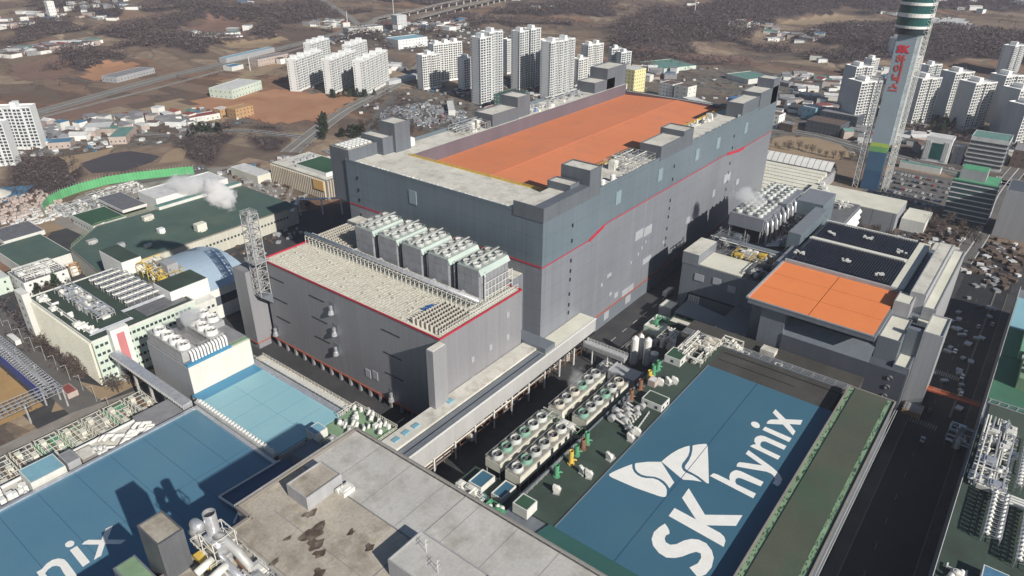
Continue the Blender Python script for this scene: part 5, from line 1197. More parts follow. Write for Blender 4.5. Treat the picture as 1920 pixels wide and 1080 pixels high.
# catwalk with rounded cover
cw = thing('roof_catwalk', 'narrow white covered pipe walk between the dark blue and light blue roofs', 'catwalk', (-132, 57, 20))
MB().box(-133.3, -130.6, 30, 86, 20.9, 21.6).build('deck', 'steel', cw)
MB().tube([(-132, 31, 22), (-132, 85, 22)], .8, 8).build('cover', 'pipe_white', cw)
tl = proto(MB().box(-.8, .8, -.4, .4, 0, .4), 'clip', 'white_paint')
for k in range(26): place_new(tl, 'clip', -132, 33 + k * 2, 22.7, cw)
lb = thing('light_blue_roof_hall', 'hall with pale turquoise blue roof beside the front utility building', 'factory', (-115, 62, 0))
MB().box(-130.4, -92.5, 31, 93, 0, 19.4).build('wall', 'white_wall', lb)
MB().box(-130.4, -99.6, 31.5, 86, 19.4, 20).build('roof', 'light_blue_roof', lb)
MB().box(-130.4, -99.6, 86, 93, 19.4, 20.03).build('roof_band', 'mid_blue', lb)
for k in range(4): MB().box(-130, -100, 42 + k * 11, 42.12 + k * 11, 20, 20.012).build('roof_seam', 'mid_blue', lb)
MB().box(-115, -114.88, 32, 85, 20, 20.015).build('roof_seam', 'mid_blue', lb)
MB().box(-99.6, -96.8, 31, 100, 19.4, 20.5).build('side_gutter', 'silver', lb)
MB().box(-96.8, -96.2, 31, 100, 19.4, 20.2).build('roof_edge', 'black', lb)
MB().box(-96.1, -83.5, 31, 112, 0, 9.4).build('side_deck', 'cream_grate', lb)
a = MB()
for k in range(95):
    y = 31 + k * .83
    for q in range(3): a.box(-95.6 + q * 4, -92.4 + q * 4, y, y + .45, 9.4, 9.8 + .7 * rnd(), False)
tag(a.build('side_grating', 'cream_grate', lb), kind='stuff')
a = MB(); rail(a, [(-83.7, 32), (-83.7, 111)], 9.4, 1.6, 2.5, .18); rail(a, [(-96, 32), (-96, 110)], 20.2, 1.2, 2.5, .14); a.build('side_rail', 'pipe_white', lb)
# green equipment corner
gc = thing('green_roof_plant', 'pale green roofed block with white ducts between the pale blue roof and the bridge', 'building', (-104, 20, 0))
MB().box(-118, -91, 6, 31, 0, 19.3).build('wall', 'roof_teal', gc)
MB().box(-117.8, -91.3, 6.2, 30.8, 19.3, 20).build('roof', 'gutter_green', gc)
a = MB(); rail(a, [(-91, 6), (-91, 31), (-101, 31)], 20, 2.4, 1.2, .18); rail(a, [(-118, 6), (-91, 6)], 20, 1.6, 2, .18); a.build('rail', 'cream_roof', gc)
rr = random.Random(5)
for k in range(26):
    x, y = rr.uniform(-107, -92.5), rr.uniform(8, 29); L_ = rr.uniform(1.5, 3.6)
    if rr.random() < .5: MB().tube([(x, y, 21.3), (x + L_ * .6, y + L_ * .3, 22), (x + L_, y + L_, 21.4)], rr.uniform(.5, .9), 8).build('duct', 'pipe_white', gc)
    else: MB().box(x, x + L_ * .6, y, y + L_ * .5, 20, 21.5 + rr.random()).build('fan_box', 'white_paint', gc)
plain_block('roof_shelter', 'small pale shelter with light blue flat roof at the corner of the pale blue hall', 'cabin', -117, -111, 25, 31, 20, 24, 'white_wall', 'glass_blue', .2)
pent(-131, -121, 12, 21, 20, 27, 'small grey stair house standing in shade beside the navy roof', 'gray_clad', 'slate_clad')
box_plant('roof_unit_group', 'grey machines in shade behind the small grey stair house', 'machinery', -121, -111, 10, 22, 20, 16, 44, 'steel', 'steel_dark', hmax=2.6, pipes=6)
# white deck left of the blue roof
ud = thing('utility_deck', 'long pale deck crowded with white ducts along the upper edge of the blue roof', 'deck', (-175, 92, 0))
MB().box(-270, -134, 84.5, 100, 0, 16.5).build('slab', 'concrete_roof', ud)
MB().box(-153, -136.5, 88, 101.5, 16.6, 18.2).build('grey_slab', 'roof_grey', ud)
e = MB(); e.box(-270, -134, 100, 100.6, 16.5, 17.4); e.build('parapet', 'white_paint', ud)
rr = random.Random(15)
for k in range(13):
    x = -172 + rr.uniform(0, 17); y = 86.5 + rr.uniform(0, 10)
    MB().tube([(x, y, 18.4), (x + 2.5, y + .6, 19.4), (x + 5, y + .2, 18.2)], rr.uniform(.5, .9), 9).build('duct', 'pipe_white', ud)
for k in range(16):
    x = -212 + rr.uniform(0, 14); y = 87 + rr.uniform(0, 9); MB().box(x, x + rr.uniform(1, 2.5), y, y + rr.uniform(1, 2.5), 16.5, 17.5 + 2.4 * rr.random()).build('fan_box', 'white_paint', ud)
for k in range(9):
    x = -174 + rr.uniform(0, 5); y = 87 + rr.uniform(0, 8); MB().cyl(x, y, 16.5, 18 + 2 * rr.random(), rr.uniform(.5, 1), 10).build('vent', 'white_paint', ud)
plain_block('plant_house', 'white house with light blue striped roof on the pale deck', 'building', -197, -185, 86, 97, 16.6, 22.5, 'white_wall', 'glass_blue', .2)
plain_block('plant_house', 'small grey house with flat roof right of the blue striped one', 'building', -184, -179.5, 87, 95, 16.6, 22, 'light_clad', 'roof_grey', .2)
plain_block('plant_house', 'flat pale grey slab house in the middle of the pale deck', 'building', -178.5, -172.5, 89, 97, 16.6, 18.6, 'pave', 'concrete_roof', .1)
# open pipe trenches behind the deck
rr = random.Random(9)
struct('works_yard', MB().poly([(-270, 100.5), (-134, 100.5), (-134, 146), (-160, 152), (-270, 152)], .34), 'pave')
for k, x in enumerate((-207, -197.6, -188.2, -178.8, -169.4, -160, -150.6, -141.2)):
    t = thing('pipe_gallery', ORD[k] + ' pipe gallery behind the pale deck, counted from the left edge', 'pipe rack', (x, 115, 0))
    f = MB()
    for j in range(9):
        y = 102 + j * 3.3; f.beam((x - 4, y, 0), (x - 4, y, 10.5), .22); f.beam((x + 4, y, 0), (x + 4, y, 10.5), .22); f.beam((x - 4.1, y, 10.5), (x + 4.1, y, 10.5), .22)
    f.beam((x - 4, 102, 10.5), (x - 4, 129, 10.5), .25); f.beam((x + 4, 102, 10.5), (x + 4, 129, 10.5), .25); f.build('frame', 'cream_roof', t)
    MB().box(x - 4.4, x + 4.4, 101, 130, 0, 8).build('slab', ['bright_green', 'steel_dark', 'pave'][k % 3] if k != 4 else 'gutter_green', t)
    for j in range(9):
        xx = x - 3.2 + j * .8; MB().tube([(xx, 102, 10.4 - (j % 3) * .7), (xx, 128.5 - rr.random() * 8, 10.4 - (j % 3) * .7)], .24, 6).build('pipe', ['pipe_white', 'steel', 'cream_grate', 'rust'][rr.randrange(4)], t)
    for j in range(4):
        y = 104 + j * 6.5; MB().box(x + 1 - 4 * (j % 2), x + 3 - 4 * (j % 2), y, y + 3, 8.2, 10.8 + rr.random()).build('fan_box', 'cream_roof', t)
box_plant('exhaust_machine_annex', 'grey machine housings and pipes below the big silver exhaust machine', 'machinery', -198, -180, -50, -38, 54, 26, 47, 'steel', 'silver', hmax=3, pipes=12)
# steel frame over the yellow yard at the left edge
fr = thing('steel_canopy_frame', 'white steel truss canopy with blue screen over the sandy yard at left edge', 'canopy', (-175, 195, 0))
f = MB()
for k in range(30):
    y = 168 + k * 2.6
    for zz in (9, 11): f.beam((-165, y, zz), (-158.5, y, zz), .22)
    f.beam((-165, y, 9), (-158.5, y, 11), .15); f.beam((-165, y, 11), (-158.5, y, 9), .15)
for x in (-165, -162, -158.5):
    for zz in (9, 11): f.beam((x, 160, zz), (x, 245, zz), .25)
for k in range(14):
    x = -195 + k * 2.7
    for zz in (9, 11): f.beam((x, 158.5, zz), (x, 167.5, zz), .22)
    f.beam((x, 158.5, 11), (x, 167.5, 9), .15)
for y in (158.5, 161.5, 164.5, 167.5):
    for zz in (9, 11): f.beam((-198, y, zz), (-158.5, y, zz), .25)
f.build('truss', 'silver', fr)
for x, y in ((-159, 159), (-159, 167), (-165, 167.5), (-159, 190), (-159, 213), (-159, 236), (-175, 159), (-190, 159)): MB().beam((x, y, 0), (x, y, 10), .7).build('post', 'silver', fr)
MB().box(-165.3, -165, 168, 245, 2.5, 8.5).build('blue_screen', pm('blue_screen', (.03, .06, .28), .6), fr)
struct('sandy_yard', MB().poly([(-198, 168), (-166, 168), (-166, 245), (-198, 245)], .3), pm('yard_sand', (.36, .23, .10), .9, .1, .1))
plain_block('guard_hut', 'small hut with dark red roof beside the boundary road', 'hut', -156.5, -151.8, 164, 173, 0, 3, 'wall_pink', 'roof_red', .1)

# ================================================================ fan house behind the pale blue roof
fh = thing('fan_house', 'cream white building with large steaming fans and white exhaust stubs on its roof', 'building', (-113, 110, 0))
MB().box(-129, -99, 93.2, 128, 0, 33.5).build('wall', pm('warm_white_wall', (.62, .59, .52), .7, .06, .05, streak=.05), fh)
MB().box(-129.2, -129, 93.2, 128, 0, 33.4).build('side_wall', 'light_clad', fh)
MB().box(-99, -98.7, 93.2, 103, 0, 34).build('green_end', 'roof_teal', fh)
MB().box(-108, -99.3, 94, 104, 33.6, 34).build('green_roof_patch', 'gutter_green', fh)
MB().box(-129, -108, 93.3, 95.8, 33.5, 34.6).build('blue_ledge', 'mid_blue', fh)
MB().box(-129, -99, 96, 128, 33.5, 34.2).build('roof_slab', 'roof_grey', fh)
def bigfan(x, y, z, par):
    rr_ = MB().cyl(x, y, z, z + 2.3, 2.9, 22, 2.6, cap=False, inner=.25).build('fan_ring', 'white_paint', par); MB().cyl(x, y, z + .2, z + .7, 2.6, 18).build('fan_well', 'black', rr_)
    b = MB()
    for q in range(6):
        c, s_ = math.cos(q * 1.047 + x), math.sin(q * 1.047 + x); b.add([(x, y, z + 1.5), (x + 2.35 * c - .4 * s_, y + 2.35 * s_ + .4 * c, z + 1.4), (x + 2.35 * c + .4 * s_, y + 2.35 * s_ - .4 * c, z + 1.7)], [(0, 1, 2)])
    b.cyl(x, y, z + 1.2, z + 2, .5, 8); b.build('fan_blades', 'steel', rr_)
MB().box(-128.5, -121.6, 97.5, 127, 34.2, 39).build('fan_bank', 'steel', fh); MB().box(-114.5, -107.5, 99, 127, 34.2, 39).build('fan_bank', 'steel', fh)
for y in (101.5, 108, 114.5, 121): bigfan(-125, y, 39, fh)
for y in (102.5, 109.5, 116.5, 123): bigfan(-111, y, 39, fh)
for y in (116, 123.5): bigfan(-102.5, y, 37, fh)
MB().box(-106, -99.4, 112, 127.5, 34.2, 37).build('fan_bank', 'light_clad', fh)
stb = proto(MB().tube([(0, 0, 0), (0, 0, 3.6), (0, .8, 4.4), (0, 1.6, 4.4)], .55, 8), 'exhaust_stub', 'white_paint')
for k in range(12): place_new(stb, 'exhaust_stub', -125.5 + k * 1.5, 95, 34.6, fh)
a = MB(); rail(a, [(-128.8, 97), (-128.8, 127.5)], 39, 1.2, 2.4, .13); rail(a, [(-121, 127), (-121, 97.5), (-115, 97.5), (-115, 127)], 39, 1.2, 2.4, .13); a.build('railing', 'steel', fh)
ring_ = proto(MB().cyl(0, 0, 0, .5, .55, 10), 'lamp', 'white_paint')
for k in range(9):
    o = place_new(ring_, 'lamp', -125 + k * 2.2, 93.2, 31.6 + (k % 2) * .4, fh); o.rotation_euler = (math.pi / 2, 0, 0)
# covered pipe bridge to the office block
pb = thing('covered_pipe_bridge', 'white covered pipe bridge from the pink entrance tower to the blue roof corner', 'bridge', (-136, 118, 0))
MB().box(-138, -134, 86, 150, 20, 22.6).build('cover', 'silver', pb)
for y in (92, 106, 120, 134): MB().beam((-136, y, 0), (-136, y, 20), 1).build('leg', 'steel', pb)
e = MB(); rail(e, [(-138.2, 86), (-138.2, 150)], 20.5, 1.4, 2, .14); e.build('railing', 'white_paint', pb)
# ================================================================ office block with finned wall and green roof plant (left)
ob = thing('office_block', 'pale office block with vertical fins, rows of small windows and a pink entrance strip', 'building', (-105, 195, 0))
MB().box(-140.5, -88, 161, 232, 0, 25).build('wall', 'pale_green_wall', ob)
MB().box(-140.2, -88.3, 161.3, 231.7, 25, 25.5).build('roof', 'deck_green', ob)
MB().box(-112, -90, 165, 200, 25.5, 25.9).build('roof_patch', 'steel_dark', ob)
a = MB(); parapet(a, -140.9, -87.9, 160.8, 232.2, 25, 1.1, .5); a.build('parapet', 'white_wall', ob)
MB().box(-140.72, -140.45, 161.6, 228, 1, 24.6).build('fin_backing', pm('fin_back', (.20, .18, .16), .8), ob)
a = MB()
for k in range(42): a.box(-141.9, -140.75, 162 + k * 1.6, 162.75 + k * 1.6, 1, 25)
tag(a.build('wall_fin', 'cream_roof', ob), kind='stuff')
wm_ = proto(MB().box(-.75, .75, -.12, .08, -.7, .8), 'window', 'window_grey')
for j in range(5):
    for i in range(22):
        x = -139 + i * 2.25
        if not -133.5 < x < -124: place_new(wm_, 'window', x, 161, 4.2 + j * 4.5, ob)
MB().box(-144.5, -140.8, 228, 238, 0, 30).build('end_stair', 'white_wall', ob)
for k in range(6): place_new(wm_, 'window', -144.5, 233, 3 + k * 4.4, ob, rz=-math.pi / 2)
MB().box(-133, -124.5, 157, 161, 0, 29.5).build('entrance_tower', 'white_paint', ob)
MB().box(-130.6, -127, 156.7, 157, 2, 27).build('pink_strip', 'skin_pink', ob)
MB().box(-88, -76, 162, 178, 0, 22).build('annex_wall', 'white_wall', ob)
for j in range(4):
    for i in range(4): place_new(wm_, 'window', -86 + i * 2.6, 162, 4 + j * 4.6, ob)
MB().box(-96, -74.5, 169, 186, 22, 31).build('annex_upper', 'white_paint', ob); MB().box(-95.6, -74.9, 169.4, 185.6, 31, 31.3).build('annex_roof', 'deck_green', ob)
MB().box(-97, -86, 217, 243, 22, 34).build('roof_house', 'white_paint', ob); MB().box(-96.7, -86.3, 217.3, 242.7, 34, 34.3).build('house_roof', 'deck_green', ob)
for k in range(7):
    t = thing('pipe_portal', ORD[k] + ' steel pipe portal row on the office roof from the pink entrance side', 'pipe rack', (-105, 180 + k * 6.5, 25.6)); f = MB(); y = 181 + k * 6.6
    for q in range(6):
        x = -113 + q * 3.4; f.beam((x, y, 25.6), (x, y, 29.4), .25); f.beam((x, y + 2.5, 25.6), (x, y + 2.5, 29.4), .25); f.beam((x, y, 29.4), (x, y + 2.5, 29.4), .25)
    for yy in (y, y + 2.5): f.beam((-113, yy, 29.4), (-96, yy, 29.4), .3); f.beam((-113, yy, 27.6), (-96, yy, 27.6), .2)
    f.build('frame', 'silver', t)
    for q in range(3): MB().tube([(-113.5, y + .5 + q * .8, 28), (-95.5, y + .5 + q * .8, 28)], .25, 6).build('pipe', 'pipe_white', t)
box_plant('roof_chiller_row', 'long bluish grey chiller row on the dark office roof behind the finned wall', 'roof plant', -130, -121, 178, 226, 25.6, 40, 51, 'silver', 'steel', hmax=4, pipes=12, pm_='silver')
box_plant('roof_unit_group', 'small white units along the finned edge of the dark office roof', 'roof plant', -139, -134, 168, 228, 25.6, 22, 52, 'white_paint', 'steel', hmax=1.8, pipes=4, frame=False)
a = MB()
for k in range(3): a.tube([(-139 + k, 166 + k, 26.6), (-118, 166 + k, 26.6), (-118, 176 + k, 26.6), (-88, 176 + k, 26.6)], .3, 6)
tag(a.build('roof_pipe_bundle', 'silver', None, 'silver pipe bundle stepping along the near edge of the dark office roof', 'pipe'), )
box_plant('yellow_framed_plant', 'yellow steel frame with grey scrubber block and pipes beside the curved blue roof', 'machinery', -91, -76, 190, 214, 24, 30, 53, 'yellow_paint', 'yellow_paint', hmax=9, pipes=16, pm_='steel')
MB().box(-84, -78, 192, 200, 24, 35).build('scrubber_block', 'light_clad', None, 'grey box scrubber standing inside the yellow steel frame', 'scrubber')
MB().box(-92, -74, 187, 216, 0, 24).build('machinery_block', 'deck_green', None, 'dark roofed block carrying the yellow steel frame', 'building')
cb = thing('curved_roof_hall', 'white hall with shiny curved light blue roof left of the lattice mast', 'building', (-59, 205, 0))
MB().box(-74, -44, 176, 236, 0, 19).build('wall', 'white_paint', cb)
MB().box(-74.1, -43.9, 175.9, 176, 8.5, 14).build('dark_band', 'dark_clad', cb)
a = MB(); n = 12
for k in range(n):
    t0, t1 = k / n, (k + 1) / n; y0, y1 = 175.5 + t0 * 61, 175.5 + t1 * 61; z0, z1 = 19 + 6.5 * math.sin(math.pi * t0), 19 + 6.5 * math.sin(math.pi * t1)
    a.add([(-74.4, y0, z0), (-43.6, y0, z0), (-43.6, y1, z1), (-74.4, y1, z1), (-74.4, y0, 18.5), (-74.4, y1, 18.5), (-43.6, y0, 18.5), (-43.6, y1, 18.5)], [(0, 1, 2, 3), (0, 3, 5, 4), (1, 6, 7, 2)])
a.build('curved_roof', pm('curved_blue', (.36, .46, .56), .35, .05, .05, seam=None), cb, smooth=False)
# large green roofed hall
gh2 = thing('green_roof_hall', 'very wide low hall with dark green flat roof and pale ribbed wall', 'factory', (-20, 295, 0))
gp2 = [(-95, 257), (48, 257), (48, 327), (-14, 331), (-62, 333), (-90, 309)]
MB().prism(gp2, 0, 13.4).build('wall', pm('ribbed_wall', (.50, .49, .42), .7, .08, .05, seam=2.4, seam_dark=.7), gh2)
MB().prism([(-94.5, 257.5), (47.5, 257.5), (47.5, 326.5), (-14, 330.5), (-61.8, 332.5), (-89.5, 308.8)], 13.5, 13.9).build('roof', 'green_roof', gh2)
e = MB()
for p, q in zip(gp2, gp2[1:] + gp2[:1]): e.beam((*p, 13.8), (*q, 13.8), .5, .8)
e.build('roof_edge', 'pave', gh2)
for k in range(30): place_new(wm_, 'window', -40 + k * 2.7, 257, 7.5, gh2)
for i, (x, y, sx, sy, h, m_) in enumerate(((-34, 317, 7, 4, 3, 'concrete_roof'), (-40, 288, 4, 4, 3, 'white_paint'), (-21, 271, 7, 5, 5, 'cream_roof'), (-57, 273, 5, 2.4, 1.5, 'steel'), (-77, 307, 6, 4, 2, 'steel'), (-68, 286, 4, 3, 2.5, 'light_clad'))):
    b_ = MB().box(x - sx / 2, x + sx / 2, y - sy / 2, y + sy / 2, 13.9, 13.9 + h); b_.box(x - sx / 3, x + sx / 5, y - sy / 1.2, y - sy / 2, 13.9, 14.8); b_.build('roof_vent', m_, gh2)
a = MB(); a.box(-20, 48, 327.5, 334, 0, 16); a.build('back_wall', 'white_wall', gh2); MB().box(-20, 48, 328, 333.6, 16, 16.3).build('back_roof', 'roof_teal', gh2)
a = MB(); rail(a, [(-88, 311), (-62, 335), (-14, 333)], 13.5, 2, 3, .2); a.build('green_rail', 'gutter_green', gh2)
plain_block('white_cube_hall', 'large plain white box hall beside the green roof under the drifting steam', 'building', -9, 52, 354, 382, 0, 12.5, 'white_paint', 'roof_white', .5)
plain_block('green_roof_shed', 'shed with green flat roof inside the curved green fence', 'building', -58, -34, 352, 386, 0, 7, 'white_wall', 'moss_green', .3, (6, 1, 'window_grey'))
MB().cyl(-52, 347, 0, 9, 2.3, 16).cyl(-52, 347, 9, 9.8, 2.3, 16, .5).build('round_tank', 'white_paint', None, 'white upright tank in front of the green roofed shed', 'tank')
plain_block('dark_roof_shed', 'open shed with dark flat roof between the green fence and the white box hall', 'shed', -30, -11, 366, 408, 5, 7, 'white_wall', 'steel_dark', .2)
box_plant('gas_yard_plant', 'grey pipes and white tanks in the yard behind the curved green fence', 'machinery', -56, -30, 392, 425, .2, 34, 55, 'silver', 'steel', hmax=5, pipes=14)
box_plant('gas_yard_plant', 'pale machines along the foot of the curved green fence', 'machinery', -26, 14, 412, 438, .2, 24, 56, 'white_paint', 'steel', hmax=4, pipes=8)
# curved green screen fence
gs = thing('green_screen_fence', 'tall bright green net fence curving round the gas yard', 'fence', (0, 445, 0))
sp = [(-66, 412), (-63, 425.8), (-52.3, 440.8), (-39.6, 449.0), (-23.1, 453.3), (-1.0, 453.6), (19.6, 446), (52.9, 427), (62, 420)]
SP = []
for (x1, y1), (x2, y2) in zip(sp, sp[1:]):
    n = max(1, round(math.dist((x1, y1), (x2, y2)) / 2.6))
    for k in range(n): SP.append((x1 + (x2 - x1) * k / n, y1 + (y2 - y1) * k / n))
for k in range(len(SP) - 1):
    (x1, y1), (x2, y2) = SP[k], SP[k + 1]
    MB().beam((x1, y1, 3.7), (x2, y2, 3.7), .12, 7).build('screen_panel', 'net_green', gs)
pm1 = proto(MB().box(-.09, .09, -.09, .09, 0, 9.0).beam((0, .2, 8), (0, 3, 0), .14), 'fence_post', 'steel')
for x, y in SP: place_new(pm1, 'fence_post', x, y, 0, gs)
# left sheds
plain_block('green_flat_shed', 'low shed with long faded green roof at the left picture edge', 'shed', -117, -87, 316, 366, 0, 7.5, 'white_wall', 'green_roof', .3)
plain_block('white_long_house', 'white house with pipe frame on its roof and dark pine trees in front', 'building', -126, -101, 290, 314, 0, 9, 'white_paint', 'steel_dark', .3, (4, 2, 'window_grey'))
box_plant('roof_unit_group', 'white pipe frames on the roof of the white house with the pines', 'roof plant', -124, -103, 292, 312, 9.1, 5, 57, 'pipe_white', 'white_paint', hmax=2.6, pipes=14)
plain_block('mint_house', 'pale mint green house cut by the left picture edge', 'building', -140, -128, 305, 330, 0, 10, 'pale_green_wall', 'roof_white', .3, (2, 2, 'window_grey'))
box_plant('tan_machine', 'tan painted filter machine between the white house and the green roof', 'machinery', -97, -91, 296, 306, 0, 10, 58, 'brick_tan', 'brick_tan', hmax=7, pipes=4)
plain_block('dark_shed', 'dark open roofed shed with white frame at the left edge behind the faded green shed', 'shed', -108, -82, 372, 400, 4, 7, 'white_wall', 'steel_dark', .2)
# office with tan fins behind
yb = thing('finned_office', 'cream office with tan vertical fins, green flat roof and one yellow wall panel', 'building', (112, 312, 0))
MB().box(92, 132, 278, 350, 0, 17).build('wall', 'steel_dark', yb); MB().box(92.3, 131.7, 278.3, 349.7, 17, 17.4).build('roof', 'concrete_roof', yb)
a = MB().box(97, 124, 283, 322, 17.4, 20.6); a.build('upper_wall', 'white_paint', yb); MB().box(97.5, 123.5, 283.5, 321.5, 20.6, 20.9).build('upper_roof', 'moss_green', yb)
a = MB()
for k in range(30): a.box(90.4, 91.95, 279 + k * 2.4, 280 + k * 2.4, .5, 16.5)
for k in range(15): a.box(92.5 + k * 2.6, 93.6 + k * 2.6, 276.6, 277.95, .5, 16.5)
tag(a.build('wall_fin', pm('tan_fin', (.50, .44, .35), .8), yb), kind='stuff')
MB().box(89.9, 90.3, 279, 292, 8, 16).build('yellow_panel', pm('yellow_panel', (.72, .44, .16), .7), yb)
for k in range(7): MB().cyl(104 + k * 3.4, 332 + (k % 2), 17.4, 20.5, 1.4, 12, 1.2).build('roof_fan', 'silver', yb)
plain_block('cream_hall', 'low cream hall with pitched pale roof left of the finned office', 'building', 78, 92, 352, 392, 0, 8, 'cream_roof', 'roof_white', .2)
plain_block('grid_car_deck', 'multi level white grid parking deck beside the road behind the finned office', 'building', 162, 176, 318, 345, 0, 15, 'roof_white', 'asphalt_old', .6, (8, 4, 'black'))
plain_block('stepped_building', 'long building with brown banded slope right of the white grid parking deck', 'building', 178, 205, 300, 352, 0, 17, 'roof_brown', 'roof_teal', .4)
pbb = thing('pipe_bridge', 'white bent pipe bridge between the green roofed hall and the long factory', 'pipe bridge', (70, 250, 0))
for k in range(3): MB().tube([(40, 252 + k * 1.1, 13), (58, 268 + k * 1.1, 13), (80, 246 + k * 1.1, 13), (84, 200 + k, 13)], .5, 8).build('pipe', 'silver', pbb)
for x, y in ((46, 258), (58, 269), (70, 257), (80, 246), (82, 225)): MB().beam((x, y, 0), (x, y, 12.5), .8).build('leg', 'white_paint', pbb)

# ================================================================ buildings right of the long hall
rs = thing('cream_saw_roof_hall', 'wide low hall with rows of cream saw roofs and an arched white roof behind', 'factory', (355, 2, 0))
MB().box(300, 404, -30, 62, 0, 9.5).build('wall', 'light_clad', rs)
rw = proto(MB().add([(0, -28, 1.2), (0, 60, 1.2), (7.2, 60, 4.4), (7.2, -28, 4.4), (8.6, 60, 1), (8.6, -28, 1)], [(0, 3, 2, 1), (3, 5, 4, 2), (0, 5, 3), (1, 2, 4)]), 'saw_roof', 'cream_roof')
for k in range(9): place_new(rw, 'saw_roof', 301 + k * 8.8, 0, 8.6, rs)
gp_ = proto(MB().box(0, .9, -28, 60, 0, 3.3), 'saw_gap_strip', 'black')  # black strips added to darken the gap lines between the saw rows
for k in range(9): place_new(gp_, 'saw_gap_strip', 301 + k * 8.8 - .95, 0, 9.5, rs)
vt = proto(MB().cyl(0, 0, 0, 1.6, .6, 8, .5), 'roof_cowl', 'white_paint')
for k in range(9):
    for j in range(9): place_new(vt, 'roof_cowl', 303.5 + k * 8.8, -22 + j * 9 + (k % 2) * 3, 11, rs)
for k in range(17):
    a = MB(); y0 = -29 + k * 5.2
    pts = [(384 + 20 * t / 8, 10 + 8 * math.sin(math.pi * t / 8)) for t in range(9)]
    for (x1, z1), (x2, z2) in zip(pts, pts[1:]): a.add([(x1, y0, z1), (x1, y0 + 4.8, z1), (x2, y0 + 4.8, z2), (x2, y0, z2)], [(0, 3, 2, 1)])
    a.build('arch_roof', 'white_paint', rs)
MB().box(384.2, 403.8, -29, 59, 9, 12).build('arch_wall', 'steel_dark', rs)
wr = thing('white_roof_hall', 'grey panelled hall with bright cream flat roof in front of the slim tower', 'building', (320, -66, 0))
MB().box(306, 340, -98, -30, 0, 15.4).build('wall', pm('grey_panels', (.25, .26, .28), .6, .05, .05, seam=14, seam_dark=.4), wr); MB().box(306.3, 339.7, -97.7, -30.3, 15.4, 15.8).build('roof', 'cream_roof', wr)
for k in range(6): MB().box(308 + k * 5, 311 + k * 5, -50 + k * 2.4, -47 + k * 2.4, 15.8, 17.5 + k % 2).build('roof_unit', 'white_paint', wr)
plain_block('cream_annex', 'small cream roofed annex right of the grey panelled hall', 'building', 318, 345, -116, -100, 0, 9, 'white_wall', 'cream_roof', .3)
lw = thing('louvred_office', 'low office with white slanted louvre bands and dark roof behind the slate sheds', 'building', (258, -66, 0))
MB().box(236, 282, -77, -58, 0, 24.5).build('wall', 'slate_clad', lw); MB().box(236.3, 281.7, -76.7, -58.3, 24.5, 24.9).build('roof', 'steel_dark', lw)
bl2 = proto(MB().add([(0, 0, 0), (44, 0, 0), (44, 1.6, 1.8), (0, 1.6, 1.8), (0, 0, -.5), (44, 0, -.5)], [(0, 1, 2, 3), (0, 4, 5, 1)]), 'louvre_band', 'white_paint')
for k in range(5): place_new(bl2, 'louvre_band', 237, -79.2, 4 + k * 4.2, lw)
box_plant('roof_unit_group', 'white curved ducts on the dark roof of the louvred office', 'roof plant', 262, 280, -74, -61, 25, 9, 61, 'white_paint', 'pipe_white', hmax=2.6, pipes=4, frame=False)
ot = thing('banded_office_tower', 'office tower with dark green glass bands, white stripes and bright green roof', 'building', (373, -135, 0))
MB().box(361, 385, -150, -121, 0, 32).build('wall', pm('dark_green_wall', (.045, .085, .095), .35, .1, .1), ot)
bnd = proto(MB().box(-.3, .02, -29.3, 0, -.45, .45), 'band', 'roof_white'); bn2 = proto(MB().box(0, 24, -.3, .02, -.45, .45), 'band', 'white_paint')
for k in range(8): place_new(bnd, 'band', 361, -120.9, 3.6 + k * 3.8, ot); place_new(bn2, 'band', 361, -150, 3.6 + k * 3.8, ot)
MB().box(361.4, 384.6, -149.6, -121.4, 32, 32.6).build('roof', 'bright_green', ot)
MB().box(365, 380, -141, -124, 32.6, 40).build('penthouse', 'light_clad', ot); MB().box(365.3, 379.7, -140.7, -124.3, 40, 40.4).build('penthouse_roof', 'bright_green', ot)
plain_block('plain_white_tower', 'plain windowless pale tower cut by the right picture edge', 'building', 349, 378, -186, -156, 0, 35, 'light_clad', 'dark_clad', .4)
t = plain_block('glass_front_office', 'white framed office with dark green glass centre across the car park', 'building', 516, 532, -99, -77, 0, 23, 'apt_white', 'roof_white', .5)
MB().box(515.6, 516, -93, -83, 3, 18).build('glass_front', 'green_glass', t)
for y in (-97.6, -96, -94.4, -82, -80.4, -78.8): MB().box(515.5, 516, y, y + .7, 2, 20).build('pilaster', 'white_paint', t)
t = plain_block('striped_office', 'wide office with grey window bands and green roof edge right of the glass fronted one', 'building', 520, 548, -142, -112, 0, 28, 'roof_white', 'roof_teal', .6)
for k in range(6): MB().box(519.6, 520, -141.5, -112.5, 3 + k * 4, 5 + k * 4).build('window_band', 'window_grey', t); MB().box(520.5, 547.5, -142.4, -142, 3 + k * 4, 5 + k * 4).build('window_band', 'window_grey', t)
plain_block('slim_office', 'slim dark office with a yellow sign between the two larger white offices', 'building', 520, 530, -110, -101, 0, 17, 'dark_clad', 'roof_white', .4, (2, 4, 'window_grey'))
plain_block('low_mall', 'low brown shop block right of the striped office', 'building', 545, 575, -170, -146, 0, 16, 'roof_brown', 'roof_grey', .4, (6, 3, 'window_grey'))
plain_block('teal_shed', 'long low teal roofed shed behind the slim tower by the main road', 'shed', 478, 486, -100, -66, 0, 5, 'white_wall', 'roof_teal', .1)
plain_block('white_frame_house', 'small flat house with pale roof and white pipe beyond the right wing', 'building', 262, 286, -144, -128, 0, 9, 'roof_brown', 'concrete_roof', .3)
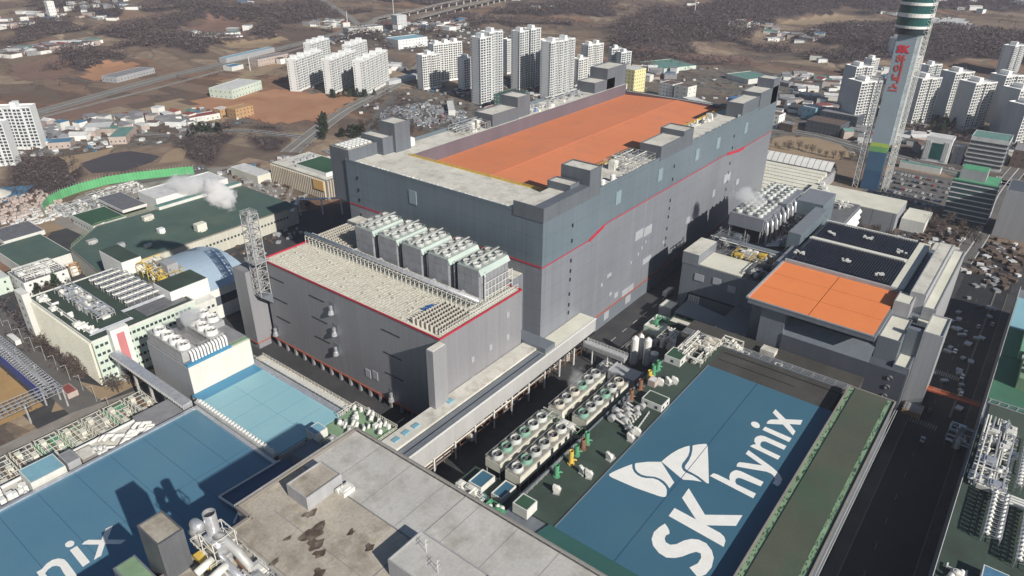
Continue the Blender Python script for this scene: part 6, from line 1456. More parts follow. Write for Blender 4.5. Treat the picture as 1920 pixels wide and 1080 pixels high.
# ================================================================ slim test tower
tw = thing('elevator_test_tower', 'very tall slim tower with blue foot, green band, red lettering and round glass head', 'tower', (404, -62, 0))
TA = math.radians(6)
def tb(mb): return mb.rot(TA, 404, -62)
X0, Y0, Y1 = 396, -65.5, -52
tb(MB().box(X0, 411, Y0, Y1, 0, 17)).build('blue_foot', pm('foot_blue', (.035, .085, .16), .5), tw); tb(MB().box(X0, 411, Y0, Y1, 17.01, 33)).build('blue_foot_upper', pm('foot_blue2', (.05, .115, .19), .5), tw)
tb(MB().box(X0, 411, Y0, Y1, 33.01, 37.4)).build('green_band', pm('tower_green', (.16, .36, .13), .5), tw); tb(MB().box(X0, 411, Y0, Y1, 37.41, 40.6)).build('lime_band', pm('tower_lime', (.38, .50, .10), .5), tw)
tb(MB().box(X0, 411, Y0, Y1, 40.61, 126)).build('shaft', pm('tower_grey', (.28, .34, .385), .5, .05, .05), tw)
a = MB()
for k in range(80): a.box(X0 - .08, X0, Y0, Y1, 41 + k * 1.06, 41.05 + k * 1.06)
tag(tb(a).build('shaft_joint', 'slate_clad', tw), kind='stuff')
a = MB()
for (xx, yy, zt, n_) in ((399, -70.4, 172, 44), (408, -71, 172, 44), (398.5, -47.8, 90, 24), (408, -47.6, 90, 24)): lattice(a, (xx, yy, 0), (xx, yy, zt), 3.8, .34, n_, .22)
tb(a).build('lattice', 'white_paint', tw)
tb(MB().box(397, 410, -68.8, -65.7, 40, 126)).build('lattice_core', pm('pale_mesh', (.50, .55, .56), .6, .25, .35), tw)
cxm, cym = 404, -60
for k, (z0, z1, r_, m_) in enumerate(((126, 130.5, 11.5, 'dark_glass'), (130.5, 132.3, 12.6, 'white_paint'), (132.3, 138.5, 12, 'green_glass'), (138.5, 141.3, 12.8, 'white_paint'), (141.3, 147, 12, 'green_glass'), (147, 149, 12.6, 'white_paint'), (149, 158, 11.5, 'green_glass'), (158, 162, 12, 'white_paint'), (162, 185, 8, 'light_clad'))):
    MB().cyl(cxm, cym, z0, z1, r_, 32).build('glass_drum' if 'glass' in m_ else 'drum_ring', m_, tw)
def text_mesh(body, size, name, m_, par, origin, xdir, ydir, bold=.0, depth=.2):
    cu = bpy.data.curves.new(name, 'FONT'); cu.body = body; cu.size = size; cu.offset = bold; cu.extrude = depth / 2; cu.align_x = 'CENTER'; cu.resolution_u = 3
    o = bpy.data.objects.new(name, cu); COL.objects.link(o)
    dg = bpy.context.evaluated_depsgraph_get(); me = bpy.data.meshes.new_from_object(o.evaluated_get(dg)); bpy.data.objects.remove(o)
    me.materials.clear(); me.materials.append(M[m_] if isinstance(m_, str) else m_)
    q = bpy.data.objects.new(name, me); COL.objects.link(q); q.parent = par
    x = Vector(xdir).normalized(); y = Vector(ydir).normalized(); z_ = x.cross(y); L_ = LOC[par]
    q.matrix_local = Matrix(((x.x, y.x, z_.x, origin[0] - L_[0]), (x.y, y.y, z_.y, origin[1] - L_[1]), (x.z, y.z, z_.z, origin[2] - L_[2]), (0, 0, 0, 1)))
    return q
fx, fy = math.cos(TA), math.sin(TA)
red = pm('tower_red', (.60, .02, .035), .5); red2 = pm('tower_red2', (.52, .07, .05), .5)
def onface(v, zz): # v metres along the face from its middle
    p = Vector((X0 - .25, (Y0 + Y1) / 2 - v, 0)); d = Vector((p.x - 404, p.y + 62)); return (404 + d.x * fx - d.y * fy, -62 + d.x * fy + d.y * fx, zz)
xd = (fy, -fx, 0)
text_mesh('SK', 7.6, 'letter', red, tw, onface(-.4, 112.5), xd, (0, 0, 1), .3)
for k, ch in enumerate('\ud558\uc774\ub2c9\uc2a4'): text_mesh(ch, 7.4, 'letter', red2, tw, onface(-.4, 104.6 - k * 7.2), xd, (0, 0, 1), .2)

# ================================================================ green roofed plant at the right edge
rp = thing('green_deck_plant', 'long plant with green flat roofs and white ducts along the right side of the street', 'factory', (60, -200, 0))
MB().box(-130, 62, -245, -181, 0, 19.4).build('wall', 'gray_clad', rp); MB().box(62.3, 215, -245, -181, 0, 19.6).build('wall', 'gray_clad', rp)
MB().box(-130, -6, -244.5, -181.5, 19.5, 20).build('roof', 'deck_green', rp); MB().box(-6, 62, -244.5, -181.5, 19.5, 19.9).build('roof', 'deck_green', rp); MB().box(36, 81, -230, -183, 20.0, 20.3).build('roof_panel', pm('deck_olive', (.05, .07, .055), .85, .15, .05), rp)
MB().box(82, 128, -244.5, -181.5, 19.7, 20.2).build('roof', pm('green_deck', (.05, .15, .095), .75, .12, .06), rp)
MB().box(128.2, 160, -244.5, -181.5, 19.7, 20.4).build('roof', pm('green_deck2', (.06, .17, .11), .75, .12, .06), rp); MB().box(160.2, 200, -244.5, -181.5, 19.7, 20.8).build('blue_roof', 'light_blue_roof', rp)
MB().box(100, 128, -215, -190, 20.2, 26).build('upper_block', 'gutter_green', rp); MB().box(128, 160, -215, -188, 20.4, 25).build('upper_block', pm('mint_roof', (.16, .34, .22), .7), rp)
a = MB(); rail(a, [(-130, -181.2), (215, -181.2)], 20, 1.3, 3, .16); a.build('railing', 'pipe_white', rp)
a = MB()
for k in range(16): y = -182 - k * 3.4; a.beam((80, y, 20.3), (83.5, y - .8, 20.3), .35); 
a.beam((80, -182, 20.6), (80, -240, 20.6), .4); a.beam((83.5, -182, 20.6), (83.5, -240, 20.6), .4); tag(a.build('roof_ladder_track', 'silver', rp), kind='stuff')
MB().box(40, 120, -300, -262, 0, 46).build('wall', 'slate_clad', None, 'tall slate block standing off to the right behind the green deck plant', 'building')
rr = random.Random(77)
for k in range(22): # duct fans in two long racks, seen end on
    pass
def fan_rack(x0, x1, y0, y1, z, label, seed):
    t = thing('duct_rack', label, 'duct rack', ((x0 + x1) / 2, (y0 + y1) / 2, z)); n = int((x1 - x0) / 2.2); f = MB()
    for k in range(n + 1):
        x = x0 + (x1 - x0) * k / n
        for y in (y0, y1): f.beam((x, y, z), (x, y, z + 4), .2)
        f.beam((x, y0, z + 4), (x, y1, z + 4), .2); f.beam((x, y0, z + 4), (x, y1, z + 2), .12)
    for y in (y0, y1): f.beam((x0, y, z + 4), (x1, y, z + 4), .28); f.beam((x0, y, z + 2), (x1, y, z + 2), .2)
    f.build('frame', 'silver', t)
    for k in range(n):
        x = x0 + (k + .5) * (x1 - x0) / n
        for y in np.linspace(y0 + .8, y1 - .8, max(2, int((y1 - y0) / 2))): MB().tube([(x, y - .5, z + 3), (x, y + .5, z + 4.2)], .7, 8).build('duct_fan', 'pipe_white', t)
    return t
fan_rack(-10, 16, -196, -191, 20.3, 'left one of the long white duct racks on the right hand roof', 1)
fan_rack(-16, 14, -206, -201, 20.3, 'right one of the long white duct racks pointing at the camera, cut by the frame', 2)
fan_rack(24, 60, -199, -197, 20.3, 'white duct rack at the right picture edge above the other racks', 3)
box_plant('duct_cluster', 'tangle of white and silver ducts at the street edge of the dark right hand roof', 'machinery', 18, 66, -195, -183, 20.3, 46, 71, 'pipe_white', 'silver', hmax=3.5, pipes=26, pm_='silver', frame=False)
for k in range(4): MB().tube([(20 + k * 1.5, -182.5, 22), (20 + k * 1.5, -189, 22), (14 + k * 1.5, -193, 22), (14 + k * 1.5, -212, 22)], .45, 8).build('duct', 'white_paint', None, ORD[k] + ' white pipe bent along the front of the duct racks on the right hand roof', 'duct')
plain_block('roof_cabin', 'cabin with bright blue ribbed roof at the bottom right corner', 'cabin', -34, -25, -200, -193, 20.1, 24, 'white_wall', 'roof_blue', .1)
box_plant('duct_cluster', 'white fan boxes beside the blue ribbed cabin at bottom right', 'machinery', -40, -28, -192.5, -184, 20.1, 12, 72, 'white_paint', 'pipe_white', hmax=2.6, pipes=5, frame=False)
box_plant('duct_cluster', 'white fans on the mint roof at the right picture edge', 'machinery', 104, 122, -200, -190, 26, 14, 73, 'white_paint', 'white_paint', hmax=2, pipes=2, frame=False)
box_plant('street_pipe_stair', 'white pipe stair rack at the right side of the dark street', 'pipe rack', 66, 72, -181, -172, 0, 3, 74, 'silver', 'silver', hmax=12, pipes=8, pm_='silver')
plain_block('bus_shelter', 'lit glass shelter roof at the street corner by the orange gangway', 'shelter', 80, 88, -160, -152, 0, 3, 'brick_tan', 'roof_grey', .1)

# ================================================================ apartments
def apt(label, cx, cy, ang, lx, ly, h, style='white', huts=2, group=None, bays=None, gable=False):
    """near corner at cx,cy; long lit front runs along ang, gable along ang+90"""
    a_ = math.radians(ang); z0 = gz(cx, cy)
    t = thing('apartment_block', label, 'apartment block', (cx, cy, z0), group); wall = 'apt_white' if style == 'white' else 'apt_cream'
    bays = bays or max(2, int(lx / 7)); bw = lx / bays
    w_ = MB(); g = MB(); sl = MB(); fl = int(h / 2.9); pd = .3 if lx > 40 else .6; sd = .7 if lx > 40 else 1.3
    for b in range(bays):
        st_ = (b % 2) * sd
        w_.box(b * bw, (b + 1) * bw, st_, ly - st_ * .5, 0, h + (b % 2) * .0, False)
        for (u0, u1) in ((.10, .45), (.55, .90)):
            for k in range(1, fl):
                zz = k * h / fl; g.add([(b * bw + u0 * bw, st_ - .06, zz), (b * bw + u1 * bw, st_ - .06, zz), (b * bw + u1 * bw, st_ - .06, zz + 1.95), (b * bw + u0 * bw, st_ - .06, zz + 1.95)], [(0, 1, 2, 3)])
        for u in (0, .5, 1): sl.box(b * bw + u * bw - .3, b * bw + u * bw + .3, st_ - pd, st_ - .02, 0, h + .6, False)
    for k in range(1, fl + 1):
        zz = k * h / fl
        for b in range(bays): sl.box(b * bw, (b + 1) * bw, (b % 2) * sd - pd * .6, (b % 2) * sd - .02, zz - .5, zz - .1, False)
    for k in range(1, fl):
        zz = k * h / fl
        for v in np.linspace(1.5, ly - 2.5, max(1, int(ly / 6))): g.add([(-.06, v, zz), (-.06, v + 1.3, zz), (-.06, v + 1.3, zz + 1.2), (-.06, v, zz + 1.2)], [(0, 3, 2, 1)]) if style != 'plain' else None
    c, s_ = math.cos(a_), math.sin(a_)
    for m_ in (w_, g, sl): m_.v = [(cx + x * c - y * s_, cy + x * s_ + y * c, z0 + z_) for x, y, z_ in m_.v]
    if gable:
        q = MB().box(-.12, -.02, -.2, ly + .1, 0, h + 1); q.v = [(cx + x * c - y * s_, cy + x * s_ + y * c, z0 + z_) for x, y, z_ in q.v]; q.build('gable_shade_panel', 'apt_side', t)  # grey panel over the gable: the side's shade is put into its colour
    w_.build('wall', wall, t); tag(g.build('window', 'apt_glass', t), kind='stuff'); tag(sl.build('balcony_grid', wall, t), kind='stuff')
    for k in range(huts):
        u = (k + .5) / huts * lx; q = MB().box(u - 2.6, u + 2.6, ly * .35, ly * .9, h, h + 4.5); q.v = [(cx + x * c - y * s_, cy + x * s_ + y * c, z0 + z_) for x, y, z_ in q.v]; q.build('stair_head', wall, t)
    q = MB()
    for (x0_, x1_, y0_, y1_) in ((0, lx, 0, .4), (0, lx, ly - .4, ly), (0, .4, .4, ly - .4), (lx - .4, lx, .4, ly - .4)): q.box(x0_, x1_, y0_, y1_, h, h + 1.1)
    q.v = [(cx + x * c - y * s_, cy + x * s_ + y * c, z0 + z_) for x, y, z_ in q.v]; q.build('roof_parapet', wall, t)
    return t
LG = 'long white slab blocks beyond the orange field'
apt('leftmost front slab block of the group beyond the orange field', 321, 616, 24, 74, 13, 40, huts=4, group=LG)
apt('middle front slab block of the group beyond the orange field', 342, 572, 23, 72, 13, 42, huts=4, group=LG)
apt('rightmost front slab block of the group, nearest the road', 359, 533, 25, 84, 13, 42.5, huts=4, group=LG)
apt('rear slab block rising behind the leftmost one of the group', 404, 690, 22, 50, 13, 42, huts=3, group=LG)
apt('rear slab block rising between the middle and rightmost front ones', 425, 632, 22, 50, 13, 43, huts=3, group=LG)
apt('cream block with stepped front just right of the road overpass', 431, 500, -14, 28, 15, 43, 'cream', 1)
apt('broad cream block behind the stepped cream one', 472, 518, -14, 46, 14, 50, 'cream', 3)
apt('slim blue grey block tucked left of the tallest tower', 465, 459, -14, 16, 14, 39, 'white', 1)
apt('front half of the tallest tower pair, left of the group', 416, 389, -8, 19, 17, 77, 'white', 1)
apt('rear half of the tallest tower pair, left of the group', 437, 392, -6, 22, 17, 80.5, 'white', 1)
apt('front half of the second tallest tower pair', 508, 401, -6, 18, 15, 73, 'white', 1)
apt('rear half of the second tallest tower pair', 528, 398, -6, 20, 15, 74, 'white', 1)
apt('narrow white tower sliver left of the second tower pair', 580, 478, -14, 10, 12, 47, 'cream', 0)
apt('front half of the third tower pair, next to the long factory', 499, 346, -4, 25, 16, 66.5, 'white', 1)
apt('rear half of the third tower pair, next to the long factory', 528, 346, -2, 23, 16, 66, 'white', 1)
apt('white tower seen in the gap between second and third tower pairs', 580, 417, -14, 14, 12, 52, 'cream', 0)
apt('low cream block right of the third tower pair', 595, 366, -10, 20, 12, 31, 'cream', 1)
apt('cream block on the right end of the tower cluster', 648, 385, -12, 32, 14, 40.5, 'cream', 2)
apt('dark sided grey apartment far right of the tower cluster', 720, 388, -40, 16, 14, 26, 'white', 1)
apt('small pale apartment behind the yellow building', 710, 366, -20, 20, 12, 24, 'white', 1)
apt('left block of the near right cluster, behind the slim tower', 595, 7, -34, 27, 21, 48, 'cream', 1, gable=True)
apt('block directly behind the left one of the right cluster', 670, 32, -34, 24, 19, 50, 'cream', 1, gable=True)
apt('block just right of the slim tower in the right cluster', 651, -41, -34, 28, 21, 48.5, 'cream', 1, gable=True)
apt('third block from the slim tower, set further back', 710, -64, -34, 28, 20, 49, 'cream', 1, gable=True)
apt('fourth block from the slim tower, standing nearer', 657, -91, -34, 30, 21, 49, 'cream', 1, gable=True)
apt('fifth block from the slim tower, set further back', 712, -112, -34, 26, 20, 51, 'cream', 1, gable=True)
apt('sixth block from the slim tower, near the right edge', 660, -131, -34, 28, 21, 48, 'cream', 1, gable=True)
apt('far pale block at the upper right picture edge', 1017, -92, -20, 34, 16, 41, 'white', 1)
apt('blank pale block cut by the right picture edge', 626, -142, -34, 28, 21, 40, 'plain', 1, gable=True)
apt('small far apartment left of the slim tower, lower one', 882, 61, -25, 16, 13, 25, 'cream', 1)
apt('small far apartment hidden half behind the slim tower', 1034, 64, -25, 16, 13, 27, 'white', 1)
apt('small far apartment just right of the slim tower head', 939, 15, -25, 14, 13, 26, 'cream', 1)
apt('small far apartment right of the slim tower, wider one', 851, -16, -25, 26, 13, 30, 'white', 1)
apt('white apartment tower at the left picture edge', -16, 628, -42, 32, 15, 40, 'white', 1)
apt('apartment tower cut off by the left picture edge', -52, 590, -42, 30, 15, 38, 'white', 0)

# ================================================================ other named town buildings
def town(name, label, x, y, ang, lx, ly, h, wm, rm, win=None, par_h=.5):
    z0 = gz(x, y); t = plain_block(name, label, 'building', x - lx / 2, x + lx / 2, y - ly / 2, y + ly / 2, z0 - 1, z0 + h, wm, rm, par_h, win); t.rotation_euler = (0, 0, math.radians(ang)); return t
town('yellow_hotel', 'yellow hotel with grid of dark windows behind the long factory', 597, 290, -8, 24, 38, 30, 'yellow_wall', 'roof_white', (5, 7, 'window_grey'))
town('white_terrace_flats', 'white flats with wavy balconies behind the orange roof', 596, 228, -10, 20, 20, 19, 'apt_white', 'roof_brown', (4, 5, 'window_grey'))
town('white_flats', 'white walled flats right of the wavy balcony flats', 590, 205, -10, 18, 20, 20, 'white_wall', 'roof_brown', (2, 4, 'window_grey'))
town('long_white_school', 'long low white building behind the far corner of the orange roof', 570, 180, -30, 16, 36, 9, 'white_wall', 'roof_white', (4, 2, 'window_grey'))
town('blue_box_store', 'bright blue box building behind the far corner cabins', 594, 135, -20, 20, 22, 13, 'blue_paint', 'blue_paint')
town('green_tent_field', 'pale green covered sports field hall on the left', 771, 320, -25, 60, 60, 5, 'pale_green_wall', 'roof_teal')
town('green_greenhouse', 'green and white greenhouse roofs behind the road', 765, 190, -25, 46, 44, 6, 'white_wall', 'roof_teal')
town('glass_shop', 'small glass shop house with white frame near the main road', 610, 56, -10, 16, 16, 13, 'glass_blue', 'roof_white', (3, 2, 'green_glass'))
town('dark_mall', 'dark brown flat mall in the tower shade', 560, 24, -5, 26, 36, 12, 'dark_clad', 'roof_brown', (6, 3, 'window_grey'))
town('dark_mall', 'dark block behind the brown flat mall', 600, 20, -5, 24, 40, 14, 'dark_clad', 'roof_grey', (5, 3, 'window_grey'))
town('corner_shops', 'small cream shop block right behind the long factory corner', 548, 78, -5, 16, 18, 14, 'apt_cream', 'roof_brown', (3, 3, 'window_grey'))
town('corner_shops', 'small brown shop block beside the cream shop block', 540, 58, -5, 14, 14, 8, 'roof_brown', 'roof_grey', (3, 2, 'window_grey'))
town('green_glass_block', 'mint green glass office below the tallest apartment towers', 420, 345, 0, 34, 26, 20, 'roof_teal', 'deck_green', (8, 5, 'pale_green_wall'))
town('white_roof_school', 'school with white ribbed roof left of the slab blocks', 266, 672, 20, 60, 34, 11, 'pale_green_wall', 'roof_white', (10, 2, 'window_grey'))
town('salmon_row_building', 'long salmon walled building left of the slab blocks', 415, 812, 8, 62, 18, 10, 'wall_pink', 'roof_grey', (12, 2, 'window_grey'))
town('blue_roof_shed', 'small shed with bright blue roof beside the highway station', 352, 812, 10, 22, 18, 6, 'white_wall', 'roof_blue')
town('station_roof', 'long pale blue station canopy along the highway', 425, 884, 14, 110, 14, 7, 'light_clad', 'glass_blue')
town('long_white_office', 'long white office behind the slab apartment blocks', 680, 897, -15, 70, 22, 10, 'white_wall', 'roof_grey', (14, 2, 'window_grey'))
town('blue_white_hall', 'white hall with pale blue roof between the slab blocks and cream towers', 650, 752, -10, 60, 36, 14, 'apt_white', 'glass_blue', (9, 3, 'window_grey'))
town('church', 'small pale church like block with stepped top', 760, 884, -10, 22, 20, 24, 'apt_side', 'roof_white', (3, 4, 'window_grey'))
town('brick_building', 'tan brick building with stepped roof beside the ploughed orange field', 202, 566, 5, 24, 16, 11, 'brick_tan', 'brick_tan', (5, 3, 'window_grey'))
town('brick_building', 'second tan brick house with pale roof left of the stepped one', 190, 584, 5, 14, 14, 9, 'brick_tan', 'roof_white', (3, 2, 'window_grey'))
town('red_roof_store', 'long low store with bright red roof in the shop strip', 166, 585, -8, 34, 16, 6, 'white_wall', 'roof_red', (6, 1, 'window_grey'))
town('blue_roof_store', 'store with bright blue roof right of the left edge apartment tower', 24, 600, -35, 20, 18, 6, 'wall_pink', 'roof_blue', (4, 1, 'window_grey'))
town('teal_roof_store', 'wide store with teal roof and pink front wall by the dark paddy', 75, 580, -40, 16, 40, 7, 'wall_pink', 'roof_teal', (4, 1, 'window_grey'))
town('grey_flat_store', 'grey flat roofed store in the left shop strip', 72, 625, -35, 26, 22, 7, 'roof_grey', 'roof_white', (5, 2, 'window_grey'))
town('grid_factory', 'white roofed works with dark window grid at the far left of the highway', 228, 874, 20, 70, 26, 7, 'light_clad', 'roof_grey', (12, 1, 'window_grey'))
town('white_tower_block', 'bright white tower block in the far upper left village', 412, 1563, 0, 14, 14, 36, 'white_paint', 'roof_white', (3, 6, 'window_grey'))
town('red_sign_shed', 'shed with bright red roof near the far cream apartments', 845, 820, -10, 24, 16, 6, 'white_wall', 'roof_red')
town('white_shed', 'long white roofed shed at the edge of the crowded vehicle yard', 372, 398, -45, 8, 46, 6, 'white_wall', 'roof_white')
town('red_tent_hall', 'small hall with bright red roof at the foot of the tallest towers', 398, 352, 0, 22, 16, 7, 'white_wall', 'roof_red')
# small houses of the villages
HM = {}
def house_mesh(w_, l, h, rh, wm, rm):
    k = (w_, l, h, rh, wm, rm)
    if k not in HM:
        a = proto(MB().box(-w_ / 2, w_ / 2, -l / 2, l / 2, -2, h, False), 'wall', wm)
        b = MB(); e_ = .4
        if rh > .3: b.add([(-w_ / 2 - e_, -l / 2 - e_, h), (w_ / 2 + e_, -l / 2 - e_, h), (w_ / 2 + e_, l / 2 + e_, h), (-w_ / 2 - e_, l / 2 + e_, h), (0, -l / 2 - e_, h + rh), (0, l / 2 + e_, h + rh)], [(0, 1, 4), (2, 3, 5), (1, 2, 5, 4), (3, 0, 4, 5), (3, 2, 1, 0)])
        else: b.box(-w_ / 2 - .2, w_ / 2 + .2, -l / 2 - .2, l / 2 + .2, h, h + .5)
        HM[k] = (a, proto(b, 'roof', rm))
    return HM[k]
WORD = dict(roof_red='red', roof_blue='blue', roof_grey='grey', roof_teal='teal', roof_white='white', roof_brown='brown')
VILL = [('the far upper left village', 400, 1560, 150, 44), ('the far left farm hamlet', 220, 1190, 42, 16), ('the hamlet right of the far left farm', 280, 1185, 38, 12), ('the hamlet below the dark wooded ridge', 495, 1090, 34, 12), ('the left shop strip by the paddy', 60, 640, 48, 20), ('the shop strip below the highway', 122, 632, 34, 18),
        ('the shops left of the brick buildings', 150, 600, 22, 10), ('the red roofed quarter left of the overpass', 480, 640, 34, 12), ('the far upper middle village', 830, 880, 75, 34), ('the roadside houses by the far highway bend', 730, 1065, 36, 14), ('the yards behind the slab blocks', 470, 770, 50, 12),
        ('the far right valley hamlet', 1205, 360, 60, 12), ('the farmstead on the right hill foot', 1150, 250, 50, 10), ('the houses left of the right apartment cluster', 790, 120, 45, 22), ('the town quarter behind the right apartment cluster', 900, 30, 70, 26), ('the town quarter beyond the main road', 660, 100, 60, 22),
        ('the quarter behind the yellow hotel', 700, 330, 50, 18), ('the roadside quarter at the right edge', 580, -160, 34, 12), ('the far top left edge', 740, 1880, 120, 22), ('the far upper right edge', 2000, 60, 160, 26), ('the streets below the right apartments', 560, -30, 45, 12)]
PLACED = []; HS = []
VILL = [(a_, b_, c_, d_, int(e_ * 1.35)) for a_, b_, c_, d_, e_ in VILL]
for k in range(26):
    VILL.append(('the scattered farms between the far fields', U(500, 1900), U(100, 1900), 22, 2))
for nme, cx, cy, rad, n in VILL:
    ti = 0; done = 0
    while done < n and ti < n * 8:
        ti += 1; a_ = rnd() * 6.283; r_ = rad * math.sqrt(rnd()); x, y = cx + r_ * math.cos(a_) * 1.2, cy + r_ * math.sin(a_)
        if any(abs(x - p) < 11 and abs(y - q) < 11 for p, q in PLACED): continue
        if road_dist(np.array([x]), np.array([y]))[0] < 8: continue
        PLACED.append((x, y)); done += 1
        big = 1 if math.hypot(x, y) < 1000 else 1.5
        w_, l, h = random.choice([(8, 11, 4), (9, 14, 5), (12, 18, 6), (10, 10, 8)]); w_ *= big; l *= big
        rm = random.choice(['roof_grey', 'roof_grey', 'roof_white', 'roof_white', 'roof_brown', 'roof_brown', 'roof_blue' if rnd() < .6 else 'roof_grey', 'roof_teal' if rnd() < .5 else 'roof_white', 'roof_red' if rnd() < .4 else 'roof_grey']); wm = random.choice(['white_wall', 'apt_white', 'apt_cream', 'wall_pink', 'roof_grey']); rh = random.choice([0, 0, 2.2])
        HS.append((math.hypot(x + 243, y + 170), x, y, w_, l, h, rh, wm, rm, nme))
HS.sort(); rest = {}
for k_, (dd, x, y, w_, l, h, rh, wm, rm, nme) in enumerate(HS):
        rz_ = random.choice([0, .3, -.3, .7]) + U(-.15, .15); ma, mr = house_mesh(w_, l, h, rh, wm, rm)
        if k_ >= 285:
            for me_, mm in ((ma, wm), (mr, rm)):
                q = MB(); q.v = [tuple(v.co) for v in me_.vertices]; q.f = [tuple(p.vertices) for p in me_.polygons]; q.rot(rz_).move(x, y, gz(x, y)); rest.setdefault(mm, MB()).add(q.v, q.f)
            continue
        t = thing('small_house', f'small {"gabled" if rh else "flat roofed"} house with {WORD[rm]} roof in {nme}', 'house', (x, y, gz(x, y)), 'small houses in ' + nme)
        place_new(ma, 'wall', x, y, gz(x, y), t); place_new(mr, 'roof', x, y, gz(x, y), t); t.rotation_euler = (0, 0, rz_)
vs, fs, mi, ml = [], [], [], []
for mm, q in rest.items():
    o_ = len(vs); vs += q.v; fs += [tuple(i + o_ for i in f) for f in q.f]; mi += [len(ml)] * len(q.f); ml.append(mm)
me = bpy.data.meshes.new('far_houses'); me.from_pydata(vs, [], fs)
for mm in ml: me.materials.append(M[mm])
me.polygons.foreach_set('material_index', mi); o = bpy.data.objects.new('far_houses', me); COL.objects.link(o)
tag(o, 'farthest tiny village houses strewn over the valleys toward the top of the picture', kind='stuff')
# ================================================================ far viaduct
for lbl, pts, w_ in (('upper curving viaduct deck on tall piers at the top of the picture', [(778, 990, 2), (852, 1050, 5), (955, 1055, 10), (1097, 1089, 12), (1312, 1134, 14), (1500, 1160, 14)], 12), ('lower straight viaduct on piers below the upper one', [(711, 930, 1), (779, 950, 3), (947, 982, 9), (1100, 1023, 11), (1328, 1075, 13), (1500, 1110, 14)], 14)):
    t = thing('viaduct', lbl, 'viaduct', (pts[2][0], pts[2][1], 0)); a = MB(); b = MB()
    for p, q in zip(pts, pts[1:]):
        a.beam(p, q, w_, 1.6); n = int(math.dist(p, q) / 34)
    a.build('deck', 'pave', t)
    for p, q in zip(pts[1:], pts[2:]):
        n = max(1, int(math.dist(p, q) / 32))
        for k in range(n):
            x, y, z_ = [p[i] + (q[i] - p[i]) * k / n for i in range(3)]; MB().box(x - 1.3, x + 1.3, y - 1.3, y + 1.3, 0, z_ - .8).box(x - 2, x + 2, y - 5, y + 5, z_ - 2, z_ - .8).build('pier', 'apt_side', t)
MB().box(422, 500, 556, 570, 0, 5).build('overpass_wall', 'apt_side', None, 'pale retaining wall of the road overpass right of the slab blocks', 'wall')
# masts
for lbl, x, y, h in (('thin white radio mast left of the viaduct', 935, 1084, 60), ('thin grey mast on the far right hill foot', 1290, 520, 50), ('thin mast at the far end of the highway', 730, 1000, 34), ('thin white mast by the left highway bend', 360, 782, 20), ('white sign mast beside the highway near the slab blocks', 520, 812, 22)):
    MB().cyl(x, y, gz(x, y), gz(x, y) + h, .7, 6, .4).build('mast', 'white_paint', None, lbl, 'mast')
# ================================================================ trees standing alone
def bare_tree_meshes(seed):
    r = random.Random(seed); tk = MB(); tk.cyl(0, 0, 0, 3, .28, 6, .2, False)
    for k in range(8):
        a_ = k * .8 + r.random(); p = (0, 0, 2 + r.random()); q = (math.cos(a_) * r.uniform(1, 2.2), math.sin(a_) * r.uniform(1, 2.2), r.uniform(4, 6.5)); tk.beam(p, q, .14)
    cr = MB()
    for k in range(150):
        a_, u = r.random() * 6.283, r.random() ** .5; x, y, z_ = 2.6 * u * math.cos(a_), 2.6 * u * math.sin(a_), r.uniform(2.6, 7) ; d = Vector((r.gauss(0, 1), r.gauss(0, 1), r.gauss(.5, .7))); d.normalize(); q = d.orthogonal().normalized() * .16
        p = Vector((x, y, z_)); cr.add([p - q, p + q, p + d * r.uniform(.8, 1.6)], [(0, 1, 2)])
    return proto(tk, 'trunk', 'bark'), proto(cr, 'crown', 'twigs')
def pine_meshes(seed):
    r = random.Random(seed); tk = proto(MB().cyl(0, 0, 0, 3, .3, 6, .2, False), 'trunk', 'bark'); cr = MB()
    for k in range(230):
        h = r.uniform(1, 8.5); rad = (9 - h) * .38 * r.uniform(.5, 1.1) + .3; a_ = r.random() * 6.283; p = Vector((rad * math.cos(a_), rad * math.sin(a_), h)); d = Vector((r.gauss(0, 1), r.gauss(0, 1), r.gauss(0, .6))); d.normalize(); q = d.orthogonal().normalized() * .5
        cr.add([p - q, p + q, p + d * r.uniform(.7, 1.3)], [(0, 1, 2)])
    return tk, proto(cr, 'crown', 'pine')
BT = [bare_tree_meshes(s_) for s_ in range(4)]; PT = [pine_meshes(s_) for s_ in range(3)]
def trees(kind, nme, pts):
    for k, (x, y) in enumerate(pts):
        tk, cr = random.choice(BT if kind == 'bare' else PT); z_ = gz(x, y) if not (-130 < x < 320 and -200 < y < 320) else 0; s_ = U(.8, 1.35)
        t = thing('bare_tree' if kind == 'bare' else 'pine_tree', ('leafless brown tree ' if kind == 'bare' else 'dark green evergreen tree ') + nme, 'tree', (x, y, z_), ('leafless trees ' if kind == 'bare' else 'evergreen trees ') + nme)
        place_new(tk, 'trunk', x, y, z_, t); place_new(cr, 'crown', x, y, z_, t); t.scale = (s_, s_, s_); t.rotation_euler = (0, 0, rnd() * 6)
def patch(x0, x1, y0, y1, n): return [(U(x0, x1), U(y0, y1)) for _ in range(n)]
trees('pine', 'by the road left of the long factory', [(228 + U(-12, 12), 404 + U(-14, 14)) for _ in range(12)])
trees('pine', 'along the road behind the finned office', [(200 + k * 5 + U(-3, 3), 420 + k * 6 + U(-4, 4)) for k in range(12)])
trees('pine', 'in front of the white house with the roof pipes', [(-121, 286), (-116, 284), (-111, 285)])
trees('pine', 'at the foot of the long slab blocks', [(325 + k * 4.5 + U(-3, 3), 560 - k * 4 + U(-4, 4)) for k in range(10)])
trees('bare', 'on the strip between the finned wall and the left road', [(U(-147, -143), U(165, 232)) for _ in range(20)])
trees('bare', 'around the lawn corner by the pink entrance', patch(-142, -118, 150, 157, 7))
trees('bare', 'in the garden below the banded office tower', patch(318, 356, -150, -105, 26))
trees('bare', 'behind the fence of the dark sheds', patch(288, 300, -120, -60, 16))
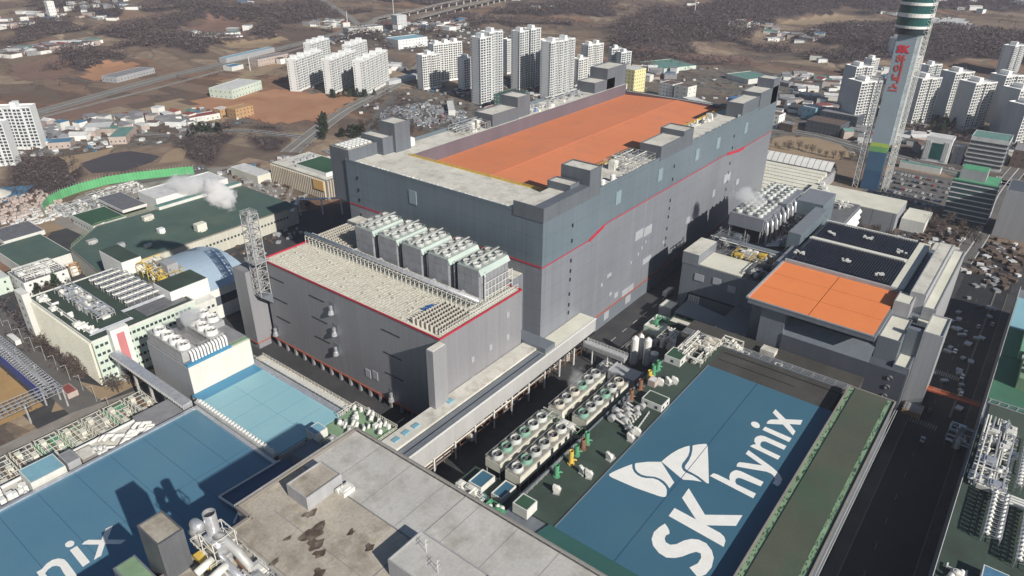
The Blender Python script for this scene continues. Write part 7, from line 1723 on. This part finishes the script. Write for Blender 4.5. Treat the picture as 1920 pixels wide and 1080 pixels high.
trees('bare', 'along the main road past the brown field', [(470 + U(-6, 6), 60 - k * 7) for k in range(16)])
trees('bare', 'around the left shed yard', patch(-140, -98, 240, 284, 30))
trees('pine', 'among the right apartment blocks', [(U(600, 690), U(-150, 20)) for _ in range(40)])
trees('bare', 'beside the vehicle yard behind the factory', patch(250, 300, 360, 430, 30))
trees('pine', 'right of the dark paddy field', patch(120, 150, 520, 545, 8))
# ================================================================ vehicles
def car_mesh(m_):
    b = MB(); b.box(-2.15, 2.15, -.88, .88, .3, .95); b.add([(-1.5, -.8, .95), (1.1, -.8, .95), (1.1, .8, .95), (-1.5, .8, .95), (-1.1, -.7, 1.45), (.5, -.7, 1.45), (.5, .7, 1.45), (-1.1, .7, 1.45)], [(4, 5, 6, 7), (0, 1, 5, 4), (1, 2, 6, 5), (2, 3, 7, 6), (3, 0, 4, 7)])
    b.box(-1.6, -1, -.9, .9, 0, .35); b.box(1, 1.6, -.9, .9, 0, .35)
    me = proto(b, 'parked_car', m_); me.materials.append(M['dark_glass'])
    for i in (7, 8, 9, 10): me.polygons[i].material_index = 1
    return me
CM = {c: car_mesh('car_' + c) for c in ('white', 'black', 'silver', 'red', 'blue')}
NC = [0]
def car(x, y, z_, rz, where, grp):
    if NC[0] >= 298: return
    NC[0] += 1; c = random.choices(['white', 'black', 'silver', 'red', 'blue'], [40, 18, 30, 5, 7])[0]
    o = bpy.data.objects.new('parked_car', CM[c]); COL.objects.link(o); o.location = (x, y, z_); o.rotation_euler = (0, 0, rz)
    tag(o, f'small {c} car {where}', 'car', grp)
for i in range(6):
    for j in range(17):
        if rnd() < .88: car(386 + i * 13.5 + (i % 2) * 1.5, -64 - j * 3.1, .25, U(-.05, .05), 'parked in the rows of the car park behind the banded office tower', 'cars in the right hand car park')
for k in range(26):
    if rnd() < .9: car(-2 + k * 3.0, 459 - k * 1.15, .25, 1.2, 'in the row parked behind the green net fence', 'cars behind the green net fence')
for k in range(120): car(U(300, 376), U(365, 452), .3, random.choice([.8, .8, 2.4]) + U(-.1, .1), 'in the crowded vehicle yard left of the tallest towers', 'vehicles in the crowded yard')
for k in range(26): car(*[(492, -30), (500, 0), (505, 30)][k % 3][:1], 0, 0, 0, '', '') if False else None
for k in range(14):
    y = -20 - k * 9.5; car(497 + (k % 2) * 5 - abs(k - 6) * .2, y, .4, 1.57, 'driving on the main road behind the slim tower', 'cars on the main road')
for k in range(9): car(U(60, 230), U(-175, -158), .25, 0 + (k % 2) * 3.14, 'on the shaded street right of the orange roofed factory', 'cars on the shaded street')
bus = thing('white_bus', 'white bus driving on the boundary road left of the finned wall', 'bus', (-151.5, 240, .3))
MB().box(-152.9, -150.2, 234.5, 245.5, .8, 3.4).build('body', 'white_paint', bus); MB().box(-152.95, -150.15, 235, 244.8, 1.9, 2.8).build('window_band', 'window_grey', bus)
for y in (237, 243): MB().tube([(-153, y, .85), (-150.1, y, .85)], .5, 10).build('axle_wheels', 'black', bus)
tk = thing('grey_truck', 'grey truck on the dark street between the two large factories', 'truck', (118, -12, .2))
MB().box(113, 121, -13.4, -10.8, 1, 3.8).build('box_body', 'roof_white', tk); MB().box(121.3, 123.4, -13.2, -11, .8, 3).build('cab', 'car_silver', tk)
a = MB()
for k in range(260):
    x, y = U(-92, -45), U(425, 482); s_ = U(.8, 3.5); a.box(x, x + s_, y, y + U(1, 3), .1, U(.4, 2.4), False)
tag(a.build('scrap_heap', 'wall_pink', None, 'pinkish scrap and timber yard left of the curved green fence', 'scrap yard'), kind='stuff')
a = MB()
for k in range(140):
    x, y = U(-92, -50), U(405, 440); s_ = U(1, 4); a.box(x, x + s_, y, y + U(1, 3), .1, U(.4, 2), False)
tag(a.build('scrap_heap', 'roof_white', None, 'white vehicles and crates in the yard at the left picture edge', 'scrap yard'), kind='stuff')
a = MB(); a.cyl(-72, 500, 0, 7, 14, 16, 1); a.build('gravel_cone', 'concrete_roof', None, 'pale cone shaped gravel heap in the yard at the left edge', 'gravel heap')
MB().poly([(-95, 490), (-60, 515), (-40, 500), (-60, 478), (-95, 470)], .3).build('tarpaulin', 'roof_blue', None, 'faded blue tarpaulin on the ground behind the gravel heap', 'tarpaulin')
# crowds of far vehicles and yard clutter too small and many to count
def clutter(name, label, m_, n, polys, smin, smax, hmax, z_=.25):
    a = MB(); c = 0
    while c < n:
        p = random.choice(polys); xs = [q[0] for q in p]; ys = [q[1] for q in p]; x, y = U(min(xs), max(xs)), U(min(ys), max(ys))
        if not inside(p, np.array([x]), np.array([y]))[0]: continue
        if road_dist(np.array([x]), np.array([y]))[0] < 0 or any(inside(f_, np.array([x]), np.array([y]))[0] for ps in FIELDS.values() for f_ in ps): continue
        c += 1; s1, s2, h = U(smin, smax) / 2, U(smin, smax) / 2, U(.8, hmax); q = MB().box(x - s1, x + s1, y - s2, y + s2, z_, z_ + h, False).rot(rnd() * 3, x, y); q.move(0, 0, max(0, gz(x, y))); a.add(q.v, q.f)
    tag(a.build(name, m_, None, label, None), kind='stuff')
CL = TOWN + [[(60, 410), (140, 400), (230, 360), (250, 300), (180, 250), (110, 260)], [(430, 400), (560, 380), (620, 330), (560, 260), (420, 300)], [(410, 470), (600, 470), (700, 400), (650, 340), (480, 360)]]
clutter('street_clutter', 'white vans, crates and small sheds scattered through the far town streets', 'roof_white', 620, CL, 2, 6, 2.6)
clutter('street_clutter', 'dark vehicles and small sheds scattered through the far town streets', 'roof_grey', 700, CL, 2, 7, 3)
clutter('street_clutter', 'brown bushes and heaps scattered through the far town streets', 'shrub', 900, CL, 2, 5, 2.4)
clutter('street_clutter', 'coloured awnings and vehicles scattered through the far town streets', 'roof_blue', 90, CL, 2, 5, 2)
YD = [[(292, 438), (302, 382), (345, 348), (378, 380), (383, 448), (330, 472)]]
clutter('parked_vehicles', 'hundreds of tightly packed pale vehicles filling the yard behind the long factory', 'roof_grey', 130, YD, 2, 4.5, 1.6); clutter('parked_vehicles', 'tightly packed dark vehicles filling the yard behind the long factory', 'car_silver', 130, YD, 2, 4.5, 1.6)
GB = [[(300, -150), (300, -98), (356, -100), (356, -152)], [(285, -30), (300, -30), (300, -140), (285, -140)], [(330, -50), (385, -60), (360, -120), (345, -100)]]
clutter('garden_clutter', 'shrubs, benches and parked cycles in the garden strip before the banded office tower', 'shrub', 160, GB, 1, 4, 1.6); clutter('garden_clutter', 'pale kiosks and cars in the strip before the banded office tower', 'roof_white', 70, GB, 1.5, 4, 1.6)
RS = [[(95, -176), (330, -170), (330, -152), (95, -154)]]; RE = [[(255, -176), (340, -190), (345, -120), (290, -118), (262, -142)], [(330, -200), (470, -330), (520, -300), (400, -180)]]
clutter('street_vehicles', 'rows of small dark vehicles standing along the shaded right hand street', 'car_silver', 45, RS, 1.8, 4.4, 1.6); clutter('street_vehicles', 'pale vans and crates at the far end of the shaded right hand street', 'roof_white', 60, RE, 1.5, 4.5, 2)
clutter('roadside_shrubs', 'brown shrubs and low walls at the far end of the shaded right hand street', 'shrub', 190, RE, 1.5, 5, 2.4)
WY = [[(-60, 300), (60, 345), (60, 300), (-60, 295)], [(60, 280), (90, 285), (90, 350), (60, 400)], [(-112, 250), (-96, 250), (-96, 285), (-112, 290)], [(-60, 238), (40, 238), (40, 254), (-60, 254)], [(-40, 140), (0, 140), (0, 240), (-40, 240)]]
clutter('yard_clutter', 'small pale pumps, cars and crates in the yards around the green roofed hall', 'light_clad', 170, WY, 1, 3.5, 2.2); clutter('yard_clutter', 'shrubs and dark crates in the yards around the green roofed hall', 'shrub', 120, WY, 1, 3.5, 1.8)
# street lamps along roads
lm = MB(); lm.beam((0, 0, 0), (0, 0, 9), .18); lm.beam((0, 0, 9), (1.8, 0, 9.2), .14); lm.box(1.4, 2.4, -.15, .15, 9.1, 9.3); lpm = proto(lm, 'street_lamp', 'steel')
for k in range(14):
    o = bpy.data.objects.new('street_lamp', lpm); COL.objects.link(o); o.location = (-149, 110 + k * 14, .2); o.rotation_euler = (0, 0, math.pi)
    tag(o, 'thin grey street lamp along the boundary road left of the finned wall', 'street lamp', 'street lamps of the boundary road')
for k in range(0):
    o = bpy.data.objects.new('street_lamp', lpm); COL.objects.link(o); o.location = (-60 + k * 26, -155.2, .2); o.rotation_euler = (0, 0, -math.pi / 2)
    tag(o, 'thin grey street lamp on the kerb of the shaded right hand street', 'street lamp', 'street lamps of the shaded street')
# ================================================================ steam
def steam(label, c, r, dens, rot=(0, 0, 0), scale=.12, thr=.5, drift=(1, 1, 1)):
    me = bpy.data.meshes.new('steam'); n = 16; vs = []; fs = []
    for i in range(9):
        th = math.pi * i / 8
        for k in range(n): ph = 2 * math.pi * k / n; vs.append((math.sin(th) * math.cos(ph), math.sin(th) * math.sin(ph), math.cos(th)))
    for i in range(8):
        for k in range(n): fs.append((i * n + k, (i + 1) * n + k, (i + 1) * n + (k + 1) % n, i * n + (k + 1) % n))
    me.from_pydata(vs, [], fs); o = bpy.data.objects.new('steam', me); COL.objects.link(o); o.location = c; o.scale = r; o.rotation_euler = rot
    m = bpy.data.materials.new('steam'); m.use_nodes = True; t = m.node_tree; nn = t.nodes; L = t.links
    nn.remove(nn['Principled BSDF']); v = nn.new('ShaderNodeVolumePrincipled'); L.new(v.outputs[0], nn['Material Output'].inputs['Volume'])
    v.inputs['Color'].default_value = (.97, .97, .97, 1); v.inputs['Anisotropy'].default_value = .2
    tc = nn.new('ShaderNodeTexCoord'); ln = nn.new('ShaderNodeVectorMath'); ln.operation = 'LENGTH'; L.new(tc.outputs['Object'], ln.inputs[0])
    g = nn.new('ShaderNodeNewGeometry'); nz = nn.new('ShaderNodeTexNoise'); nz.inputs['Scale'].default_value = scale; nz.inputs['Detail'].default_value = 4; nz.inputs['Roughness'].default_value = .62; nz.inputs['Distortion'].default_value = .6; L.new(g.outputs['Position'], nz.inputs['Vector'])
    f = nn.new('ShaderNodeMapRange'); f.inputs[1].default_value = 1; f.inputs[2].default_value = .15; f.inputs[3].default_value = -.34; f.inputs[4].default_value = .22; L.new(ln.outputs['Value'], f.inputs[0])
    ad = nn.new('ShaderNodeMath'); ad.operation = 'ADD'; L.new(nz.outputs['Fac'], ad.inputs[0]); L.new(f.outputs[0], ad.inputs[1])
    mr = nn.new('ShaderNodeMapRange'); mr.inputs[1].default_value = thr; mr.inputs[2].default_value = thr + .16; mr.inputs[4].default_value = dens; L.new(ad.outputs[0], mr.inputs[0]); L.new(mr.outputs[0], v.inputs['Density'])
    me.materials.append(m); LOC[o] = c; tag(o, label, 'steam', kind='stuff'); return o
steam('thick white steam plume drifting left from the lattice mast', (-75, 139, 86.5), (15, 7.5, 9), 2.4, (0, -.75, 2.1), .17, .38)
steam('thin white steam drifting over the green roof left of the mast', (-84, 150, 91), (16, 9, 9), .6, (0, -.2, 2.3), .16, .44)
steam('soft steam cloud over the fans of the cream fan house', (-115, 111, 46), (14, 9, 7), .35, (0, 0, 1.2), .13, .46)
steam('grey steam drifting over the cooling tower block beside the long hall', (166, -34, 55), (20, 13, 11), .22, (0, 0, 1.3), .10, .46)
steam('faint steam over the left far row of low cooling towers', (-20, -34, 24), (20, 7, 5), .09, (0, 0, .2), .16, .47)
steam('faint steam wisp above the right far row of low cooling towers', (-6, -46, 26), (8, 5, 5), .09, (0, 0, .2), .2, .47)
# ================================================================ air
MB().box(-17000, 19900, -17500, 19900, -5.6, 216).build('haze', 'black', None, None, None, kind='stuff')
hz_o = [o for o in bpy.data.objects if o.name == 'haze'][0]
hm = bpy.data.materials.new('haze'); hm.use_nodes = True; t = hm.node_tree; t.nodes.remove(t.nodes['Principled BSDF'])
v = t.nodes.new('ShaderNodeVolumePrincipled'); v.inputs['Color'].default_value = (.80, .84, .96, 1); v.inputs['Density'].default_value = .00009; v.inputs['Anisotropy'].default_value = .3
t.links.new(v.outputs[0], t.nodes['Material Output'].inputs['Volume']); hz_o.data.materials.clear(); hz_o.data.materials.append(hm)
